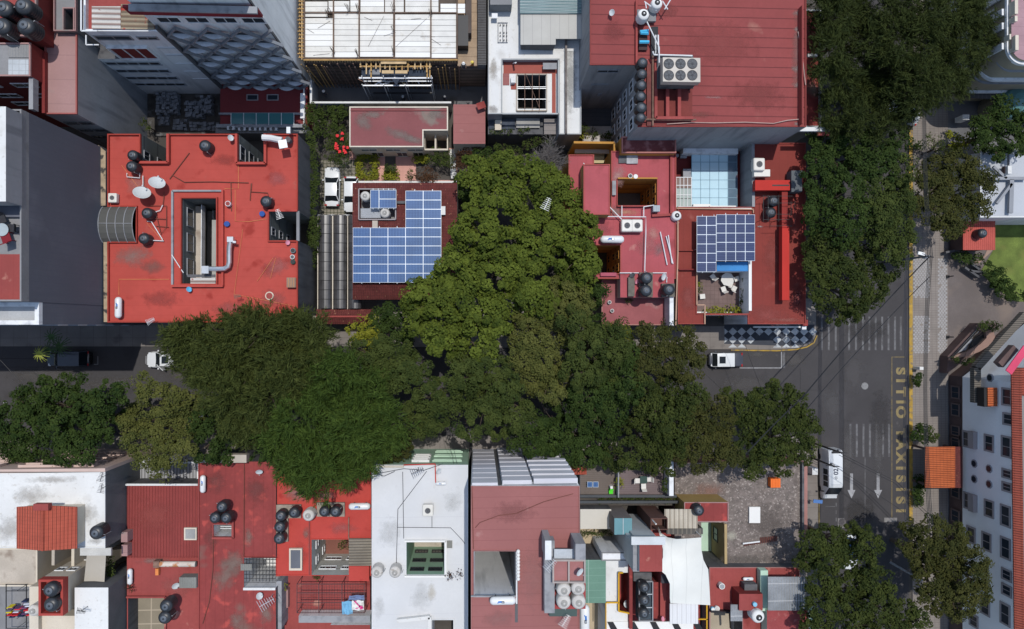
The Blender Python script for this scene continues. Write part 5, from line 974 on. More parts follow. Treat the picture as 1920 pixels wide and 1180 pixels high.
for a_, c_, w_ in (((1858, 335), (1925, 335), .35), ((1896, 337), (1894, 400), .5), ((1896, 345), (1868, 382), .3), ((1862, 313), (1886, 335), .3), ((1844, 286), (1908, 286), .5), ((1891, 288), (1891, 312), .1)): m.bar(P(*a_, 6.3), P(*c_, 6.3), w_, .3, DUCTG)
rect(m, 1890, 311, 1897, 326, 7.0, .9, WHITE); rect(m, 1884, 312, 1889, 325, 6.6, .5, BRB); m.build('duct', b)
b = bld('red_tiled_gatehouse', 'small salmon red tiled gatehouse with a black tank beside the lawn', 'hut', 1835, 440)
m = MB(); rect(m, 1806, 412, 1866, 469, 3.2, .18, M('salmon_tile', (.42, .085, .065), var=.12, lines=('x', .25, .04, (.28, .05, .04), .6), ribs=('x', .25, .03))); m.build('roof', b); m = MB(); q0, q1 = P(1812, 466, 3), P(1862, 415, 3); m.box(q0.x, q0.y, 0, q1.x, q1.y, 3.0, BRB); m.build('wall', b)
sheet('hotel_lawn', [(1866, 418), (2300, 418), (2300, 566), (1905, 566), (1866, 540), (1838, 510), (1862, 470)], .08, LAWN)
sheet('garden_path', [(1826, 492), (1836, 494), (1861, 470), (1852, 466), (1846, 480)], .1, M('terracotta_path', (.28, .19, .15), var=.1))
m = MB()
for a_, c_ in (((1806, 502), (1832, 520)), ((1814, 508), (1846, 512)), ((1820, 496), (1833, 506)), ((1700+70, 474), (1806, 467))): m.bar(P(*a_, .7), P(*c_, .7), .25, .7, GREYD)
m.build('low_garden_wall', label='low dark walls and rail beside the lawn entrance path', cat='wall')

stain(D_['louvred_building'], 1000, 1080, 90, 160, 18.885, (.33, .15, .14), 0, 1, strength=.5); stain(D_['louvred_building'], 960, 960, 120, 60, 18.885, (.24, .09, .085), 0, 3, strength=.5); stain(D_['louvred_building'], 935, 1160, 80, 40, 18.885, (.3, .14, .13), 0, 5, strength=.6)
for (x, y, w, h, sd) in ((810, 1110, 22, 50, 1), (790, 1120, 60, 80, 2), (730, 1000, 60, 80, 3), (850, 940, 50, 60, 4), (710, 1140, 30, 60, 5)): stain(D_['pale_membrane_house'], x, y, w, h, 9.405, (.48, .43, .34) if sd == 1 else (.48, .48, .47), 0, sd, strength=.4)
for (x, y, w, h, sd) in ((60, 930, 90, 50, 1), (20, 990, 60, 80, 2), (160, 960, 60, 60, 3), (180, 1015, 30, 20, 4), (100, 900, 120, 20, 5)): stain(D_['white_terrace_house'], x, y, w, h, 11.285, (.40, .38, .35), 0, sd, strength=.6)
for (x, y, w, h, c, sd) in ((1170, 398, 70, 14, (.45, .25, .16), 1), (1225, 440, 40, 40, (.45, .22, .19), 2), (1235, 470, 30, 40, (.22, .15, .15), 3), (1160, 330, 40, 60, (.40, .24, .23), 4), (1215, 460, 80, 60, (.36, .12, .12), 5), (1130, 430, 60, 30, (.3, .08, .09), 6), (1150, 395, 50, 40, (.22, .14, .13), 7)): stain(D_['ochre_house'], x, y, w, h, 8.06, c, 0, sd)
for (x, y, w, h, c, sd) in ((1440, 590, 120, 50, (.26, .06, .05), 1), (1450, 480, 60, 120, (.24, .055, .045), 2), (1495, 560, 30, 80, (.17, .04, .035), 3), (1425, 425, 16, 5, (.45, .4, .38), 4), (1290, 560, 40, 80, (.24, .06, .05), 5), (1465, 600, 100, 12, (.3, .1, .08), 6)): stain(D_['corner_building'], x, y, w, h, 7.47, c, 0, sd, strength=.7)
for (x, y, w, h, c, sd) in ((290, 970, 120, 100, (.28, .06, .05), 1), (330, 1100, 80, 60, (.32, .09, .08), 2), (285, 1052, 80, 14, (.24, .15, .13), 3)): stain(D_['ribbed_roof_house'], x, y, w, h, 7.25 if y < 1040 else 7.005, c, 0, sd, strength=.6)
for (x, y, w, h, c, sd) in ((560, 925, 80, 50, (.28, .14, .12), 1), (610, 930, 70, 24, (.26, .13, .11), 2), (640, 990, 80, 30, (.34, .09, .08), 3), (575, 1000, 20, 40, (.22, .12, .1), 4), (560, 1040, 50, 60, (.36, .06, .05), 5)): stain(D_['bright_red_house'], x, y, w, h, 7.305, c, 0, sd, strength=.7)
for (x, y, w, h, c, sd) in ((1400, 1050, 180, 30, (.12, .105, .095), 1), (1330, 920, 100, 40, (.25, .14, .11), 2), (1370, 1005, 40, 30, (.42, .4, .33), 3), (1440, 980, 120, 100, (.12, .10, .09), 5)): stain(D_['gravel_roof_building'], x, y, w, h, 4.605, c, 0, sd, strength=.6)
for (x, y, w, h, c, sd) in ((1070, 150, 36, 190, (.30, .30, .29), 1), (925, 130, 22, 60, (.35, .32, .28), 2), (1070, 90, 36, 20, (.3, .29, .27), 3), (925, 205, 26, 24, (.3, .28, .26), 4)): stain(D_['white_courtyard_building'], x, y, w, h, 6.76 if x > 1050 else 6.76, c, 0, sd, strength=.8)
# ================================================================ roof equipment (one prototype of each kind, then copies)
def tank_proto(name, label, body, lid, group):
    t = thing(name, label, 'water tank', (0, 0, 0), group=group)
    prof = [(.50, 0), (.56, .04)]
    for k in range(5): z = .08+k*.2; prof += [(.56, z), (.575, z+.06), (.575, z+.1), (.555, z+.15)]
    prof += [(.56, 1.1), (.50, 1.2), (.36, 1.29), (.27, 1.32)]
    m = MB(); m.lathe(prof, body, n=24); m.build('tank_body', t, smooth=True)
    m = MB(); m.lathe([(.26, 1.31), (.27, 1.37), (.22, 1.41), (.07, 1.42)], lid, n=20); m.lathe([(.09, 1.41), (.07, 1.46)], body, n=10); m.build('lid', t, smooth=True)
    m = MB(); m.tube([(.5, 0, 1.05), (.66, 0, 1.05), (.68, 0, .1)], .025, GREYW, 5); m.build('inlet_pipe', t)
    return t
TANKS = [(39, 8, 16.5, 1.42, 'topmost of the big black tanks on the roof in the top left corner'), (43, 46, 16.5, 1.42, 'big black tank nearest the pink slab roof, top left corner'),
 (2, 12, 16.5, 1.42, 'big black tank cut by the left frame edge at the very top'), (-2, 46, 16.5, 1.42, 'big black tank at the left frame edge, lower one of the corner group'),
 (382, 272, 9.7, 1.08, 'black tank standing alone near the north edge of the bright red roof'), (246, 290, 9.9, .95, 'upper black tank of the stand left of the north west well on the red roof'),
 (244, 311, 9.9, 1.0, 'open black tank on a white frame above the two tilted dishes'), (273, 399, 9.7, 1.0, 'black tank below the two large dishes beside the smoked canopy'),
 (267, 447, 9.7, 1.0, 'black tank at the lower corner of the smoked arched canopy'), (497, 377, 9.7, 1.05, 'black tank above the east well of the bright red roof'),
 (1206, 116, 14.3, .95, 'northernmost of six black tanks in a row on the huge red roof'), (1205, 137, 14.3, .95, 'second tank from the north in the row of six on the huge red roof'),
 (1204, 158, 14.3, .97, 'third tank from the north in the row of six on the huge red roof'), (1203, 179, 14.3, .97, 'fourth tank from the north in the row of six on the huge red roof'),
 (1204, 200, 14.3, 1.0, 'fifth tank from the north in the row of six on the huge red roof'), (1203, 219, 14.3, .9, 'southernmost of six black tanks in a row on the huge red roof'),
 (1214, 521, 9.0, 1.12, 'upper tank of the pair on the concrete plinth of the rose roof'), (1213, 545, 9.0, 1.12, 'lower tank of the pair on the concrete plinth of the rose roof'),
 (1256, 543, 9.0, 1.12, 'single black tank on its own plinth by the rose roof coping'), (1453, 376, 7.6, 1.12, 'upper black tank inside the black railing on the corner building'),
 (1448, 398, 7.6, 1.05, 'lower black tank inside the black railing on the corner building'), (177, 1001, 11.3, 1.22, 'black tank on the white roof right of the orange tiled room'),
 (91, 1109, 10.7, 1.3, 'upper black tank inside the red walled box, bottom left'), (92, 1137, 10.7, 1.3, 'lower black tank inside the red walled box, bottom left'),
 (309, 1139, 8.2, 1.18, 'upper black tank of the pair beside the gridded tan terrace'), (306, 1161, 8.2, 1.18, 'lower black tank of the pair beside the gridded tan terrace'),
 (414, 952, 8.6, 1.0, 'top tank of the triangle of three on the scuffed dark red roof'), (401, 973, 8.6, 1.0, 'left tank of the triangle of three on the scuffed dark red roof'),
 (422, 973, 8.6, 1.0, 'right tank of the triangle of three on the scuffed dark red roof'), (550, 963, 7.7, 1.02, 'black tank at the right end of the L shaped tank bench'),
 (525, 969, 7.7, 1.02, 'black tank at the corner of the L shaped tank bench'), (523, 990, 7.7, 1.04, 'middle black tank on the long arm of the L shaped bench'),
 (522, 1012, 7.7, 1.04, 'black tank at the bottom end of the L shaped bench'), (607, 961, 7.7, 1.0, 'left one of two black tanks beside the beige tank on the bright red roof'),
 (628, 961, 7.7, 1.05, 'right one of two black tanks near the white gas cylinder on the bright red roof'), (1210, 1104, 8.6, .98, 'topmost of three black tanks in the steel tray'),
 (1210, 1128, 8.6, .98, 'middle one of three black tanks in the steel tray'), (1209, 1153, 8.6, .98, 'bottom one of three black tanks in the steel tray'),
 (1312, 959, 8.1, 1.05, 'black tank between the corrugated sheet and the yellow edged red roof'), (1846, 437, 3.2, 1.0, 'black tank on the salmon red gatehouse roof')]
tk = tank_proto('water_tank', TANKS[0][4], PLASTIC, LID, 'black roof water tanks')
for i, (x, y, z, s, lab) in enumerate(TANKS):
    q = P(x, y, z+1.4*s); q.z = z
    if i == 0: tk.location = q; tk.rotation_euler = (0, 0, 2.4); tk.scale = (s, s, s)
    else: dup(tk, loc=q, rz=random.uniform(0, 6.2), sc=s, label=lab)
CONC = M('fibre_cement', (.30, .29, .27), var=.2, vs=3); PALE = M('pale_tank_plastic', (.50, .48, .45), var=.12, vs=2, patch=((.3, .26, .22), 2, .6, .15))
LT = [(706, 1075, 9.5, 1.08, 'left one of two beige tanks on the grey white membrane roof'), (740, 1075, 9.5, 1.08, 'right one of two beige tanks on the grey white membrane roof'), (577, 968, 7.5, 1.1, 'weathered beige tank between black tanks on the bright red roof'),
 (1058, 1109, 19.8, 1.13, 'upper left of four pale tanks on the pink roofed building'), (1085, 1106, 19.8, 1.13, 'upper right of four pale tanks on the pink roofed building'), (1058, 1132, 19.8, 1.13, 'lower left of four pale tanks on the pink roofed building'), (1086, 1132, 19.8, 1.13, 'lower right of four pale tanks on the pink roofed building'),
 (684, 367, 5.6, .95, 'white round tank left of the small solar panel group'), (721, 399, 5.6, .95, 'white round tank on the zinc sheet below the small solar group'), (60, 1147, 9.2, 1.05, 'pale round tank left of the red walled tank box')]
t0 = tank_proto('water_tank', LT[0][4], PALE, CONC, 'pale roof water tanks')
for i, (x, y, z, s, lab) in enumerate(LT):
    q = P(x, y, z+1.4*s); q.z = z
    if i == 0: t0.location = q; t0.scale = (s, s, s)
    else: dup(t0, loc=q, rz=random.uniform(0, 6.2), sc=s, label=lab)
BR2 = M('white_tank_plastic', (.66, .66, .64), var=.05)
WT = [(1208, 25, 14.6, 1.0, 'white tank with black lid at the top of the huge red roof channel'), (1233, 4, 14.6, 1.0, 'plain white tank at the top frame edge on the huge red roof'), (1270, 404, 7.6, .95, 'white tank with black lid at the left edge of the corner building'), (1424, 1159, 7.4, 1.25, 'large white tank with black lid on the red roof, bottom right')]
t1 = tank_proto('water_tank', WT[0][4], BR2, BLACK, 'white roof water tanks')
for i, (x, y, z, s, lab) in enumerate(WT):
    q = P(x, y, z+1.4*s); q.z = z
    if i == 0: t1.location = q
    else: dup(t1, loc=q, rz=random.uniform(0, 6.2), sc=s, label=lab)
# gas cylinders
def gas_proto(lab):
    t = thing('gas_cylinder', lab, 'gas tank', group='white gas cylinders on the roofs'); L = 1.1; r = .34
    prof = [(.001, -L), (.16, -L+.03), (.27, -L+.12), (r, -L+.28), (r, L-.28), (.27, L-.12), (.16, L-.03), (.001, L)]
    m = MB(); m.lathe(prof, M('gas_white', (.64, .65, .65), rough=.35, var=.04, spec=.5), (0, 0, .62), 20, Matrix.Rotation(math.radians(90), 3, 'X')); m.build('cylinder_body', t, smooth=True)
    m = MB(); m.obox((0, 0, .95), .16, .22, .09, 0, GREYD); m.lathe([(.07, 0), (.07, .12)], GALV, (0, .02, .95), 10); m.build('valve', t)
    m = MB(); m.obox((.02, .25, .957), .14, .30, .012, .05, M('blue_emblem', (.04, .16, .45))); m.obox((-.06, .42, .957), .08, .1, .012, .3, M('blue_emblem', 0)); m.build('emblem', t)
    for s in (-1, 1): m = MB(); m.box(-.28, s*.6-.05, 0, .28, s*.6+.05, .42, GREYD); m.build('foot', t)
    return t
GASL = [(221, 577, 9.7, 0, 1.03, 'white gas cylinder near the bottom left corner of the bright red roof'), (1148, 449, 8.1, 90, 1.2, 'white gas cylinder lying above the dark ochre well'), (243, 1082, 7.0, 0, .78, 'small white gas cylinder at the left edge of the ribbed roof house'), (380, 908, 7.7, 0, .85, 'white gas cylinder at the left edge of the scuffed dark red roof'),
 (674, 950, 7.4, 90, 1.06, 'white gas cylinder on the bright red roof right of the tanks'), (827, 907, 9.5, 90, .52, 'small gas cylinder at the north of the grey white membrane roof'), (943, 1127, 19.0, 90, 1.1, 'white gas cylinder below the light well of the pink roof'), (1097, 1163, 9.0, 0, 1.45, 'longest gas cylinder, standing below the four pale tanks'), (1403, 1086, 6.0, 90, .55, 'small gas cylinder on the red roof near the translucent canopy')]
g0 = gas_proto(GASL[0][5])
for i, (x, y, z, r, s, lab) in enumerate(GASL):
    q = P(x, y, z+.7*s); q.z = z
    if i == 0: g0.location = q
    else: dup(g0, loc=q, rz=math.radians(r), sc=s, label=lab)
# satellite dishes
def dish_proto(lab, mat, grp):
    t = thing('satellite_dish', lab, 'satellite dish', group=grp)
    Mx = Matrix.Rotation(math.radians(42), 3, 'X'); prof = [(.001, 0), (.15, .012), (.3, .05), (.45, .12), (.455, .125), (.44, .13), (.3, .065), (.15, .025), (.002, .012)]
    m = MB(); m.lathe(prof, mat, (0, 0, .75), 24, Mx); m.build('reflector', t, smooth=True)
    m = MB(); m.tube([(0, 0, 0), (0, 0, .7)], .03, GREYD, 6); m.tube([(0, -.03, .1), (.18, .12, 0)], .015, GREYD, 5); m.build('mast', t)
    c = Mx @ Vector((0, -.42, .12)); e = Mx @ Vector((0, -.1, .55)); off = Vector((0, 0, .75))
    m = MB(); m.tube([c+off, e+off], .015, GREYD, 5); m.obox((e.x, e.y, e.z+.72), .07, .07, .12, 0, LIGHTM); m.build('feed_arm', t)
    return t
DW = M('dish_grey_white', (.50, .53, .54), rough=.4, var=.06); DP = M('dish_pink', (.62, .24, .32), var=.05); DB = M('dish_blue', (.10, .40, .62), var=.05); DD = M('dish_dark_mesh', (.06, .065, .07))
DISH = [(294, 345, 9.7, 1.75, 2.5, DW, 'upper right of the two large tilted dishes on the bright red roof'), (266, 364, 9.7, 1.85, 2.6, DW, 'lower left of the two large tilted dishes on the bright red roof'), (329, 1098, 7.0, .85, 1, DW, 'small dish beside the asbestos sheet on the ribbed roof house'), (486, 884, 7.7, .8, .3, DW, 'small dish at the street end of the scuffed dark red roof'),
 (486, 1118, 7.7, .8, 2, DW, 'small dish below the barred white well'), (822, 883, 9.5, .7, 1, DW, 'small dish at the street end of the grey white roof'), (1243, 519, 8.5, .9, 1.2, DW, 'round pale dish right of the paired tanks on the rose roof'), (1086, 1072, 21.3, .85, 1, DW, 'grey dish in the framed platform on the pink roof'),
 (1177, 1133, 6.5, .95, 4, DW, 'grey dish inside the orange railed red strip'), (1148, 24, 14.2, .7, 5, DW, 'pale dish on the left part of the huge red roof'), (432, 259, 9.9, .7, 1.6, DW, 'narrow dish at the north parapet of the bright red roof'), (370, 400, 0, 0, 0, None, ''),
 (354, 543, 9.7, .62, 1.8, DB, 'small blue dish just below the central light well'), (1193, 528, 8.5, .6, 1, DP, 'small pink dish beside the paired tanks on the rose roof'), (1180, 1110, 6.5, .65, 1, DP, 'small pink dish inside the orange railed red strip'), (1242, 1161, 8.2, .6, 2, DP, 'small pink dish near the black and white striped edge'), (539, 455, 9.7, .55, 1.3, DP, 'small pink dish below the east well on the bright red roof'), (63, 69, 16.8, .5, 2, DP, 'tiny pink dish at the corner of the big tank roof'), (1268, 417, 7.6, .55, 1.2, DP, 'small pink dish beside the white tank at the corner building edge'), (1186, 517, 8.5, .7, 4, DD, 'dark dish at the left of the rose roof tank plinth')]
protos = {}
for (x, y, z, s, rz, mt, lab) in DISH:
    if mt is None: continue
    q = P(x, y, z+.75*s); q.z = z
    if mt not in protos: protos[mt] = dish_proto(lab, mt, 'satellite dishes on the roofs'); o = protos[mt]; o.location = q; o.rotation_euler = (0, 0, rz); o.scale = (s,)*3
    else: dup(protos[mt], loc=q, rz=rz, sc=s, label=lab)
# air conditioners with a top fan
def fan_mb(m, c, r, z):
    m.lathe([(r, 0), (r, .03), (r*.92, .03), (r*.9, .005)], GREYD, (c[0], c[1], z), 20)
    for k in range(5):
        t = k*2*math.pi/5; a = Vector((c[0]+math.cos(t)*r*.2, c[1]+math.sin(t)*r*.2, z+.02)); b_ = Vector((c[0]+math.cos(t+.35)*r*.85, c[1]+math.sin(t+.35)*r*.85, z+.022)); m.bar(a, b_, r*.3, .01, M('fan_grey', (.10, .105, .11)))
    m.lathe([(r*.24, 0), (r*.24, .05)], M('fan_hub', (.06, .06, .065)), (c[0], c[1], z), 12)
CRW = M('condenser_cream', (.60, .58, .53), rough=.45, var=.06)
t = thing('cooling_unit', 'large six fan cooling unit on the huge red roof', 'cooling unit', P(1276, 150, 14.2)+Vector((0, 0, 0)))
q0, q1 = P(1243, 153, 17.2), P(1313, 109, 17.2); m = MB(); m.box(q0.x, q0.y, 16.3, q1.x, q1.y, 17.2, M('cooler_beige', (.44, .40, .35), rough=.5)); m.box(q0.x+.15, q0.y+.1, 15.2, q1.x-.15, q1.y-.1, 16.3, GREYD); m.build('casing', t)
for i in range(3):
    for j in range(2): m = MB(); q = P(1254+i*22, 120+j*21.5, 17.2); m.lathe([(.52, -.02), (.52, .01)], BLACK, (q.x, q.y, 17.2), 24); fan_mb(m, (q.x, q.y), .5, 17.22); m.build('fan', t)
m = MB()
for x in (1246, 1262, 1280, 1308):
    for y in (111, 150): q = P(x, y, 17); m.box(q.x-.05, q.y-.05, 14.1, q.x+.05, q.y+.05, 15.3, BLACK)
rect(m, 1232, 104, 1300, 166, 14.9, .12, GREYD); m.build('stand', t)
m = MB(); A = P(1226, 103, 15.2); B = P(1298, 105, 15.2); m.tube([P(1224, 97, 15.2), A, B], .09, FRAMEW, 8); m.tube([P(1234, 66, 15), P(1235, 100, 15)], .08, FRAMEW, 8); m.build('pipe', t)
def ac_proto(lab):
    t = thing('condenser_unit', lab, 'air conditioner', group='cream air conditioning units')
    m = MB(); m.box(-.62, -.68, .12, .62, .68, .95, CRW); m.build('casing', t, bevel=.14)
    m = MB(); m.lathe([(.33, .95), (.33, .99), (.28, 1.0)], M('fan_ring_grey', (.2, .2, .2)), n=20); fan_mb(m, (0, 0), .28, 1.0); m.build('fan', t)
    for s in (-1, 1): m = MB(); m.box(-.6, s*.5-.05, 0, .6, s*.5+.05, .12, GREYD); m.build('foot', t)
    return t
ACL = [(1176, 423, 8.1, 1.0, 'left one of two cream rounded units side by side on the rose roof'), (1195, 423, 8.1, 1.0, 'right one of two cream rounded units side by side on the rose roof'), (802, 958, 9.5, .92, 'cream rounded unit alone on the grey white membrane roof'), (1424, 308, 8.2, 1.05, 'cream unit with white fan blades at the north of the corner building'), (210, 371, 9.7, .72, 'small white unit above the smoked arched canopy')]
a0_ = ac_proto(ACL[0][4])
for i, (x, y, z, s, lab) in enumerate(ACL):
    q = P(x, y, z+.95*s); q.z = z
    if i == 0: a0_.location = q
    else: dup(a0_, loc=q, rz=0, sc=s, label=lab)
m = MB(); rect(m, 1414, 318, 1444, 331, 8.7, .6, CRW); tag(m.build('equipment_cabinet'), 'cream cabinet attached below the cream unit on the corner building', 'cabinet')
t = thing('wall_condenser', 'leftmost of the small condensers on the ledge below the dark red annex', 'air conditioner', P(436, 243, 3.3), group='small condensers on the annex ledge')
m = MB(); m.box(-.42, -.2, 0, .42, .2, .6, LIGHTM); m.build('casing', t, local=True); m = MB(); m.lathe([(.2, .6), (.2, .62)], GREYD, n=14); m.build('fan', t, local=True)
for i, x in enumerate((455, 475, 494, 514)): q = P(x, 243, 3.3); q.z = 3.0; dup(t, loc=q, rz=0, label='%s of the small condensers on the ledge below the dark red annex' % ('second from left', 'middle one', 'second from right', 'rightmost')[i])
# ---------------------------------------------------------------- solar arrays
CELL = M('solar_cell_blue', (.032, .085, .215), rough=.42, var=.16, vs=.5, spec=.2, lines=('x', .32, .03, (.10, .20, .38), .6), lines2=('y', .17, .025, (.10, .2, .38), .5)); CELLD = M('solar_cell_navy', (.016, .030, .092), rough=.42, var=.16, vs=.5, spec=.2, lines=('y', .17, .03, (.07, .10, .2), .8)); ALU = M('aluminium_edge', (.48, .53, .58), rough=.4, metal=.2)
def solar(label, rects_, z, mat, loc):
    t = thing('solar_array', label, 'solar panels', loc); pm = None
    for (xa, ya, xb, yb) in rects_:
        m = MB(); rect(m, xa, ya, xb, yb, z, .05, ALU, z); f = m.build('solar_panel', t); m = MB(); rect(m, xa+.55, ya+.55, xb-.55, yb-.55, z+.008, .01, mat, z); m.build('cells', f)
    m = MB(); xs = sorted({r[0] for r in rects_}); ya = min(r[1] for r in rects_); yb = max(r[3] for r in rects_)
    x0_ = min(r[0] for r in rects_); x1_ = max(r[2] for r in rects_)
    for k in range(5):
        x = x0_+(x1_-x0_)*(k+.5)/5; cols = [r for r in rects_ if r[0] <= x <= r[2]]
        if cols: ta, tb = min(r[1] for r in cols), max(r[3] for r in cols); strip(m, [(x, ta-3), (x, tb+2)], .05, z-.12, z-.06, ALU, z)
    for r in rects_[::3]: q = P(r[0]+2, (r[1]+r[3])/2, z); m.tube([(q.x, q.y, z-1.0), (q.x, q.y, z-.06)], .03, ALU, 5)
    m.build('rack', t); return t
xs = [661.7, 694.4, 727.4, 760.4, 793.5, 827.3]; ys = [358, 375.3, 392.6, 410, 427.3, 444.4, 461.4, 478.5, 495.5, 512.5, 530]
solar('large blue L shaped solar array on the red tiled house', [(xs[i], ys[j], xs[i+1], ys[j+1]) for i in range(5) for j in range(10) if j >= 4 or i >= 3], 6.7, CELL, P(745, 480, 6))
solar('small three panel solar group beside the white round tanks', [(694.5, 356.5, 710.5, 390.5), (710.9, 356.5, 743, 373.3), (710.9, 373.6, 743, 390.5)], 6.9, CELL, P(718, 375, 6))
solar('dark navy solar array over the terrace of the corner building', [(1306.5+i*18.2, 405.5+j*17.4, 1306.5+(i+1)*18.2, 405.5+(j+1)*17.4) for i in range(2) for j in range(6)]+[(1343.2+i*18.05, 402.5+j*17.4, 1343.2+(i+1)*18.05, 402.5+(j+1)*17.4) for i in range(4) for j in range(5)], 8.9, CELLD, P(1360, 450, 7.6))
m = MB(); rect(m, 1101, 903.5, 1111, 914, 5.95, .06, ALU); rect(m, 1112, 903.5, 1122, 914, 5.95, .06, ALU); m2_ = m; t = thing('solar_water_panel', 'pair of small blue panels on the dark deck terrace', 'solar panels', P(1110, 908, 5.6)); m.build('frame', t); m = MB(); rect(m, 1101.6, 904.2, 1110.4, 913.4, 5.97, .02, CELL); rect(m, 1112.6, 904.2, 1121.4, 913.4, 5.97, .02, CELL); m.build('cells', t)
# ---------------------------------------------------------------- vehicles
TYRE = M('tyre_rubber', (.02, .02, .02), var=.1); RIM = M('wheel_rim', (.4, .4, .42), rough=.35, metal=.6); CARG = M('car_glass', (.012, .016, .02), rough=.15, var=.02, spec=.25)
HL = M('headlight_lens', (.6, .62, .64), rough=.1, spec=.8); TL = M('tail_light_red', (.35, .01, .01), rough=.2)
def car(label, loc, rz, paint, L=4.6, Wd=1.8, Ht=1.45, cab=(.28, .88), ws=.17, rs=.13, cat='car', name='parked_car', roofpaint=None, hood=.62, group='parked vehicles', sunroof=False, van=False):
    """front of the vehicle towards +X"""
    t = thing(name, label, cat, loc, rz, group); n = 14; m = MB(); zb = .22; zs = hood*Ht
    # lower body: loft of rounded plan sections
    secs = []
    for i in range(n+1):
        u = i/n; x = -L/2+L*u; e = abs(2*u-1); wdt = Wd/2*(1-.28*max(0, (e-.72)/.28)**2.2); zt_ = zs*(1-.14*max(0, (u-.78)/.22)**1.5)*(1-.10*max(0, (.12-u)/.12)**1.5)
        secs.append([(x, -wdt*.96, zb), (x, -wdt, zb+.25), (x, -wdt, zt_*.8), (x, -wdt*.86, zt_), (x, 0, zt_+.05), (x, wdt*.86, zt_), (x, wdt, zt_*.8), (x, wdt, zb+.25), (x, wdt*.96, zb)])
    for a, c in zip(secs, secs[1:]):
        for k in range(8): m.face([a[k], c[k], c[k+1], a[k+1]][::-1], paint)
        m.face([a[0], a[8], c[8], c[0]], BLACK)
    m.face(secs[0], paint); m.face(secs[-1][::-1], paint); m.build('body', t, smooth=True, local=True)
    # cabin
    xr, xf = -L/2+L*(1-cab[1]), -L/2+L*(1-cab[0]); wb, wt = Wd*.455, Wd*.36 if not van else Wd*.43; a0_, a1_ = xr+L*rs, xf-L*ws; zt_ = Ht; z0_ = zs+.0
    m = MB(); b_ = [(xr, -wb, z0_), (xf, -wb, z0_), (xf, wb, z0_), (xr, wb, z0_)]; tp = [(a0_, -wt, zt_-.05), (a1_, -wt, zt_-.05), (a1_, wt, zt_-.05), (a0_, wt, zt_-.05)]; m.hexa(b_, tp, CARG); m.build('window_glass', t, local=True)
    m = MB(); rp = roofpaint or paint
    for i in range(6):
        u0, u1 = i/6, (i+1)/6; cr = lambda u: .05*(1-(2*u-1)**2)
        for (v0, v1) in ((-1, -.5), (-.5, .5), (.5, 1)):
            f = lambda u, v: (a0_-.03+(a1_-a0_+.06)*u, v*(wt+.02), zt_-.05+cr(u)*.8+.06*(1-v*v)+.01)
            m.face([f(u0, v0), f(u1, v0), f(u1, v1), f(u0, v1)], rp)
    for s in (-1, 1):
        for (p_, q_, w_) in (((xf, wb), (a1_, wt), .07), ((xr, wb), (a0_, wt), .09), (((xf+xr)/2, wb), ((a0_+a1_)/2, wt), .06)): m.bar((p_[0], s*p_[1], z0_), (q_[0], s*q_[1], zt_-.03), w_, .05, rp)
        m.bar((a0_, s*wt, zt_-.035), (a1_, s*wt, zt_-.035), .07, .05, rp)
    m.build('car_roof', t, smooth=True, local=True)
    if sunroof: m = MB(); m.box(a1_-.95, -.42, zt_+.03, a1_-.2, .42, zt_+.06, CARG); m.build('sunroof', t, local=True)
    for sx in (-.31, .32):
        for s in (-1, 1):
            w_ = MB(); w_.lathe([(.31, -.11), (.32, -.05), (.32, .05), (.31, .11)], TYRE, (sx*L, s*(Wd/2-.13), .32), 18, Matrix.Rotation(math.radians(90), 3, 'X')); o = w_.build('wheel', t, local=True); r_ = MB(); r_.lathe([(.2, -.12), (.2, .12)], RIM, (sx*L, s*(Wd/2-.13), .32), 12, Matrix.Rotation(math.radians(90), 3, 'X')); r_.build('rim', o, local=True)
    for s in (-1, 1):
        m = MB(); m.obox((L/2-.30, s*Wd*.36, zs*.86), .28, .34, .06, s*-.3, HL); m.build('headlight', t, local=True); m = MB(); m.obox((-L/2+.12, s*Wd*.38, zs*.86), .14, .3, .1, 0, TL); m.build('tail_light', t, local=True)
        m = MB(); m.obox((xf-.35, s*(Wd/2+.08), zs-.02), .14, .2, .13, 0, paint); m.build('side_mirror', t, local=True)
    m = MB(); m.obox((-L/2+.02, 0, .5), .04, .5, .12, 0, M('plate_white', (.5, .5, .5))); m.build('number_plate', t, local=True)
    return t
CWHT = M('car_white_paint', (.62, .64, .65), rough=.25, var=.02, spec=.5, coat=.2); CBLK = M('car_black_paint', (.02, .022, .026), rough=.2, var=.05, coat=.6); CGRY = M('car_dark_blue_grey', (.05, .055, .07), rough=.3, coat=.4); CSLV = M('car_silver', (.35, .36, .38), rough=.3, metal=.3)
R90 = math.pi/2
car('white sedan parked in the driveway beside the ivy hedge', P(625, 353, .0), R90, CWHT, L=4.6, Wd=1.84, ws=.17, rs=.13, cab=(.26, .88))
car('white hatchback half hidden under the red tiled eave', P(661, 367, 0), -R90, CWHT, L=4.2, Wd=1.85, Ht=1.55, cab=(.25, .95))
car('white car with an open door half under the dark feathery tree', P(319, 674, 0), math.pi, CWHT, L=4.5, Wd=1.9, Ht=1.5, sunroof=True, cab=(.22, .85))
car('black van parked in the shade with pale roof rails', P(137, 672, 0), math.pi, CBLK, L=4.7, Wd=1.85, Ht=1.75, cab=(.18, .97), van=True, roofpaint=CGRY)
car('white roofed car with sunroof and dark rear, parked by the chequered pavement', P(1357, 674, 0), math.pi, CGRY, L=4.1, Wd=1.8, Ht=1.6, roofpaint=CWHT, sunroof=True, cab=(.08, .72), ws=.1, rs=.04, van=True, hood=.6)
car('white car mostly hidden under the trees by the yellow kerb', P(1688, 214, 0), -.5+math.pi, CWHT, L=4.2, Wd=1.8)
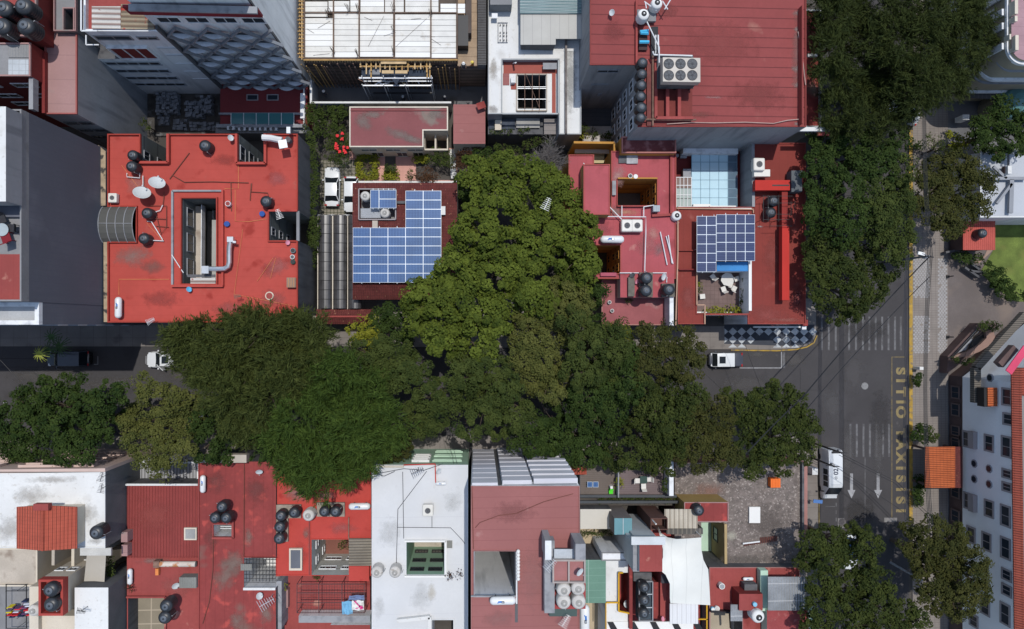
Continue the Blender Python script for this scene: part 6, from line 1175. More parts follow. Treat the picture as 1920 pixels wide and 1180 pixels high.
car('white and blue car half hidden below the street tree, bottom right', P(1590, 1030, 0), -R90-.15, CWHT, L=4.4, Wd=1.85, roofpaint=M('police_blue', (.06, .15, .4)))
car('silver car under the bluish tree on the south kerb', P(402, 782, 0), math.pi, CWHT, L=4.2, Wd=1.75)
d_ = MB(); q = P(313, 690, 0); d_.obox((q.x-.3, q.y+.1, .45), 1.0, .08, .75, -.75, CWHT); o = d_.build('open_car_door'); tag(o, 'white car door standing open on the street side', 'car door'); door = o
# van
vn = thing('parked_van', 'white passenger van with number on its roof parked at the west kerb', 'van', P(1548, 885, 0), -R90, 'parked vehicles'); L, Wd, Ht = 6.2, 1.95, 2.5
m = MB(); secs = []
for (x, zt_, wt) in ((-3.1, 2.3, .92), (-3.0, 2.42, .93), (-2.0, 2.5, .94), (1.0, 2.5, .94), (1.35, 2.42, .92), (2.4, 1.38, .9), (2.95, 1.15, .84), (3.1, .8, .78)):
    wb = min(.98, wt+.05); secs.append([(x, -wb*.95, .3), (x, -wb, .8), (x, -wb, min(1.3, zt_*.8)), (x, -wt*.90, zt_-.06), (x, -wt*.7, zt_), (x, wt*.7, zt_), (x, wt*.90, zt_-.06), (x, wb, min(1.3, zt_*.8)), (x, wb, .8), (x, wb*.95, .3)])
for a, c in zip(secs, secs[1:]):
    for k in range(9): m.face([a[k], c[k], c[k+1], a[k+1]][::-1], CWHT)
    m.face([a[0], a[9], c[9], c[0]], BLACK)
m.face(secs[0], CWHT); m.face(secs[-1][::-1], CWHT); m.build('body', vn, smooth=True, local=True)
m = MB(); m.hexa([(1.40, -.80, 2.34), (2.34, -.80, 1.42), (2.34, .80, 1.42), (1.40, .80, 2.34)], [(1.44, -.78, 2.44), (2.40, -.82, 1.50), (2.40, .82, 1.50), (1.44, .78, 2.44)], CARG); m.build('windscreen', vn, local=True)
for s in (-1, 1):
    for k, (xa, xb) in enumerate(((.75, 1.35), (.0, .65), (-.75, -.1), (-1.5, -.9))):
        if k == 3 and s < 0: continue
        m = MB(); m.hexa([(xa, s*.985-.01, 1.35), (xb, s*.985-.01, 1.35), (xb, s*.985+.01, 1.35), (xa, s*.985+.01, 1.35)], [(xa, s*.875-.01, 2.2), (xb, s*.875-.01, 2.2), (xb, s*.875+.02, 2.2), (xa, s*.875+.02, 2.2)], CARG); m.build('side_window', vn, local=True)
    m = MB(); m.obox((2.85, s*.66, .95), .25, .3, .15, 0, HL); m.build('headlight', vn, local=True); m = MB(); m.obox((2.0, s*1.12, 1.3), .12, .25, .3, 0, BLACK); m.build('side_mirror', vn, local=True)
    for sx in (-2.0, 1.95): w_ = MB(); w_.lathe([(.34, -.12), (.35, .12)], TYRE, (sx, s*.88, .35), 18, Matrix.Rotation(R90, 3, 'X')); w_.build('wheel', vn, local=True)
m = MB(); m.obox((-2.85, 0, 2.46), .22, 1.0, .06, 0, BLACK); m.obox((1.0, .0, 2.49), .12, 1.1, .05, 0, LIGHTM); m.build('roof_rack', vn, local=True)
q = text_mesh('roof_number', '02', .78, M('number_navy', (.02, .03, .06)), (-.55, .0, 2.506), math.pi, vn, th=.003)
m = MB()
for k in range(6): t_ = k*math.pi/3+.3; m.bar((.18+math.cos(t_)*.07, math.sin(t_)*.07-.02, 2.512), (.18+math.cos(t_)*.21, math.sin(t_)*.21-.02, 2.512), .06, .006, M('number_navy', 0))
m.build('roof_emblem', vn, local=True)
# ---------------------------------------------------------------- ducts and roof oddments
t = thing('galvanised_duct', 'bent shiny duct on the bright red roof leading to the light well', 'duct', P(428, 480, 9.7))
m = MB(); pts = [(432, 447, 10.6), (431, 456, 10.6), (429.5, 466, 10.5), (429.5, 492, 10.4), (427.5, 500, 10.4), (421, 504, 10.4), (412, 504.5, 10.4), (388, 504.5, 10.4)]; m.tube([P(x, y, z) for x, y, z in pts], .26, GALV, 8); m.build('duct_run', t, smooth=True)
m = MB(); rect(m, 378, 499, 391, 513, 10.7, .9, GALV); rect(m, 425.5, 444, 437, 454, 10.9, .5, GALV); rect(m, 436, 452, 442, 456, 10.8, .3, GALV); m.build('plenum_box', t)
t = thing('kitchen_duct', 'white duct ending in a tin cowl at the north edge of the bright red roof', 'duct', P(515, 262, 9.7))
m = MB(); m.tube([P(492, 258, 11), P(508, 259, 11), P(521, 262, 11), P(529, 263, 11)], .33, M('white_duct', (.62, .62, .62)), 8); m.build('duct_run', t, smooth=True); m = MB(); q = P(531, 271, 11.5); m.obox(q, .85, .85, .15, .2, GALV); m.lathe([(.3, 0), (.3, .7)], GREYD, P(543, 265, 10.2), 14); rect(m, 537, 238, 544, 250, 11.5, .3, LIGHTM); m.build('cowl', t)
t = thing('rusty_flue', 'thick rust stained white flue lying on the red roof, lower left', 'duct', P(330, 1060, 7)); m = MB(); m.tube([P(299, 1058, 7.6), P(367, 1058, 7.6)], .3, M('rust_stained_white', (.55, .48, .42), var=.15, patch=((.4, .18, .08), 1.2, .55, .1)), 10); m.build('duct_run', t, smooth=True); m = MB(); rect(m, 287, 1053, 298, 1065, 7.9, .8, RUST); m.build('plenum_box', t); m = MB(); rect(m, 291, 1067, 297, 1079, 7.5, .4, M('orange_bucket', (.6, .2, .06))); m.build('orange_box', t)
def pipes(name, lab, runs, z, r, mat, zs=None, cat='pipe'):
    m = MB()
    for run in runs: m.tube([P(x, y, z) for x, y in run], r, mat, 5)
    return m.build(name, label=lab, cat=cat)
RP = M('red_brown_pipe', (.15, .05, .035), var=.2); OR_ = M('orange_conduit', (.62, .22, .09))
pipes('roof_pipe', 'dark pipe run crossing the north part of the bright red roof', [[(355, 287), (318, 336), (324, 329), (346, 342), (400, 341), (430, 342), (466, 343)], [(433, 342), (434, 396)], [(472, 344), (471, 360), (502, 362), (503, 368)], [(471, 344), (469, 376)]], 9.8, .05, RP)
pipes('roof_pipe', 'thin orange conduit along the lower left of the bright red roof', [[(223, 553), (223, 524), (317, 524)]], 9.76, .035, OR_)
pipes('roof_pipe', 'thin orange conduit right of the central light well', [[(447, 268), (447, 354), (421, 354)], [(441, 356), (441, 415), (466, 416), (500, 411)]], 9.76, .03, OR_)
pipes('roof_cable', 'fine stay wires fanned over the bright red roof', [[(455, 430), (439, 552)], [(439, 552), (555, 575)], [(482, 528), (512, 484)], [(507, 522), (517, 484)], [(228, 310), (262, 355)], [(275, 418), (305, 452)]], 9.8, .02, OR_, cat='wire')
pipes('roof_pipe', 'white pipes linking the tanks and the large dishes on the red roof', [[(285, 400), (300, 395), (305, 385)], [(276, 415), (284, 416), (305, 450)], [(284, 451), (307, 452)], [(248, 315), (262, 325)], [(238, 325), (238, 332), (262, 334), (262, 324)], [(268, 330), (268, 352)], [(322, 478), (344, 512)]], 9.95, .05, FRAMEW)
pipes('roof_pipe', 'rusty clothes line frames beside the dishes on the red roof', [[(280, 386), (312, 386), (312, 426)], [(292, 400), (302, 440), (312, 425)], [(292, 424), (316, 426)], [(290, 410), (312, 411)], [(305, 387), (308, 360)]], 9.9, .035, RP, cat='wire')
pipes('roof_pipe', 'white and blue pipe loop around the two cream units on the rose roof', [[(1101, 406), (1211, 407), (1211, 435), (1209, 500), (1209, 511)], [(1094, 306), (1140, 385), (1166, 412)], [(1141, 310), (1141, 407)], [(1166, 386), (1166, 407)], [(1207, 388), (1226, 385)], [(1207, 388), (1207, 406)], [(1162, 512), (1250, 512), (1250, 530)]], 8.7, .055, FRAMEW)
pipes('white_pole', 'loose white and rusty poles lying on the rose roof', [[(1238, 435), (1251, 497)], [(1249, 443), (1262, 495)], [(1253, 441), (1260, 494)]], 8.3, .06, FRAMEW, cat='pole')
pipes('roof_cable', 'black cables sagging over the street end of the grey white roof', [[(697, 890), (757, 879), (795, 882), (830, 870)], [(697, 886), (720, 893), (740, 884)], [(800, 884), (746, 955), (743, 1062)], [(745, 989), (845, 990), (866, 1012), (872, 1020)], [(755, 885), (757, 1010)], [(810, 963), (810, 989)]], 9.7, .03, BLACK, cat='wire')
pipes('roof_cable', 'thin dark cable curving across the pink roof', [[(891, 990), (900, 980), (935, 967), (968, 963), (1020, 941), (1075, 926)], [(885, 912), (888, 1030)]], 19.1, .03, RP, cat='wire')
pipes('roof_cable', 'dark cable curving along the scuffed dark red roof', [[(400, 1010), (399, 1070), (392, 1130), (380, 1170)], [(458, 868), (457, 1045)]], 7.8, .04, RP, cat='wire')
pipes('lightning_mast', 'lattice mast and antennas at the top of the huge red roof', [[(1246, 18), (1262, -8)], [(1242, 2), (1252, 18)], [(1208, 3), (1231, 20)], [(1212, 16), (1210, 4)], [(1213, 41), (1234, 85)], [(1236, 88), (1236, 118)]], 15.5, .06, FRAMEW, cat='mast')
pipes('pump_pipework', 'blue valves and dark pipework in the channel of the huge red roof', [[(1200, 60), (1216, 58)], [(1199, 79), (1217, 79)], [(1201, 62), (1216, 63)]], 14.9, .16, M('valve_blue', (.06, .38, .60)), cat='pipework')
pipes('roof_pipe', 'rusty long pipe along the south edge of the huge red roof', [[(1195, 224), (1305, 225)], [(1224, 105), (1224, 236)]], 14.6, .09, RUST)
m = MB(); rect(m, 1198, 56, 1214, 94, 14.4, .1, M('pump_bed', (.05, .03, .03))); rect(m, 1221, 50, 1234, 106, 14.5, .1, M('cable_tray', (.03, .03, .033))); 
for k in range(16): rect(m, 1228, 66+k*2.3, 1231, 67+k*2.3, 14.62, .1, LIGHTM)
rect(m, 1195, 18, 1230, 40, 14.7, .4, GREYC); tag(m.build('service_channel'), 'dark service channel with trays on the huge red roof', 'tray')
for (x, y, z, rr, lab) in ((1188, 331, 8.4, 0, 'round pot beside the ochre light well'), ): pass
def antenna(px, py, z, h, rz, lab, mat=None, s=1):
    t = thing('television_antenna', lab, 'antenna', G(px, py, z), rz, 'roof antennas'); mt = mat or LIGHTM
    q = P(px, py, z+h); q.z = z; t.location = q
    m = MB(); m.tube([(0, 0, 0), (0, 0, h)], .03, mt, 5); m.build('mast', t, local=True); m = MB(); m.bar((-.8*s, 0, h), (.9*s, 0, h), .05, .05, mt)
    for k in range(7): x = -.75*s+k*.26*s; l = (.65-.05*k)*s; m.bar((x, -l, h+.03), (x, l, h+.03), .035, .035, mt)
    m.build('boom', t, local=True)
antenna(1025, 383, 9, 5.5, 1.15, 'white antenna rising above the bright green tree', BRIGHT, .75); antenna(499, 1131, 7.7, 2.5, .5, 'antenna at the lower right of the scuffed dark red roof'); antenna(1032, 1060, 20, 1.5, .8, 'antenna beside the platform on the pink roof', s=.7)
antenna(1060, 1165, 19, 1.4, 1.0, 'antenna at the bottom of the pink roof', BRIGHT, .7); antenna(782, 884, 9.5, 2, .4, 'antenna at the street end of the grey white roof', GREYD, .8); antenna(523, 402, 10, 1.5, 1.9, 'white antenna at the east well of the bright red roof', BRIGHT, .6); antenna(152, 1146, 10.4, 1.2, -.2, 'dark antenna on the white roof, bottom left', BLACK, .5); antenna(190, 895, 11.4, 1.5, 1.3, 'upper antenna at the corner of the white roof', GREYD, .55); antenna(190, 916, 11.4, 1.5, 1.4, 'lower antenna at the corner of the white roof', GREYD, .55)
antenna(445, 556, 9.8, 1.2, .2, 'dark antenna at the foot of the bright red roof', RUST, .4); antenna(282, 602, 10, 1, .5, 'bent antenna at the street edge of the bright red roof', LIGHTM, .5)
# small loose things
def bx_thing(name, lab, cat, px, py, z, sx, sy, sz, rz, mats, top=None):
    q = P(px, py, z+sz); q.z = z; t = thing(name, lab, cat, q, rz); m = MB(); m.obox((0, 0, 0), sx, sy, sz, 0, mats); 
    m.build('box_body', t, local=True); m = MB(); m.obox((0, 0, sz), sx*1.04, sy*1.04, .04, 0, top or mats); 
    for k in (-1, 0, 1): m.obox((k*sx*.3, 0, sz+.04), sx*.06, sy*.96, .03, 0, mats)
    m.build('box_lid', t, local=True); return t
bx_thing('wooden_crate', 'wooden crate with a grey board near the right edge of the bright red roof', 'crate', 546, 530, 9.7, .9, 1.0, .6, 0, M('orange_wood', (.42, .22, .09)), M('grey_board_wood', (.25, .16, .12)))
bx_thing('plastic_crate', 'bright orange plastic crate on the gravel roof under the trees', 'crate', 1454, 906, 4.6, 1.1, 1.0, .8, 0, M('orange_plastic', (.75, .16, .03)))
bx_thing('white_cabinet', 'white utility cabinet on the west pavement beside the van', 'cabinet', 1528, 884, .13, .65, .8, 1.2, 0, M('cabinet_white', (.62, .63, .63)))
bx_thing('white_cabinet', 'white utility box by the dark forecourt, top right', 'cabinet', 1811, 220, .5, .8, .6, 1.4, 0, BRIGHT)
bx_thing('grey_cabinet', 'grey junction box fixed at the rose roof well corner', 'cabinet', 1231, 391, 8.1, .7, .65, .8, 0, M('cabinet_grey', (.36, .40, .42)))
bx_thing('pavement_bin', 'white lidded box on the clipped street bush', 'bin', 1728, 691, .13, .5, .35, 1.3, 0, BRIGHT)
def lathe_thing(name, lab, cat, px, py, z, prof, mat, top=None, pz=None):
    h = max(p[1] for p in prof); q = P(px, py, z+h); q.z = z; t = thing(name, lab, cat, q); m = MB(); m.lathe(prof, mat, n=16); m.build('vessel', t, local=True, smooth=True)
    if top: m = MB(); m.lathe([(prof[-1][0]*.8, h+.005), (prof[-1][0]*.78, h+.03)], top, n=14); m.build('contents', t, local=True)
for (x, y, z, r, h, mt, tp, lab) in ((549, 470, 9.7, .28, .4, M('grey_green_plastic', (.18, .24, .25)), BLACK, 'grey green bucket below the pink dish'), (548, 482, 9.7, .25, .3, BRIGHT, GREYD, 'white ringed bucket below the grey green bucket'), (549, 491, 9.7, .26, .3, M('dark_green_plastic', (.02, .09, .07)), BLACK, 'dark green pot, lowest of the pots by the red roof edge'),
  (491, 401, 9.7, .3, .4, M('blue_plastic', (.03, .08, .28)), None, 'blue pot left of the east well'), (425, 420, 9.7, .3, .35, M('blue_plastic', 0), None, 'blue pot right of the central light well'), (505, 555, 9.7, .45, .12, CREAM, RED3, 'shallow oval tray on the lower right of the red roof'), (1143, 567, 6.6, .22, .3, BRIGHT, GREYD, 'upper small white vent on the faded rose roof'), (1148, 583, 6.6, .22, .3, BRIGHT, GREYD, 'lower small white vent on the faded rose roof'),
  (1354, 1100, 6, .35, .7, BRIGHT, GREYW, 'round white ventilator on the dark red roof, bottom right'), (1337, 1143, 6, .25, .4, M('light_blue_plastic', (.2, .45, .6)), BRIGHT, 'light blue drum beside the white drums'), (1345, 1142, 6, .3, .4, BRIGHT, PALE, 'white drum, middle of the small drums'), (1416, 1134, 8.2, .25, .4, M('light_blue_plastic', 0), None, 'pale blue bucket on the small red block'),
  (816, 1077, 0, 0, 0, None, None, ''), (863, 1077, 0, 0, 0, None, None, ''), (427, 382, 9.7, .3, .6, LIGHTM, RED3, 'small shiny ventilator right of the central light well'), (1182, 330, 8.2, .26, .35, BRIGHT, GREYD, 'white pot among the dark pots above the ochre well'), (1192, 331, 8.2, .26, .35, BRIGHT, None, 'second white pot above the ochre well')):
    if mt: lathe_thing('bucket' if 'bucket' in lab or 'pot' in lab or 'drum' in lab else ('tray' if 'tray' in lab else 'roof_vent'), lab, 'bucket' if 'bucket' in lab or 'pot' in lab or 'drum' in lab else ('tray' if 'tray' in lab else 'vent'), x, y, z, [(r*.85, 0), (r, h*.8), (r*.95, h)], mt, tp)
# debris: stacked block piles in the yard below the tower
m0 = None; BLK = M('grey_block', (.20, .21, .23), var=.3, vs=2); k_ = 0
for (x, y, nx, ny, nz, lab) in ((322, 195, 6, 7, 6, 'largest stack of grey blocks in the yard below the tower'), (312, 223, 3, 4, 4, 'small block stack at the left of the yard'), (372, 205, 5, 6, 5, 'middle stack of grey blocks in the yard'), (396, 198, 3, 6, 6, 'block stack nearest the dark red annex'), (388, 236, 8, 3, 3, 'long low block row at the bottom of the yard'), (342, 232, 4, 4, 2, 'low scattered blocks left of the long block row')):
    t = thing('block_stack', lab, 'stack of blocks', P(x, y, 0), 0, 'stacks of grey blocks in the yard'); m = MB()
    for i in range(nx):
        for j in range(ny):
            for l in range(max(1, nz-random.randint(0, 3))):
                if random.random() < .9: m.obox(((i-nx/2)*.42+random.uniform(-.05, .05), (j-ny/2)*.34+random.uniform(-.04, .04), l*.2), .38, .30, .19, random.uniform(-.15, .15), BLK)
    m.build('blocks', t, local=True)
# terrace furniture
FW = M('garden_furniture_white', (.60, .58, .54), var=.08)
def chair(lab, px, py, z, rz, mat=FW, group='pale chairs on the terrace of the corner building', s=1):
    t = thing('garden_chair', lab, 'chair', P(px, py, z+.5), rz, group); t.location.z = z; t.scale = (s,)*3
    m = MB(); m.obox((0, 0, .42), .55, .55, .05, 0, mat); m.build('seat', t, local=True); m = MB(); m.bar((-.28, 0, .45), (-.42, 0, .95), .55, .04, mat, up=Vector((0, 1, 0))); 
    m = MB(); m.hexa([(-.32, -.27, .45), (-.27, -.27, .45), (-.27, .27, .45), (-.32, .27, .45)], [(-.5, -.27, .95), (-.45, -.27, .97), (-.45, .27, .97), (-.5, .27, .95)], mat); m.build('backrest', t, local=True)
    for a in (-.25, .25):
        for c in (-.25, .25): m = MB(); m.tube([(a, c, 0), (a, c, .42)], .025, mat, 5); m.build('leg', t, local=True)
    return t
c0_ = chair('chair at the top left of the corner terrace, alone near the solar array', 1337, 519, 4.6, 2.2)
for (x, y, r, lab) in ((1382, 523, .3, 'chair right of the white terrace table'), (1370, 533, 1.2, 'chair tucked just below the white terrace table'), (1357, 542, 1.9, 'chair lower left of the white terrace table'), (1377, 541, 1.1, 'chair lower right of the white terrace table'), (1318, 556, .1, 'single chair by the left wall of the corner terrace')):
    q = P(x, y, 5.1); q.z = 4.6; dup(c0_, loc=q, rz=r, label=lab)
t = thing('terrace_table', 'pale octagonal table under the navy solar array edge', 'table', P(1364, 524, 5.3), .2); t.location.z = 4.6; m = MB(); m.lathe([(.78, .70), (.8, .74)], FW, n=8); m.build('table_top', t, local=True)
for s in ((-.5, -.5), (.5, -.5), (.5, .5), (-.5, .5)): m = MB(); m.tube([(s[0], s[1], 0), (s[0], s[1], .7)], .03, FW, 5); m.build('leg', t, local=True)
DK = M('brown_wicker', (.14, .11, .09), var=.2)
for (x, y, r, lab) in ((1196, 902, 0, 'left chair of the deck terrace table'), (1216, 899, 3.1, 'right chair of the deck terrace table'), (1207, 912, 1.6, 'lower chair of the deck terrace table')): q = P(x, y, 6.1); q.z = 5.6; o = dup(c0_, loc=q, rz=r, label=lab, group='brown chairs on the deck terrace')
t = thing('deck_table', 'small dark square table on the brown deck terrace', 'table', P(1207, 900, 6.2)); t.location.z = 5.45; m = MB(); m.obox((0, 0, .7), .8, .8, .05, 0, M('dark_green_top', (.04, .07, .06))); m.build('table_top', t, local=True)
for s in ((-.3, -.3), (.3, -.3), (.3, .3), (-.3, .3)): m = MB(); m.tube([(s[0], s[1], 0), (s[0], s[1], .7)], .03, BLACK, 5); m.build('leg', t, local=True)
for (x, y, r, lab) in ((22, 428, 3.1, 'dark chair right of the round table at the left edge terrace'), (4, 412, -1.2, 'dark chair above the round table at the left edge terrace')): q = P(x, y, 21.9); q.z = 21.5; chair(lab, x, y, 21.5, r, M('black_chair', (.03, .03, .035)), 'dark chairs on the slate block terrace', 1.2)
chair('dark red chair below the round table at the left edge terrace', 13, 446, 21.5, 1.9, M('wine_red', (.18, .012, .02)), 'dark chairs on the slate block terrace', 1.4)
t = thing('round_table', 'round glass table on the left edge terrace', 'table', P(4, 431, 22.2)); t.location.z = 21.5; m = MB(); m.lathe([(.55, .72), (.55, .75)], M('table_glass', (.35, .4, .42), rough=.1), n=20); m.build('table_top', t, local=True); m = MB(); m.tube([(0, 0, 0), (0, 0, .72)], .06, BLACK); m.build('leg', t, local=True)
t = thing('toy_figure', 'bright green toy chair on the dark deck terrace', 'toy', P(1147, 922, 6.2)); t.location.z = 5.45; GT = M('toy_green', (.08, .62, .03)); m = MB(); m.obox((0, -.1, 0), .45, .5, .35, 0, GT); m.build('seat', t, local=True); m = MB(); m.obox((0, .2, .3), .4, .12, .5, 0, GT); m.build('backrest', t, local=True); m = MB(); m.obox((0, .45, 0), .3, .3, .75, .2, BRIGHT); m.build('white_box', t, local=True)
# laundry and sail
t = thing('laundry_sheets', 'blue and white pink patterned sheets hanging on the caged terrace', 'laundry', P(665, 1137, 7)); m = MB()
def cloth(m, pts, z, mat, n=6):
    a = [P(x, y, z) for x, y in pts]
    for i in range(n):
        for j in range(n):
            f = lambda u, v: a[0].lerp(a[1], u).lerp(a[3].lerp(a[2], u), v)+Vector((0, 0, .12*math.sin(u*9+v*3)+.05*math.sin(v*11)))
            m.face([f(i/n, j/n), f((i+1)/n, j/n), f((i+1)/n, (j+1)/n), f(i/n, (j+1)/n)], mat)
cloth(m, [(641, 1128), (662, 1127), (661, 1152), (642, 1153)], 7.15, M('sheet_blue', (.16, .38, .56))); cloth(m, [(655, 1117), (683, 1116), (683, 1127), (653, 1127)], 7.1, M('sheet_grey_blue', (.14, .19, .33))); m.build('blue_sheet', t)
m = MB(); cloth(m, [(660, 1126), (682, 1126), (682, 1145), (660, 1145)], 7.4, BRIGHT); m.build('white_sheet', t); m = MB()
for (x, y, w_, h_, r_) in ((667, 1130, 8, 2, -.8), (672, 1135, 8, 2, -.7), (676, 1138, 7, 4, -.2), (678, 1141, 6, 3, .3), (669, 1141, 5, 1.5, .2), (666, 1127.5, 5, 1, .1)): q = P(x, y, 7.68); m.obox(q, w_*mpp(7.5), h_*mpp(7.5), .01, r_, M('print_pink', (.62, .06, .22)))
m.build('pink_print', t)
t = thing('shade_sail', 'large white tensioned shade sail above the rooftop terrace', 'shade sail', P(1290, 1060, 3.4)); SAIL = M('sail_white', (.64, .64, .60), var=.05, rough=.7, lines=('x', 1.6, .05, (.45, .45, .42), .7))
tp_ = [(1232, 984), (1240, 1000), (1252, 1008), (1268, 1011), (1290, 1010), (1315, 1008), (1315, 1030), (1319, 1050), (1328, 1068), (1330, 1100), (1332, 1135)]; bt_ = [(1232, 984), (1240, 1018), (1244, 1036), (1245, 1046), (1243, 1060), (1239, 1072), (1246, 1080), (1256, 1088), (1256, 1100), (1257, 1130), (1256, 1165)]
bt_ = [(1232.5, 985), (1238, 1008), (1243, 1030), (1243, 1045), (1240, 1058), (1238.5, 1070), (1248, 1078), (1256, 1095), (1256, 1110), (1256, 1122), (1257, 1131)]
m = MB()
for a, c, d, e in zip(tp_, tp_[1:], bt_[1:], bt_):
    n = 6
    for k in range(n):
        g_ = lambda p, q_, u, zz: P(p[0]+(q_[0]-p[0])*u, p[1]+(q_[1]-p[1])*u, zz)
        i_ = tp_.index(a); zz = lambda u, i: 10.4-.5*math.sin(math.pi*u)+.25*math.sin(i*1.1)
        m.face([g_(e, a, k/n, zz(k/n, i_)), g_(d, c, k/n, zz(k/n, i_+1)), g_(d, c, (k+1)/n, zz((k+1)/n, i_+1)), g_(e, a, (k+1)/n, zz((k+1)/n, i_))][::-1], SAIL)
m.build('sail_cloth', t, smooth=True)
m = MB(); rect(m, 1256, 1132, 1309, 1170, 9.6, .08, M('white_ribbed_sheet', (.62, .62, .62), var=.03, ribs=('x', .5, .04), lines=('x', .5, .04, (.5, .5, .52), .6))); m.build('lower_sheet', t); m = MB(); q = P(1231, 984, 11); m.tube([(q.x, q.y, 3.4), (q.x, q.y, 10.8)], .08, BRIGHT); q = P(1316, 1007, 10); m.tube([(q.x, q.y, 3.4), (q.x, q.y, 10)], .06, BRIGHT); m.build('pole', t)
# drying clothes
t = thing('drying_clothes', 'jumble of coloured clothes drying on the lines, bottom left', 'laundry', P(30, 1142, 8)); 
for k in range(26):
    m = MB(); q = P(random.uniform(9, 50), random.uniform(1128, 1158), 8.0); q.z = 7.3; m.hexa([q+Vector(v) for v in ((0, 0, 0), (.5, 0, 0), (.5, .08, 0), (0, .08, 0))], [q+Vector(v) for v in ((-.05, -.1, .7), (.5, -.1, .65), (.52, 0, .65), (0, 0, .7))], random.choice((M('cloth_purple', (.12, .05, .12)), M('cloth_navy', (.02, .03, .08)), M('cloth_pale', (.5, .52, .6)), M('cloth_grey', (.15, .16, .18)), M('cloth_red', (.5, .02, .03)), M('cloth_yellow', (.6, .5, .02)), BRIGHT))); m.build('garment', t)
# ---------------------------------------------------------------- street furniture and cables
def pole(lab, px, py, h, lamp=None, mat=None, name='utility_pole'):
    t = thing(name, lab, 'pole' if name == 'utility_pole' else 'street lamp', P(px, py, 0)); m = MB(); m.tube([(0, 0, 0), (0, 0, h)], .14, mat or GREYD, 8, r2=.09); m.build('shaft', t, local=True)
    m = MB(); m.bar((-.8, .1, h-.5), (.8, -.1, h-.5), .1, .1, BLACK); m.lathe([(.18, 0), (.2, .5)], GREYW, (.3, 0, h-1.4), 10); m.build('crossarm', t, local=True)
    if lamp: m = MB(); m.tube([(0, 0, h-.3), (lamp[0]*.7, lamp[1]*.7, h+.2), (lamp[0], lamp[1], h+.1)], .04, GREYW, 5); m.build('lamp_arm', t, local=True); m = MB(); m.obox((lamp[0], lamp[1], h), .7, .3, .14, math.atan2(lamp[1], lamp[0]), BRIGHT); m.build('lamp_head', t, local=True)
    return t
pole('dark pole leaning over the back of the white van', 1525, 831, 6.6, mat=BLACK); pole('thin dark pole over the middle of the white van roof', 1521, 858, 5.6, mat=BLACK)
pole('cable pole standing on the east pavement among the trees', 1591, 503, 15.2, (-.9, .2)); pole('cable pole at the lower end of the yellow kerb', 1709, 985, 7.5, (-.8, -.6)); pole('tall lamp pole beside the top right trees', 1535, 130, 11, (1.2, .5), RED3, 'street_lamp')
pole('white headed street lamp between the two bottom right trees', 1670, 1055, 6, (-.5, .3), LIGHTM, 'street_lamp')
for (y, lab) in ((519, 'upper short black bollard beside the hexagon pavers'), (632, 'lower short black bollard beside the hexagon pavers')):
    t = thing('bollard', lab, 'bollard', P(1776, y, .1), 0, 'black bollards'); m = MB(); m.tube([(0, 0, 0), (0, 0, 1.15)], .07, BLACK, 8); m.build('post', t, local=True); m = MB(); m.obox((0, 0, 0), .35, .35, .2, 0, BLACK); m.build('foot', t, local=True)
def cable(lab, pts, z, r, n=3, sp=.16, mat=BLACK):
    m = MB()
    for k in range(n):
        w_ = [P(x, y, z)+Vector(((k-(n-1)/2)*sp, (k-(n-1)/2)*sp*.6, 0)) for x, y in pts]; full = []
        for a, c in zip(w_, w_[1:]):
            for i in range(10): u = i/10; p = a.lerp(c, u); p.z -= 1.0*4*u*(1-u)*min(1, (c-a).length/40)*(1+.1*k); full.append(p)
        full.append(w_[-1]); m.tube(full, r, mat, 5)
    m.build('overhead_cable', label=lab, cat='cable')
cable('thick bundle of overhead cables running along the east pavement', [(1742, -60), (1744, 480), (1745, 990)], 14.9, .03, 4, .16)
cable('overhead cable bundle running along the yellow kerb line', [(1702, 478), (1701, 700), (1700, 978)], 15.3, .036, 3, .16, M('cable_grey', (.035, .035, .042)))
cable('pair of cables crossing the junction diagonally from the east pole', [(1744, 480), (1505, 745), (1400, 850)], 14, .035, 2, .22); cable('thinner cables crossing the junction below the first pair', [(1742, 520), (1512, 768)], 14, .025, 2, .14)
cable('cables running from the van pole to the lower east pole', [(1575, 852), (1680, 905), (1760, 985)], 6.9, .03, 2, .25); cable('single cable from the thin pole across the road arrows', [(1568, 876), (1680, 950), (1745, 1000)], 6.0, .025, 1)
cable('thin cables crossing the street by the parked white roofed car', [(1395, 640), (1440, 760)], 6.5, .02, 1); cable('second thin cable crossing the street left of the junction', [(1310, 690), (1370, 745)], 6.5, .02, 1); cable('thin cable above the left end of the street', [(0, 675), (52, 735)], 6.5, .025, 1)
cable('thin cables over the street side of the grey white roof', [(838, 800), (862, 905), (877, 945)], 9, .022, 2, .3)
m = MB(); q = P(1530, 942, 3); m.obox((q.x+.4, q.y, 2.6), 1.1, .4, .1, -.1, M('sign_blue', (.08, .18, .42))); m.tube([(q.x-.2, q.y, 0), (q.x-.2, q.y, 2.7)], .04, GREYW, 6); tag(m.build('blue_street_sign'), 'small blue sign on a post at the front of the van', 'sign')
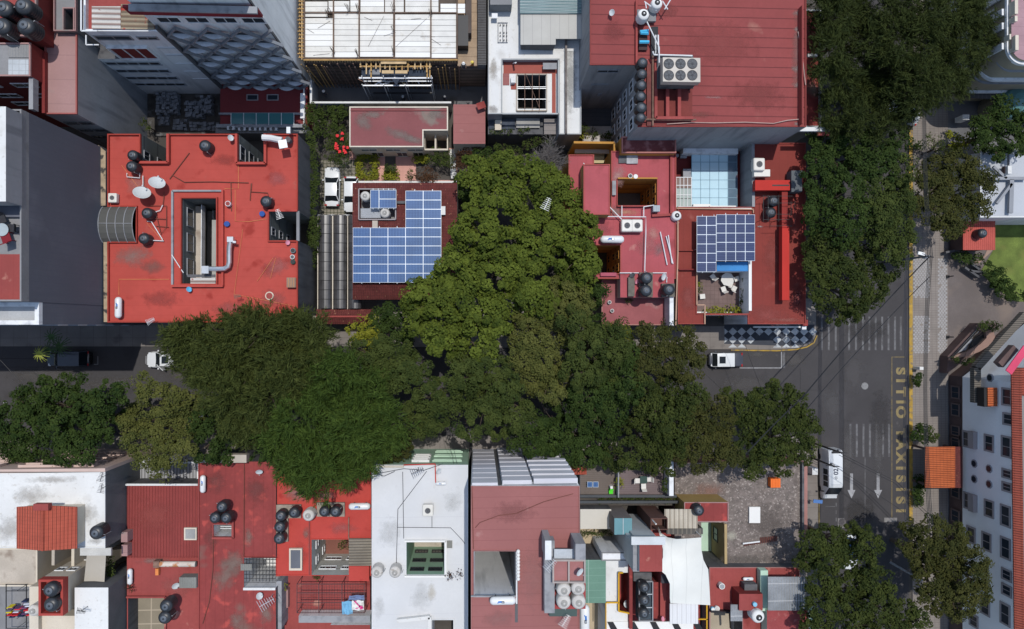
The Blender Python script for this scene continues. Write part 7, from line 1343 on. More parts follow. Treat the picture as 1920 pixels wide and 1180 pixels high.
# ---------------------------------------------------------------- people
def person(lab, px, py, z, rz, shirt, trousers, helmet, arm=0.6):
    t = thing('person', lab, 'person', P(px, py, z+1.6), rz, 'workers on the construction site'); t.location.z = z
    V = [(0, 0, .95), (0, 0, 1.15), (0, 0, 1.38), (0, 0, 1.50), (.02, 0, 1.66), (0, .1, .88), (.06, .11, .48), (0, .12, .06), (.12, .12, .02), (0, -.1, .88), (-.02, -.11, .48), (-.06, -.12, .06), (.06, -.12, .02), (0, .2, 1.40), (.08, .27, 1.14), (.26*arm+.08, .25, .95), (.34*arm+.1, .24, .92), (0, -.2, 1.40), (.1, -.27, 1.15), (.3*arm+.1, -.2, 1.0), (.38*arm+.12, -.18, .98)]
    Ed = [(0, 1), (1, 2), (2, 3), (3, 4), (0, 5), (5, 6), (6, 7), (7, 8), (0, 9), (9, 10), (10, 11), (11, 12), (2, 13), (13, 14), (14, 15), (15, 16), (2, 17), (17, 18), (18, 19), (19, 20)]
    Rr = [.15, .14, .15, .06, .10, .09, .065, .045, .04, .09, .065, .045, .04, .065, .045, .035, .04, .065, .045, .035, .04]
    me = bpy.data.meshes.new('body'); me.from_pydata(V, Ed, []); o = bpy.data.objects.new('body', me); COL.objects.link(o); o.parent = t
    sk = o.modifiers.new('skin', 'SKIN'); 
    for i, r in enumerate(Rr): me.skin_vertices[0].data[i].radius = (r, r*(1.25 if i in (1, 2) else 1))
    me.skin_vertices[0].data[0].use_root = True; sb = o.modifiers.new('sub', 'SUBSURF'); sb.levels = 1; sb.render_levels = 1
    dg = bpy.context.evaluated_depsgraph_get(); nm = bpy.data.meshes.new_from_object(o.evaluated_get(dg)); o.modifiers.clear(); o.data = nm
    for mt in (shirt, trousers, M('skin', (.30, .16, .10))): nm.materials.append(mt)
    for f in nm.polygons: c = f.center; f.material_index = 1 if c.z < .95 and abs(c.y) < .2 else (2 if c.z > 1.47 or (abs(c.y) > .15 and c.z < 1.05) else 0)
    m = MB(); m.lathe([(.15, 1.70), (.145, 1.76), (.11, 1.82), (.04, 1.85)], helmet, (.02, 0, 0), 14); m.lathe([(.18, 1.70), (.17, 1.715)], helmet, (.05, 0, 0), 14); m.build('hard_hat', t, smooth=True, local=True)
SHN = M('navy_shirt', (.03, .035, .06)); SHG = M('grey_shirt', (.12, .12, .12)); TRO = M('jeans', (.04, .05, .08)); SHO = M('orange_shirt', (.35, .12, .02))
person('worker in navy with white hard hat in the left of the yard', 606, 172, .02, .5, SHN, TRO, BRIGHT); person('worker with white hard hat beside the middle wall of the yard', 755, 181, .02, -1, SHG, TRO, BRIGHT, .9); person('worker with white hard hat on the plywood deck, left one', 869, 119, 6.6, -1.5, SHG, TRO, BRIGHT); person('worker with yellow hard hat on the plywood deck, right one', 886, 118, 6.6, 2.5, SHO, TRO, M('yellow_helmet', (.65, .5, .1))); person('worker with dark clothes near the motorcycles in the yard', 833, 182, .02, 1.2, SHN, TRO, GREYW); person('worker standing at the foot of the scaffold', 649, 146, .02, 2, SHG, TRO, BRIGHT)
# ================================================================ vegetation
def leafmat(name, a, b_, rough=.6, trans=.16):
    m = bpy.data.materials.new(name); m.use_nodes = True; N = m.node_tree.nodes; L = m.node_tree.links; p = N['Principled BSDF']; p.inputs['Roughness'].default_value = .75; p.inputs['Specular IOR Level'].default_value = .08
    at = N.new('ShaderNodeAttribute'); at.attribute_name = 'tint'; mx = N.new('ShaderNodeMix'); mx.data_type = 'RGBA'; mx.inputs[6].default_value = (*a, 1); mx.inputs[7].default_value = (*b_, 1); L.new(at.outputs['Fac'], mx.inputs[0]); L.new(mx.outputs[2], p.inputs['Base Color'])
    tr = N.new('ShaderNodeBsdfTranslucent'); L.new(mx.outputs[2], tr.inputs[0]); ms = N.new('ShaderNodeMixShader'); ms.inputs[0].default_value = trans; L.new(p.outputs[0], ms.inputs[1]); L.new(tr.outputs[0], ms.inputs[2]); L.new(ms.outputs[0], N['Material Output'].inputs['Surface']); return m
# species: clump radius, leaves per square metre of lobe, leaf length, leaf width, upward bias, material
SP = {
 'maple':   (.66, 112, .32, .235, .9, leafmat('light_green_leaf', (0.0269, 0.0428, 0.0072), (0.1162, 0.1454, 0.0216))),
 'feather': (.70, 230, .52, .08, .35, leafmat('dark_feathery_leaf', (0.0231, 0.0346, 0.0096), (0.0770, 0.0914, 0.0231))),
 'feather2': (.70, 230, .52, .08, .4, leafmat('green_feathery_leaf', (0.0220, 0.0420, 0.0090), (0.0679, 0.1058, 0.0200))),
 'ficus':   (.50, 165, .23, .165, .8, leafmat('dark_ficus_leaf', (0.0133, 0.0237, 0.0067), (0.0592, 0.0725, 0.0163))),
 'laurel':  (.50, 160, .24, .165, .7, leafmat('deep_green_leaf', (0.0111, 0.0252, 0.0067), (0.0488, 0.0740, 0.0163))),
 'olive':   (.50, 180, .21, .15, .9, leafmat('olive_leaf', (0.0462, 0.0574, 0.0147), (0.1184, 0.1202, 0.0315))),
 'umbrella': (.58, 190, .21, .15, 1.0, leafmat('mid_green_leaf', (0.0187, 0.0323, 0.0085), (0.0698, 0.0868, 0.0205))),
 'cedar':   (.75, 220, .50, .07, .3, leafmat('cedar_needles', (0.0166, 0.0259, 0.0084), (0.0517, 0.0648, 0.0166))),
 'bronze':  (.50, 170, .22, .16, .8, leafmat('bronze_green_leaf', (0.0252, 0.0326, 0.0096), (0.0666, 0.0651, 0.0170))),
 'lime':    (.40, 95, .22, .16, .9, leafmat('yellow_green_leaf', (0.0888, 0.1066, 0.0107), (0.2398, 0.2309, 0.0266))),
 'shrub':   (.30, 130, .15, .10, .8, leafmat('shrub_leaf', (0.0259, 0.0407, 0.0104), (0.0703, 0.0925, 0.0207))),
 'ivy':     (.35, 130, .17, .13, .9, leafmat('ivy_leaf', (0.0222, 0.0370, 0.0089), (0.0629, 0.0851, 0.0192))),
 'wine':    (.32, 120, .16, .11, .8, leafmat('wine_leaf', (0.0333, 0.0185, 0.0133), (0.1036, 0.0518, 0.0259))),
}
BARK = M('bark', (.10, .075, .055), var=.3, vs=2)
def leaf_mesh(name, lobes, sp, dens=1.0):
    """lobes: world (x, y, z, rx, rz). Leaf-sized quads gathered in clumps spread over every lobe's volume"""
    rc, den, ll, lw, up, mat = SP[sp]; P0, Nn, T, AX = [], [], [], []; fr = sp in ('feather', 'feather2', 'cedar')
    for (x, y, z, R, Rz) in lobes:
        nc = max(5, int(1.9*(R/rc)**2)); d = RNG.normal(size=(nc, 3)); d /= np.linalg.norm(d, axis=1)[:, None]; d[:, 2] = np.where(d[:, 2] < -.25, -d[:, 2], d[:, 2])
        rad = RNG.uniform(.45, 1.0, nc)**.6; cc = np.array([x, y, z])+d*rad[:, None]*np.array([R, R, Rz]); ct = RNG.uniform(0, 1, nc)
        tot = int(den*dens*math.pi*R*R); idx = RNG.integers(0, nc, tot); crad = rc*RNG.uniform(.55, 1.4, nc)
        e = RNG.normal(size=(tot, 3)); e /= np.linalg.norm(e, axis=1)[:, None]; rr = RNG.uniform(.35, 1, tot)**.5
        pos = cc[idx]+e*(rr*crad[idx])[:, None]*np.array([1, 1, .7])
        nrm = e*.7+d[idx]*.4+np.array([0, 0, up])+RNG.normal(size=(tot, 3))*.45; nrm /= np.linalg.norm(nrm, axis=1)[:, None]
        P0.append(pos); Nn.append(nrm); T.append(np.clip(ct[idx]*.55+RNG.uniform(0, .45, tot), 0, 1))
        ax = np.zeros((tot, 3))
        if fr:                                    # fronds: groups of narrow leaflets along one outward axis
            nf = max(3, tot//16); fid = RNG.integers(0, nf, tot); fc = RNG.integers(0, tot, nf); out = d[idx[fc]]*np.array([1, 1, .35])+RNG.normal(size=(nf, 3))*np.array([.55, .55, .25]); out /= np.linalg.norm(out, axis=1)[:, None]
            t_ = RNG.uniform(-.75, .75, tot)[:, None]; P0[-1] = pos[fc[fid]]+out[fid]*t_+RNG.normal(size=(tot, 3))*.10-np.array([0, 0, .18])*np.maximum(0, t_)**2
            ax = out[fid]*1.6+RNG.normal(size=(tot, 3))*.45; ft = RNG.uniform(0, 1, nf); T[-1] = np.clip(ft[fid]*.7+RNG.uniform(0, .3, tot), 0, 1)
        AX.append(ax)
    pos = np.concatenate(P0); nrm = np.concatenate(Nn); tint = np.concatenate(T); n = len(pos)
    a = np.cross(nrm, RNG.normal(size=(n, 3)))
    if fr: a = np.concatenate(AX); nrm = nrm-a*(np.sum(a*nrm, 1)/np.sum(a*a, 1))[:, None]; nrm /= np.linalg.norm(nrm, axis=1)[:, None]
    a /= np.linalg.norm(a, axis=1)[:, None]; b_ = np.cross(nrm, a); s = RNG.uniform(.7, 1.25, n)[:, None]
    A = a*ll*.5*s; B = b_*lw*.5*s; v = np.stack([pos-A-B*.35, pos-A*.1-B*1.0, pos+A, pos-A*.1+B*1.0], 1).reshape(-1, 3)
    me = bpy.data.meshes.new(name); me.vertices.add(n*4); me.vertices.foreach_set('co', v.astype(np.float32).ravel()); me.loops.add(n*4); me.loops.foreach_set('vertex_index', np.arange(n*4, dtype=np.int32))
    me.polygons.add(n); me.polygons.foreach_set('loop_start', np.arange(0, n*4, 4, dtype=np.int32)); me.polygons.foreach_set('loop_total', np.full(n, 4, dtype=np.int32)) if False else None
    me.update(calc_edges=True); at = me.attributes.new('tint', 'FLOAT', 'FACE'); at.data.foreach_set('value', tint.astype(np.float32)); me.materials.append(mat); return me
NL = [0]
def tree(label, sp, lobes, zt=12.0, name='tree', cat='tree', group=None, trunk=True, base=None, flat=.62, dens=1.0, stem=.24, jit=True):
    W_ = []
    for l in lobes:
        x, y, r = l[:3]; z = l[3] if len(l) > 3 else zt; z = z*(RNG.uniform(.82, 1.06) if jit else 1); R = r*mpp(z-1)*1.04; c = P(x, y, z-R*flat*.75); W_.append((c.x, c.y, max(c.z, R*flat*.6), R, R*flat))
    bx, by = np.mean([w[0] for w in W_]), np.mean([w[1] for w in W_])
    if base: q = P(base[0], base[1], 0); bx, by = q.x, q.y
    t = thing(name, label, cat, (bx, by, 0), group=group); L_ = [(w[0]-bx, w[1]-by, w[2], w[3], w[4]) for w in W_]
    me = leaf_mesh('crown', L_, sp, dens); NL[0] += len(me.polygons); o = bpy.data.objects.new('crown', me); COL.objects.link(o); o.parent = t
    if trunk:
        h = min(w[2] for w in L_)*.6; m = MB(); m.tube([(0, 0, -.1), (.05, .03, h*.5), (0, .05, h)], stem*1.25, BARK, 9, r2=stem*.8); m.build('trunk', t, local=True, smooth=True)
        for w in L_:
            m = MB(); e = Vector(w[:3]); s = Vector((0, .05, h*.92)); mid = s.lerp(e, .55)+Vector((random.uniform(-.4, .4), random.uniform(-.4, .4), .3)); m.tube([s, mid, e], stem*.55, BARK, 6, r2=stem*.16)
            for k in range(5):
                q = e+Vector((random.uniform(-1, 1)*w[3]*.75, random.uniform(-1, 1)*w[3]*.75, random.uniform(0, .5)*w[4])); m.tube([mid.lerp(e, .6), q], stem*.16, BARK, 4, r2=.015)
            m.build('limb', t, local=True)
    return t
ST = 'street trees'
tree('bright green leafy tree between the solar house and the rose roof, northern crown', 'maple', [(905, 340, 40), (945, 325, 42), (1000, 335, 38), (1030, 355, 38), (985, 370, 50), (930, 380, 45), (885, 320, 25), (1045, 340, 25)], 12.5)
tree('bright green leafy tree, eastern crown touching the rose roof', 'maple', [(1060, 400, 42), (1085, 440, 40), (1050, 460, 50), (1085, 490, 38), (1075, 525, 42), (1010, 430, 50), (1098, 420, 18), (1100, 500, 22)], 12)
tree('bright green leafy tree, large central crown over the south of the solar house', 'maple', [(900, 430, 50), (870, 460, 42), (945, 470, 55), (920, 520, 58), (860, 520, 45), (985, 510, 50), (1000, 555, 34), (1020, 570, 26), (840, 490, 22), (1000, 470, 45)], 13)
tree('bright green leafy tree overhanging the lower edge of the solar panels', 'maple', [(800, 560, 42), (830, 600, 48), (870, 570, 50), (785, 600, 32), (850, 640, 32), (910, 600, 45), (820, 645, 26), (775, 565, 20), (870, 655, 26), (900, 660, 22), (835, 540, 35), (950, 575, 40), (930, 625, 28)], 12.5)
tree('ash olive tree between the bright green trees and the rose terrace', 'olive', [(1062, 560, 42), (1085, 585, 30), (1045, 590, 28), (1070, 535, 26)], 11.5)
tree('small fresh green tree at the corner of the faded rose roof', 'laurel', [(1105, 575, 25), (1120, 560, 18), (1112, 598, 22), (1128, 545, 10)], 8.5)
tree('olive yellow tree with lobed crown in the middle of the street', 'olive', [(975, 625, 30), (1005, 640, 34), (985, 665, 36), (1020, 675, 34), (1005, 705, 34), (1040, 715, 36), (1035, 740, 26), (1055, 690, 24), (990, 610, 20), (1010, 600, 24), (985, 590, 22), (1035, 625, 26)], 12.5, group=ST)
tree('mid green tree east of the olive yellow tree', 'umbrella', [(1090, 625, 40), (1130, 625, 36), (1105, 665, 44), (1090, 700, 36), (1125, 700, 34), (1145, 660, 34), (1160, 630, 25), (1070, 600, 22)], 12.5, group=ST)
tree('fresh green tree below the mid green tree', 'laurel', [(1100, 745, 36), (1140, 740, 40), (1165, 700, 36), (1170, 665, 30), (1085, 775, 30), (1120, 785, 32), (1180, 730, 28), (1150, 770, 30)], 11.5, group=ST)
tree('yellow flowering bush tree at the edge of the faded rose roof', 'lime', [(1168, 625, 16), (1178, 640, 16), (1186, 655, 14), (1150, 615, 12), (1192, 672, 8)], 8, stem=.14, dens=.7)
tree('flat topped tree, north western one of the pale street tree pair', 'umbrella', [(685, 665, 36), (720, 660, 38), (745, 680, 38), (710, 690, 34), (760, 705, 30), (735, 715, 26), (780, 690, 26), (800, 705, 24)], 12, group=ST)
tree('flat topped tree south of the bright green trees, left lobe over the street', 'umbrella', [(800, 745, 34), (780, 770, 30), (815, 780, 32), (840, 750, 30), (790, 800, 20), (835, 725, 26)], 11.5, group=ST)
tree('flat topped tree in the street centre above the louvred building', 'umbrella', [(870, 700, 38), (900, 680, 36), (930, 700, 38), (880, 740, 32), (915, 740, 38), (945, 735, 32), (960, 765, 30), (905, 780, 34), (880, 800, 24), (935, 800, 24), (865, 670, 24), (965, 790, 22), (985, 770, 16)], 12.5, group=ST)
tree('dark feathery tree, westernmost over the white car', 'feather', [(345, 645, 34), (380, 640, 40), (370, 680, 36), (410, 670, 42), (400, 710, 34), (325, 635, 20), (430, 640, 42), (440, 690, 40), (375, 610, 20)], 13, group=ST)
tree('dark feathery tree in front of the bright red roof', 'feather', [(480, 620, 44), (520, 640, 46), (560, 625, 42), (490, 670, 44), (535, 690, 44), (590, 620, 32), (575, 660, 36), (440, 600, 22), (600, 650, 22), (500, 605, 24), (550, 600, 24)], 13.5, group=ST)
tree('dark feathery tree with brown tinge on the south kerb', 'feather', [(430, 740, 38), (470, 730, 42), (510, 740, 40), (455, 775, 36), (430, 790, 26), (480, 800, 30), (550, 730, 34), (465, 830, 22)], 13, group=ST)
tree('large green feathery tree leaning over the bright red house', 'feather2', [(600, 700, 42), (640, 720, 46), (600, 750, 50), (650, 770, 52), (560, 780, 46), (690, 740, 44), (620, 690, 30), (660, 690, 28)], 14, group=ST)
tree('large green feathery tree whose tip hangs over the red roof and tanks', 'feather2', [(520, 830, 38), (560, 840, 46), (610, 830, 52), (660, 820, 50), (700, 790, 46), (730, 800, 34), (590, 880, 40), (640, 870, 42), (600, 910, 26), (570, 905, 24), (680, 855, 30), (710, 840, 24), (655, 895, 20), (540, 865, 30)], 14, group=ST)
tree('bronze tinged small tree at the right flank of the feathery trees', 'bronze', [(735, 820, 20), (750, 845, 24), (735, 850, 18), (760, 820, 18)], 9, group=ST)
tree('deep green round tree at the far left kerb', 'laurel', [(25, 790, 34), (45, 760, 36), (75, 750, 34), (60, 790, 38), (20, 830, 34), (50, 840, 30), (90, 730, 24), (130, 720, 20), (5, 815, 28), (150, 712, 10)], 11, group=ST)
tree('deep green tree second from the left edge', 'laurel', [(120, 760, 36), (160, 765, 36), (200, 745, 32), (110, 800, 38), (150, 810, 38), (190, 795, 34), (125, 845, 28), (165, 845, 26), (215, 770, 24), (100, 860, 18), (225, 740, 18)], 11.5, group=ST)
tree('olive green tree in front of the pale front roof', 'olive', [(275, 725, 24), (295, 750, 34), (335, 745, 30), (270, 790, 36), (310, 800, 38), (350, 790, 32), (280, 840, 36), (320, 850, 32), (255, 825, 24), (300, 880, 22), (355, 755, 22), (240, 800, 20), (345, 840, 20)], 11.5, group=ST, dens=.95)
tree('bluish dark tree right of the olive green tree', 'laurel', [(375, 790, 26), (400, 810, 28), (385, 840, 26), (415, 850, 22), (375, 765, 18), (420, 825, 20), (400, 790, 20)], 10, group=ST)
tree('ficus tree beside the white roofed car', 'bronze', [(1235, 640, 34), (1275, 635, 30), (1295, 655, 24), (1245, 680, 38), (1285, 690, 34), (1215, 625, 22), (1210, 690, 28), (1310, 680, 14)], 10.5, group=ST)
tree('ficus tree south of the one beside the white roofed car', 'ficus', [(1215, 740, 34), (1255, 730, 38), (1230, 775, 38), (1275, 765, 36), (1195, 775, 30), (1300, 740, 28), (1250, 800, 34), (1205, 725, 22)], 11, group=ST)
tree('ficus tree with brown green crown in the middle of the ficus row', 'bronze', [(1310, 770, 36), (1345, 790, 36), (1300, 810, 36), (1340, 830, 34), (1310, 850, 34), (1360, 860, 26), (1345, 760, 22), (1280, 840, 26)], 11, group=ST)
tree('ficus tree nearest the junction, northern round crown', 'ficus', [(1395, 765, 34), (1425, 750, 28), (1465, 735, 26), (1485, 750, 24), (1405, 800, 36), (1445, 780, 36), (1480, 780, 28), (1370, 740, 18), (1450, 720, 14)], 10.5, group=ST)
tree('ficus tree at the very corner of the junction', 'ficus', [(1500, 785, 26), (1515, 815, 26), (1485, 820, 34), (1450, 830, 38), (1500, 850, 26), (1470, 865, 28), (1430, 865, 28), (1515, 790, 16), (1395, 850, 32), (1400, 880, 18)], 10.5, group=ST)
tree('ficus tree above the deck terraces', 'ficus', [(1190, 810, 32), (1230, 830, 36), (1180, 850, 32), (1220, 865, 28), (1260, 860, 30), (1265, 820, 28), (1150, 860, 22)], 10.5, group=ST)
tree('dark glossy tree with yellow green tips above the louvred front', 'laurel', [(1000, 800, 32), (1030, 815, 36), (970, 825, 22), (1060, 840, 34), (1000, 840, 24), (1035, 780, 24), (1080, 810, 32), (1110, 830, 34), (1135, 810, 28), (1100, 860, 22), (1130, 860, 20)], 9.5, group=ST)
tree('big dark cedar like tree at the top, left one', 'cedar', [(1545, 60, 30), (1540, 130, 26), (1560, 30, 42), (1600, 60, 52), (1560, 95, 38), (1610, 120, 52), (1570, 150, 42), (1550, 10, 30), (1630, 20, 50), (1640, 90, 40)], 14)
tree('big dark cedar like tree at the top, middle one', 'cedar', [(1690, 20, 52), (1740, 30, 50), (1690, 80, 50), (1740, 90, 50), (1680, 140, 46), (1730, 145, 46), (1710, 180, 40), (1750, 175, 26)], 15)
tree('big dark cedar like tree at the top beside the rounded mansion', 'cedar', [(1790, 20, 46), (1830, 30, 34), (1800, 70, 44), (1840, 70, 26), (1790, 115, 40), (1820, 110, 26), (1775, 150, 32), (1800, 155, 22), (1815, 0, 30)], 13.5)
tree('dark tree below the cedars beside the huge red roof', 'cedar', [(1550, 240, 26), (1700, 215, 16), (1580, 195, 40), (1620, 180, 42), (1600, 225, 38), (1650, 200, 44), (1560, 215, 22), (1660, 240, 30), (1680, 195, 32)], 12.5)
tree('dark green tree east of the dark red corner roof, upper', 'laurel', [(1535, 270, 30), (1560, 270, 34), (1690, 265, 22), (1600, 265, 38), (1640, 280, 38), (1570, 310, 36), (1610, 320, 38), (1650, 320, 36), (1530, 300, 22), (1670, 300, 28)], 12, group=ST)
tree('dark green tree east of the dark red corner roof, middle', 'laurel', [(1530, 335, 28), (1525, 400, 24), (1545, 350, 36), (1585, 360, 38), (1555, 395, 38), (1600, 400, 40), (1535, 430, 30), (1575, 435, 34), (1530, 375, 20)], 12, group=ST)
tree('dark green tree over the north crossing, right lobe', 'umbrella', [(1690, 320, 26), (1690, 370, 26), (1640, 365, 36), (1675, 350, 28), (1645, 400, 38), (1685, 390, 24), (1640, 440, 38), (1680, 430, 32), (1660, 470, 34), (1700, 450, 18), (1690, 485, 18)], 12, group=ST)
tree('dark green tree over the north crossing, lower crown above the chequered corner', 'ficus', [(1525, 500, 26), (1525, 460, 24), (1545, 470, 34), (1580, 480, 38), (1550, 510, 34), (1590, 520, 38), (1625, 500, 38), (1555, 550, 32), (1600, 560, 34), (1640, 540, 30), (1570, 585, 26), (1605, 585, 18), (1535, 545, 18), (1660, 515, 22), (1625, 570, 14)], 11.5, group=ST)
tree('bronze leaved round tree left of the pale flat building', 'bronze', [(1750, 320, 36), (1790, 315, 34), (1825, 320, 28), (1740, 360, 36), (1785, 360, 42), (1830, 355, 34), (1755, 400, 36), (1800, 400, 38), (1835, 390, 24), (1780, 425, 26), (1730, 340, 22), (1850, 335, 16), (1725, 385, 20)], 10.5, group=ST)
tree('bright dark green garden tree at the right edge below the mansion', 'laurel', [(1850, 235, 32), (1885, 225, 32), (1915, 240, 30), (1860, 265, 32), (1900, 265, 34), (1880, 200, 22), (1835, 255, 22), (1930, 215, 26), (1870, 290, 16)], 9)
tree('small twisted tree with sparse leaves on the east pavement', 'shrub', [(1748, 258, 12), (1760, 268, 14), (1742, 272, 10), (1765, 280, 10)], 4.5, stem=.12, dens=.6, base=(1728, 290))
tree('yellow green young tree beside the twisted pavement tree', 'lime', [(1785, 262, 16), (1800, 270, 16), (1810, 258, 12), (1790, 280, 14)], 5, stem=.1, dens=.6)
tree('bottom right green tree covering the parked blue roofed car', 'ficus', [(1520, 1020, 30), (1550, 1010, 30), (1590, 1005, 28), (1625, 1025, 30), (1560, 1045, 38), (1605, 1050, 36), (1640, 1060, 24), (1515, 1050, 24), (1620, 995, 16)], 11, group=ST)
tree('bottom right green tree at the frame bottom, lower crown', 'ficus', [(1540, 1090, 38), (1590, 1095, 40), (1640, 1095, 36), (1545, 1140, 38), (1600, 1145, 42), (1650, 1140, 38), (1690, 1150, 30), (1720, 1165, 24), (1530, 1175, 34), (1610, 1185, 40), (1670, 1185, 34)], 11, group=ST)
tree('large round dark tree standing against the white hotel', 'bronze', [(1710, 1000, 28), (1745, 1000, 36), (1785, 1010, 34), (1730, 1040, 38), (1775, 1045, 42), (1815, 1040, 30), (1740, 1080, 40), (1785, 1090, 42), (1825, 1080, 30), (1750, 1120, 36), (1800, 1130, 36), (1835, 1110, 24), (1695, 1020, 18), (1770, 1150, 24), (1840, 1060, 18)], 11.5, group=ST)
tree('small yellow green tree left of the flat topped trees', 'lime', [(668, 625, 20), (690, 612, 22), (680, 640, 20), (700, 635, 18)], 7, stem=.14)
tree('bluish green bush between the gate and the bright green trees', 'laurel', [(715, 600, 22), (735, 595, 24), (730, 625, 26), (755, 640, 22), (705, 620, 16)], 7, stem=.14)
SHG_ = 'garden shrubs'
def shrub(label, sp, lobes, zt, **k): return tree(label, sp, lobes, zt, name=k.pop('name', 'shrub'), cat=k.pop('cat', 'shrub'), trunk=True, stem=.07, jit=False, **k)
for i, (ya, yb) in enumerate(((200, 260), (262, 330), (332, 400), (402, 470), (470, 505))):
    shrub(('topmost', 'second', 'middle', 'fourth', 'lowest and thinnest')[i]+' section of the ivy hedge along the wall right of the red roof', 'ivy', [(586+RNG.uniform(-2, 2)+(2 if ya > 300 else 0), y, (13 if i < 1 else 11) if i < 4 else 6) for y in range(ya+5, yb, 11)], 4.6 if i < 4 else 3.5, name='hedge', cat='hedge', flat=1.0, group='ivy hedge sections')
shrub('dark bushy shrub in the shade north of the red flowers', 'ivy', [(612, 215, 18), (635, 212, 18), (610, 240, 16), (650, 215, 14), (625, 232, 14)], 3.2)
fl = shrub('shrub with big red flower heads left of the garden house', 'shrub', [(635, 250, 16), (640, 275, 18), (625, 290, 16), (648, 262, 14), (620, 270, 14), (640, 300, 14)], 3.0)
m = MB(); RF = M('red_flower', (.65, .012, .02), rough=.6)
for (x, y, r) in ((631, 271, 3.6), (631, 278, 4), (641, 261, 3), (642, 250, 3), (633, 255, 2.6), (637, 285, 2.6), (646, 282, 3), (648, 286, 2.4), (652, 277, 2.2), (645, 276, 2)):
    m = MB()
    for k in range(12): q = P(x+random.uniform(-r, r)*.8, y+random.uniform(-r, r)*.8, 3.3+random.uniform(0, .1)); m.obox(q, .15, .12, .06, random.uniform(0, 3), RF)
    m.build('flower_head', fl)
m = MB()
shrub('green shrub with white flowers in the right of the pink patio', 'shrub', [(815, 288, 12), (825, 300, 14), (835, 290, 12), (838, 310, 12), (808, 300, 9), (845, 300, 9)], 2.2, cat='shrub'); shrub('brownish mounded shrub at the patio wall', 'wine', [(790, 328, 11), (803, 326, 12), (812, 332, 10), (796, 334, 9)], 1.8); shrub('small clipped dark bush left of the brownish shrub', 'shrub', [(771, 325, 7), (771, 332, 7)], 1.6)
shrub('small dark plant above the lime clipped hedge', 'ivy', [(731, 317, 8), (736, 312, 6), (726, 315, 6)], 1.8)
for (lobs, lab) in (([(674, y, 4.2) for y in range(296, 334, 4)]+[(x, 331, 4) for x in range(676, 704, 4)]+[(704, y, 4.2) for y in range(294, 332, 4)]+[(x, 292, 3.6) for x in range(676, 704, 4)], 'clipped lime hedge framing the small lawn'), ([(x, y, 4.8) for x in range(722, 745, 4) for y in (326, 332)], 'clipped lime hedge block between the pink paths'), ([(778+k*3, 301+abs(k-4)*-.8, 4) for k in range(8)]+[(797, 285+k*3, 3.6) for k in range(6)], 'curved clipped lime hedge at the right pink path')):
    shrub(lab, 'lime', lobs, .9, name='hedge', cat='hedge', flat=.9, dens=1.5)
shrub('burgundy shrub between the outbuilding and the bright green trees', 'wine', [(872, 300, 20), (885, 290, 16), (865, 318, 16), (895, 305, 14)], 3.5); shrub('deep green shrubs in the shade below the burgundy shrub', 'laurel', [(870, 340, 16), (862, 360, 14), (885, 345, 16), (875, 372, 14), (900, 290, 16), (925, 288, 14)], 3.5)
shrub('leafy bushes below the junk terrace of the white building', 'shrub', [(940, 282, 16), (965, 290, 16), (990, 270, 12), (1005, 262, 12), (930, 300, 14), (1030, 262, 12)], 4)
shrub('green vine along the junk terrace edge', 'shrub', [(925, 248, 6), (940, 246, 6), (955, 248, 6), (975, 246, 6), (990, 240, 6)], 4.9)
for (x, y, r, z, s_, lab) in ((1112, 250, 9, 1.8, 'shrub', 'white flecked potted bush on the pale slab terrace'), (1134, 258, 7, 1.6, 'shrub', 'second small bush at the right of the pale slab terrace'), (1090, 254, 8, 2, 'lime', 'yellow green bush at the left wall of the pale slab terrace'), (1094, 240, 8, 3, 'ivy', 'dark bush in the corner of the dark courtyard'), (1143, 252, 7, 2, 'ivy', 'dark bush at the right end of the pale slab terrace'),
  (843, 1078, 6.5, 10.3, 'wine', 'left potted agave on the grey white roof'), (863, 1077, 5, 10.2, 'wine', 'right potted agave on the grey white roof'), (245, 1103, 6.5, 7.9, 'wine', 'potted plant below the small gas cylinder, lower left'), (595, 1083, 6, 5.2, 'shrub', 'plant in the corner of the patio well'), (531, 1102, 5, 6, 'lime', 'yellow green potted plant at the side wall of the laundry terrace'), (645, 1022, 9, 3.5, 'shrub', 'dark bush inside the well of the bright red house'),
  (1312, 535, 5, 5.6, 'lime', 'plant on the left rim of the corner terrace'), (1312, 545, 5, 5.6, 'shrub', 'second plant on the left rim of the corner terrace'), (1395, 525, 6, 5.8, 'shrub', 'upper plant along the right wall of the corner terrace'), (1394, 545, 7, 5.8, 'shrub', 'middle plant along the right wall of the corner terrace'), (1392, 565, 7, 5.8, 'ivy', 'lower plant along the right wall of the corner terrace'),
  (1176, 560, 9, 7.3, 'shrub', 'dark plant in the shade of the rose roof plinth'), (1244, 605, 5, 7.2, 'shrub', 'small plant at the street edge of the faded rose roof'), (1722, 708, 13, 1.8, 'laurel', 'clipped bush beside the yellow kerb, upper'), (1722, 815, 18, 2.6, 'laurel', 'clipped dark bush beside the yellow kerb above the tiled canopy'), (1746, 815, 13, 3.2, 'umbrella', 'grey green young tree touching the dark kerb bush'), (1721, 273, 9, 1.2, 'laurel', 'clipped bush in the pavement bed north of the trees'),
  (1160, 905, 8, 6.6, 'lime', 'yellow green palm like plant between the deck terraces'), (1248, 900, 7, 7, 'ivy', 'dark climbing plant at the right of the brown deck, upper'), (1250, 918, 7, 7, 'ivy', 'dark climbing plant at the right of the brown deck, lower'), (1078, 872, 8, 7, 'ivy', 'plant behind the orange planter on the dark deck')):
    shrub(lab, s_, [(x, y, r)], z, name='potted_plant' if 'pot' in lab else 'bush', cat='plant', flat=.9)
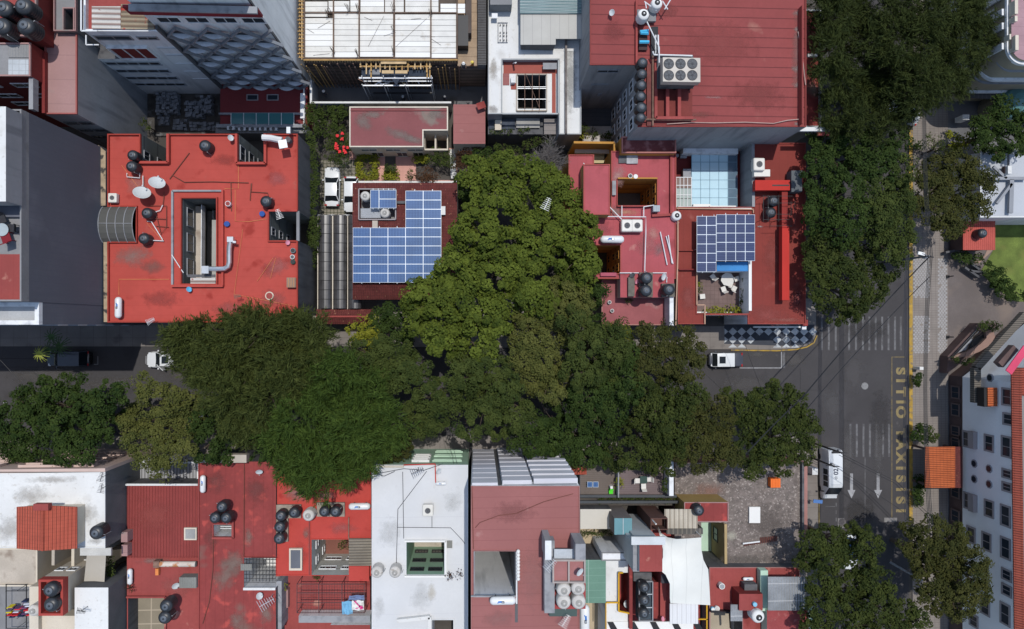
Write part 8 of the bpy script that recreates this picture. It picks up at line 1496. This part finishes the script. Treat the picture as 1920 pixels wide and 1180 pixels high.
shrub('long planting strip behind the deck terraces', 'shrub', [(x, 936+RNG.uniform(-1, 1), 6) for x in range(1125, 1270, 9)], 5.2, cat='plants'); shrub('low planting at the bottom edge of the corner terrace', 'lime', [(x, 583+RNG.uniform(-2, 2), 6) for x in range(1326, 1398, 9)], 5.6, cat='plants'); shrub('climber on the rail above the tan patio', 'shrub', [(x, 1000, 6) for x in range(1092, 1150, 9)], 4.5, cat='plants'); shrub('low hedge row along the kerb below the tiled canopy', 'laurel', [(1722, y, 8) for y in range(900, 948, 7)], 1.2, cat='hedge', name='hedge')
shrub('climber and pots along the right of the beige shade cloth', 'shrub', [(206, y, 7) for y in range(1050, 1090, 8)]+[(x, 1093, 6) for x in range(165, 200, 8)], 7.5, cat='plants'); shrub('green weeds in the corner of the debris yard', 'shrub', [(272, 232, 8), (278, 242, 7)], 2.5, cat='plants')
shrub('rounded lawn edge bushes at the right frame edge', 'laurel', [(1868, 520, 20), (1880, 540, 18), (1900, 548, 16), (1915, 552, 14), (1858, 505, 14), (1862, 535, 12)], 2.2); shrub('dark bush beside the lawn entrance path', 'laurel', [(1815, 490, 12), (1800, 482, 12), (1835, 485, 8)], 1.8); shrub('dark hedge on the curved planter beside the hotel', 'ivy', [(1838, 614, 9), (1850, 610, 9), (1862, 612, 9), (1872, 616, 8), (1790, 678, 8), (1805, 680, 8), (1820, 676, 8)], 3.0, cat='hedge', name='hedge')
# bare grey tree
t = thing('bare_tree', 'leafless grey branched tree beside the white courtyard building', 'tree', P(990, 330, 0)); m = MB(); GT_ = M('grey_twig', (.22, .20, .19), var=.15)
top = P(1005, 300, 8)
m.tube([(t.location.x, t.location.y, 0), (top.x, top.y-1, 5)], .18, GT_, 8, r2=.12); m.build('trunk', t, smooth=True); m = MB(); s0 = Vector((top.x, top.y-1, 4.8))
def br(a, d, l, r, dep):
    e = a+d*l; m.tube([a, a.lerp(e, .5)+Vector((random.uniform(-.1, .1)*l, random.uniform(-.1, .1)*l, 0)), e], r, GT_, 4, r2=r*.55)
    if dep:
        for k in range(4 if dep > 1 else 3): nd = (d+Vector((random.uniform(-.8, .8), random.uniform(-.8, .8), random.uniform(-.15, .5)))).normalized(); br(a.lerp(e, random.uniform(.4, 1)), nd, l*random.uniform(.55, .8), r*.6, dep-1)
for k in range(9): q = P(random.uniform(965, 1060), random.uniform(255, 335), 8.5); br(s0, (q-s0).normalized(), (q-s0).length*.5, .07, 4)
m.build('crown', t)
# palm in the street
t = thing('palm', 'small yellow green palm beside the black van', 'palm', P(104, 662, 0)); hp = P(76, 664, 8); m = MB(); m.tube([(t.location.x, t.location.y, 0), (hp.x, hp.y, 6.5)], .1, BARK, 7); m.build('trunk', t); m = MB(); PL = M('palm_frond', (.26, .28, .05), var=.2); PD = M('palm_frond_dark', (.05, .09, .03), var=.2)
for (c, mt, n, R_) in ((hp, PL, 16, .9), (P(92, 657, 7), PD, 14, .9), (P(113, 650, 6), PD, 18, 1.2), (P(98, 632, 6.5), PD, 14, 1.0)):
    for k in range(n):
        a = k*6.283/n+random.uniform(-.1, .1); pv = c
        for i in range(3):
            e = c+Vector((math.cos(a)*R_*(i+1)/3, math.sin(a)*R_*(i+1)/3, .25*math.sin((i+1)/3*2.6)-.15*i)); m.bar(pv, e, .13*(1-i*.3), .02, mt); pv = e
m.build('crown', t)
print('leaves', NL[0])
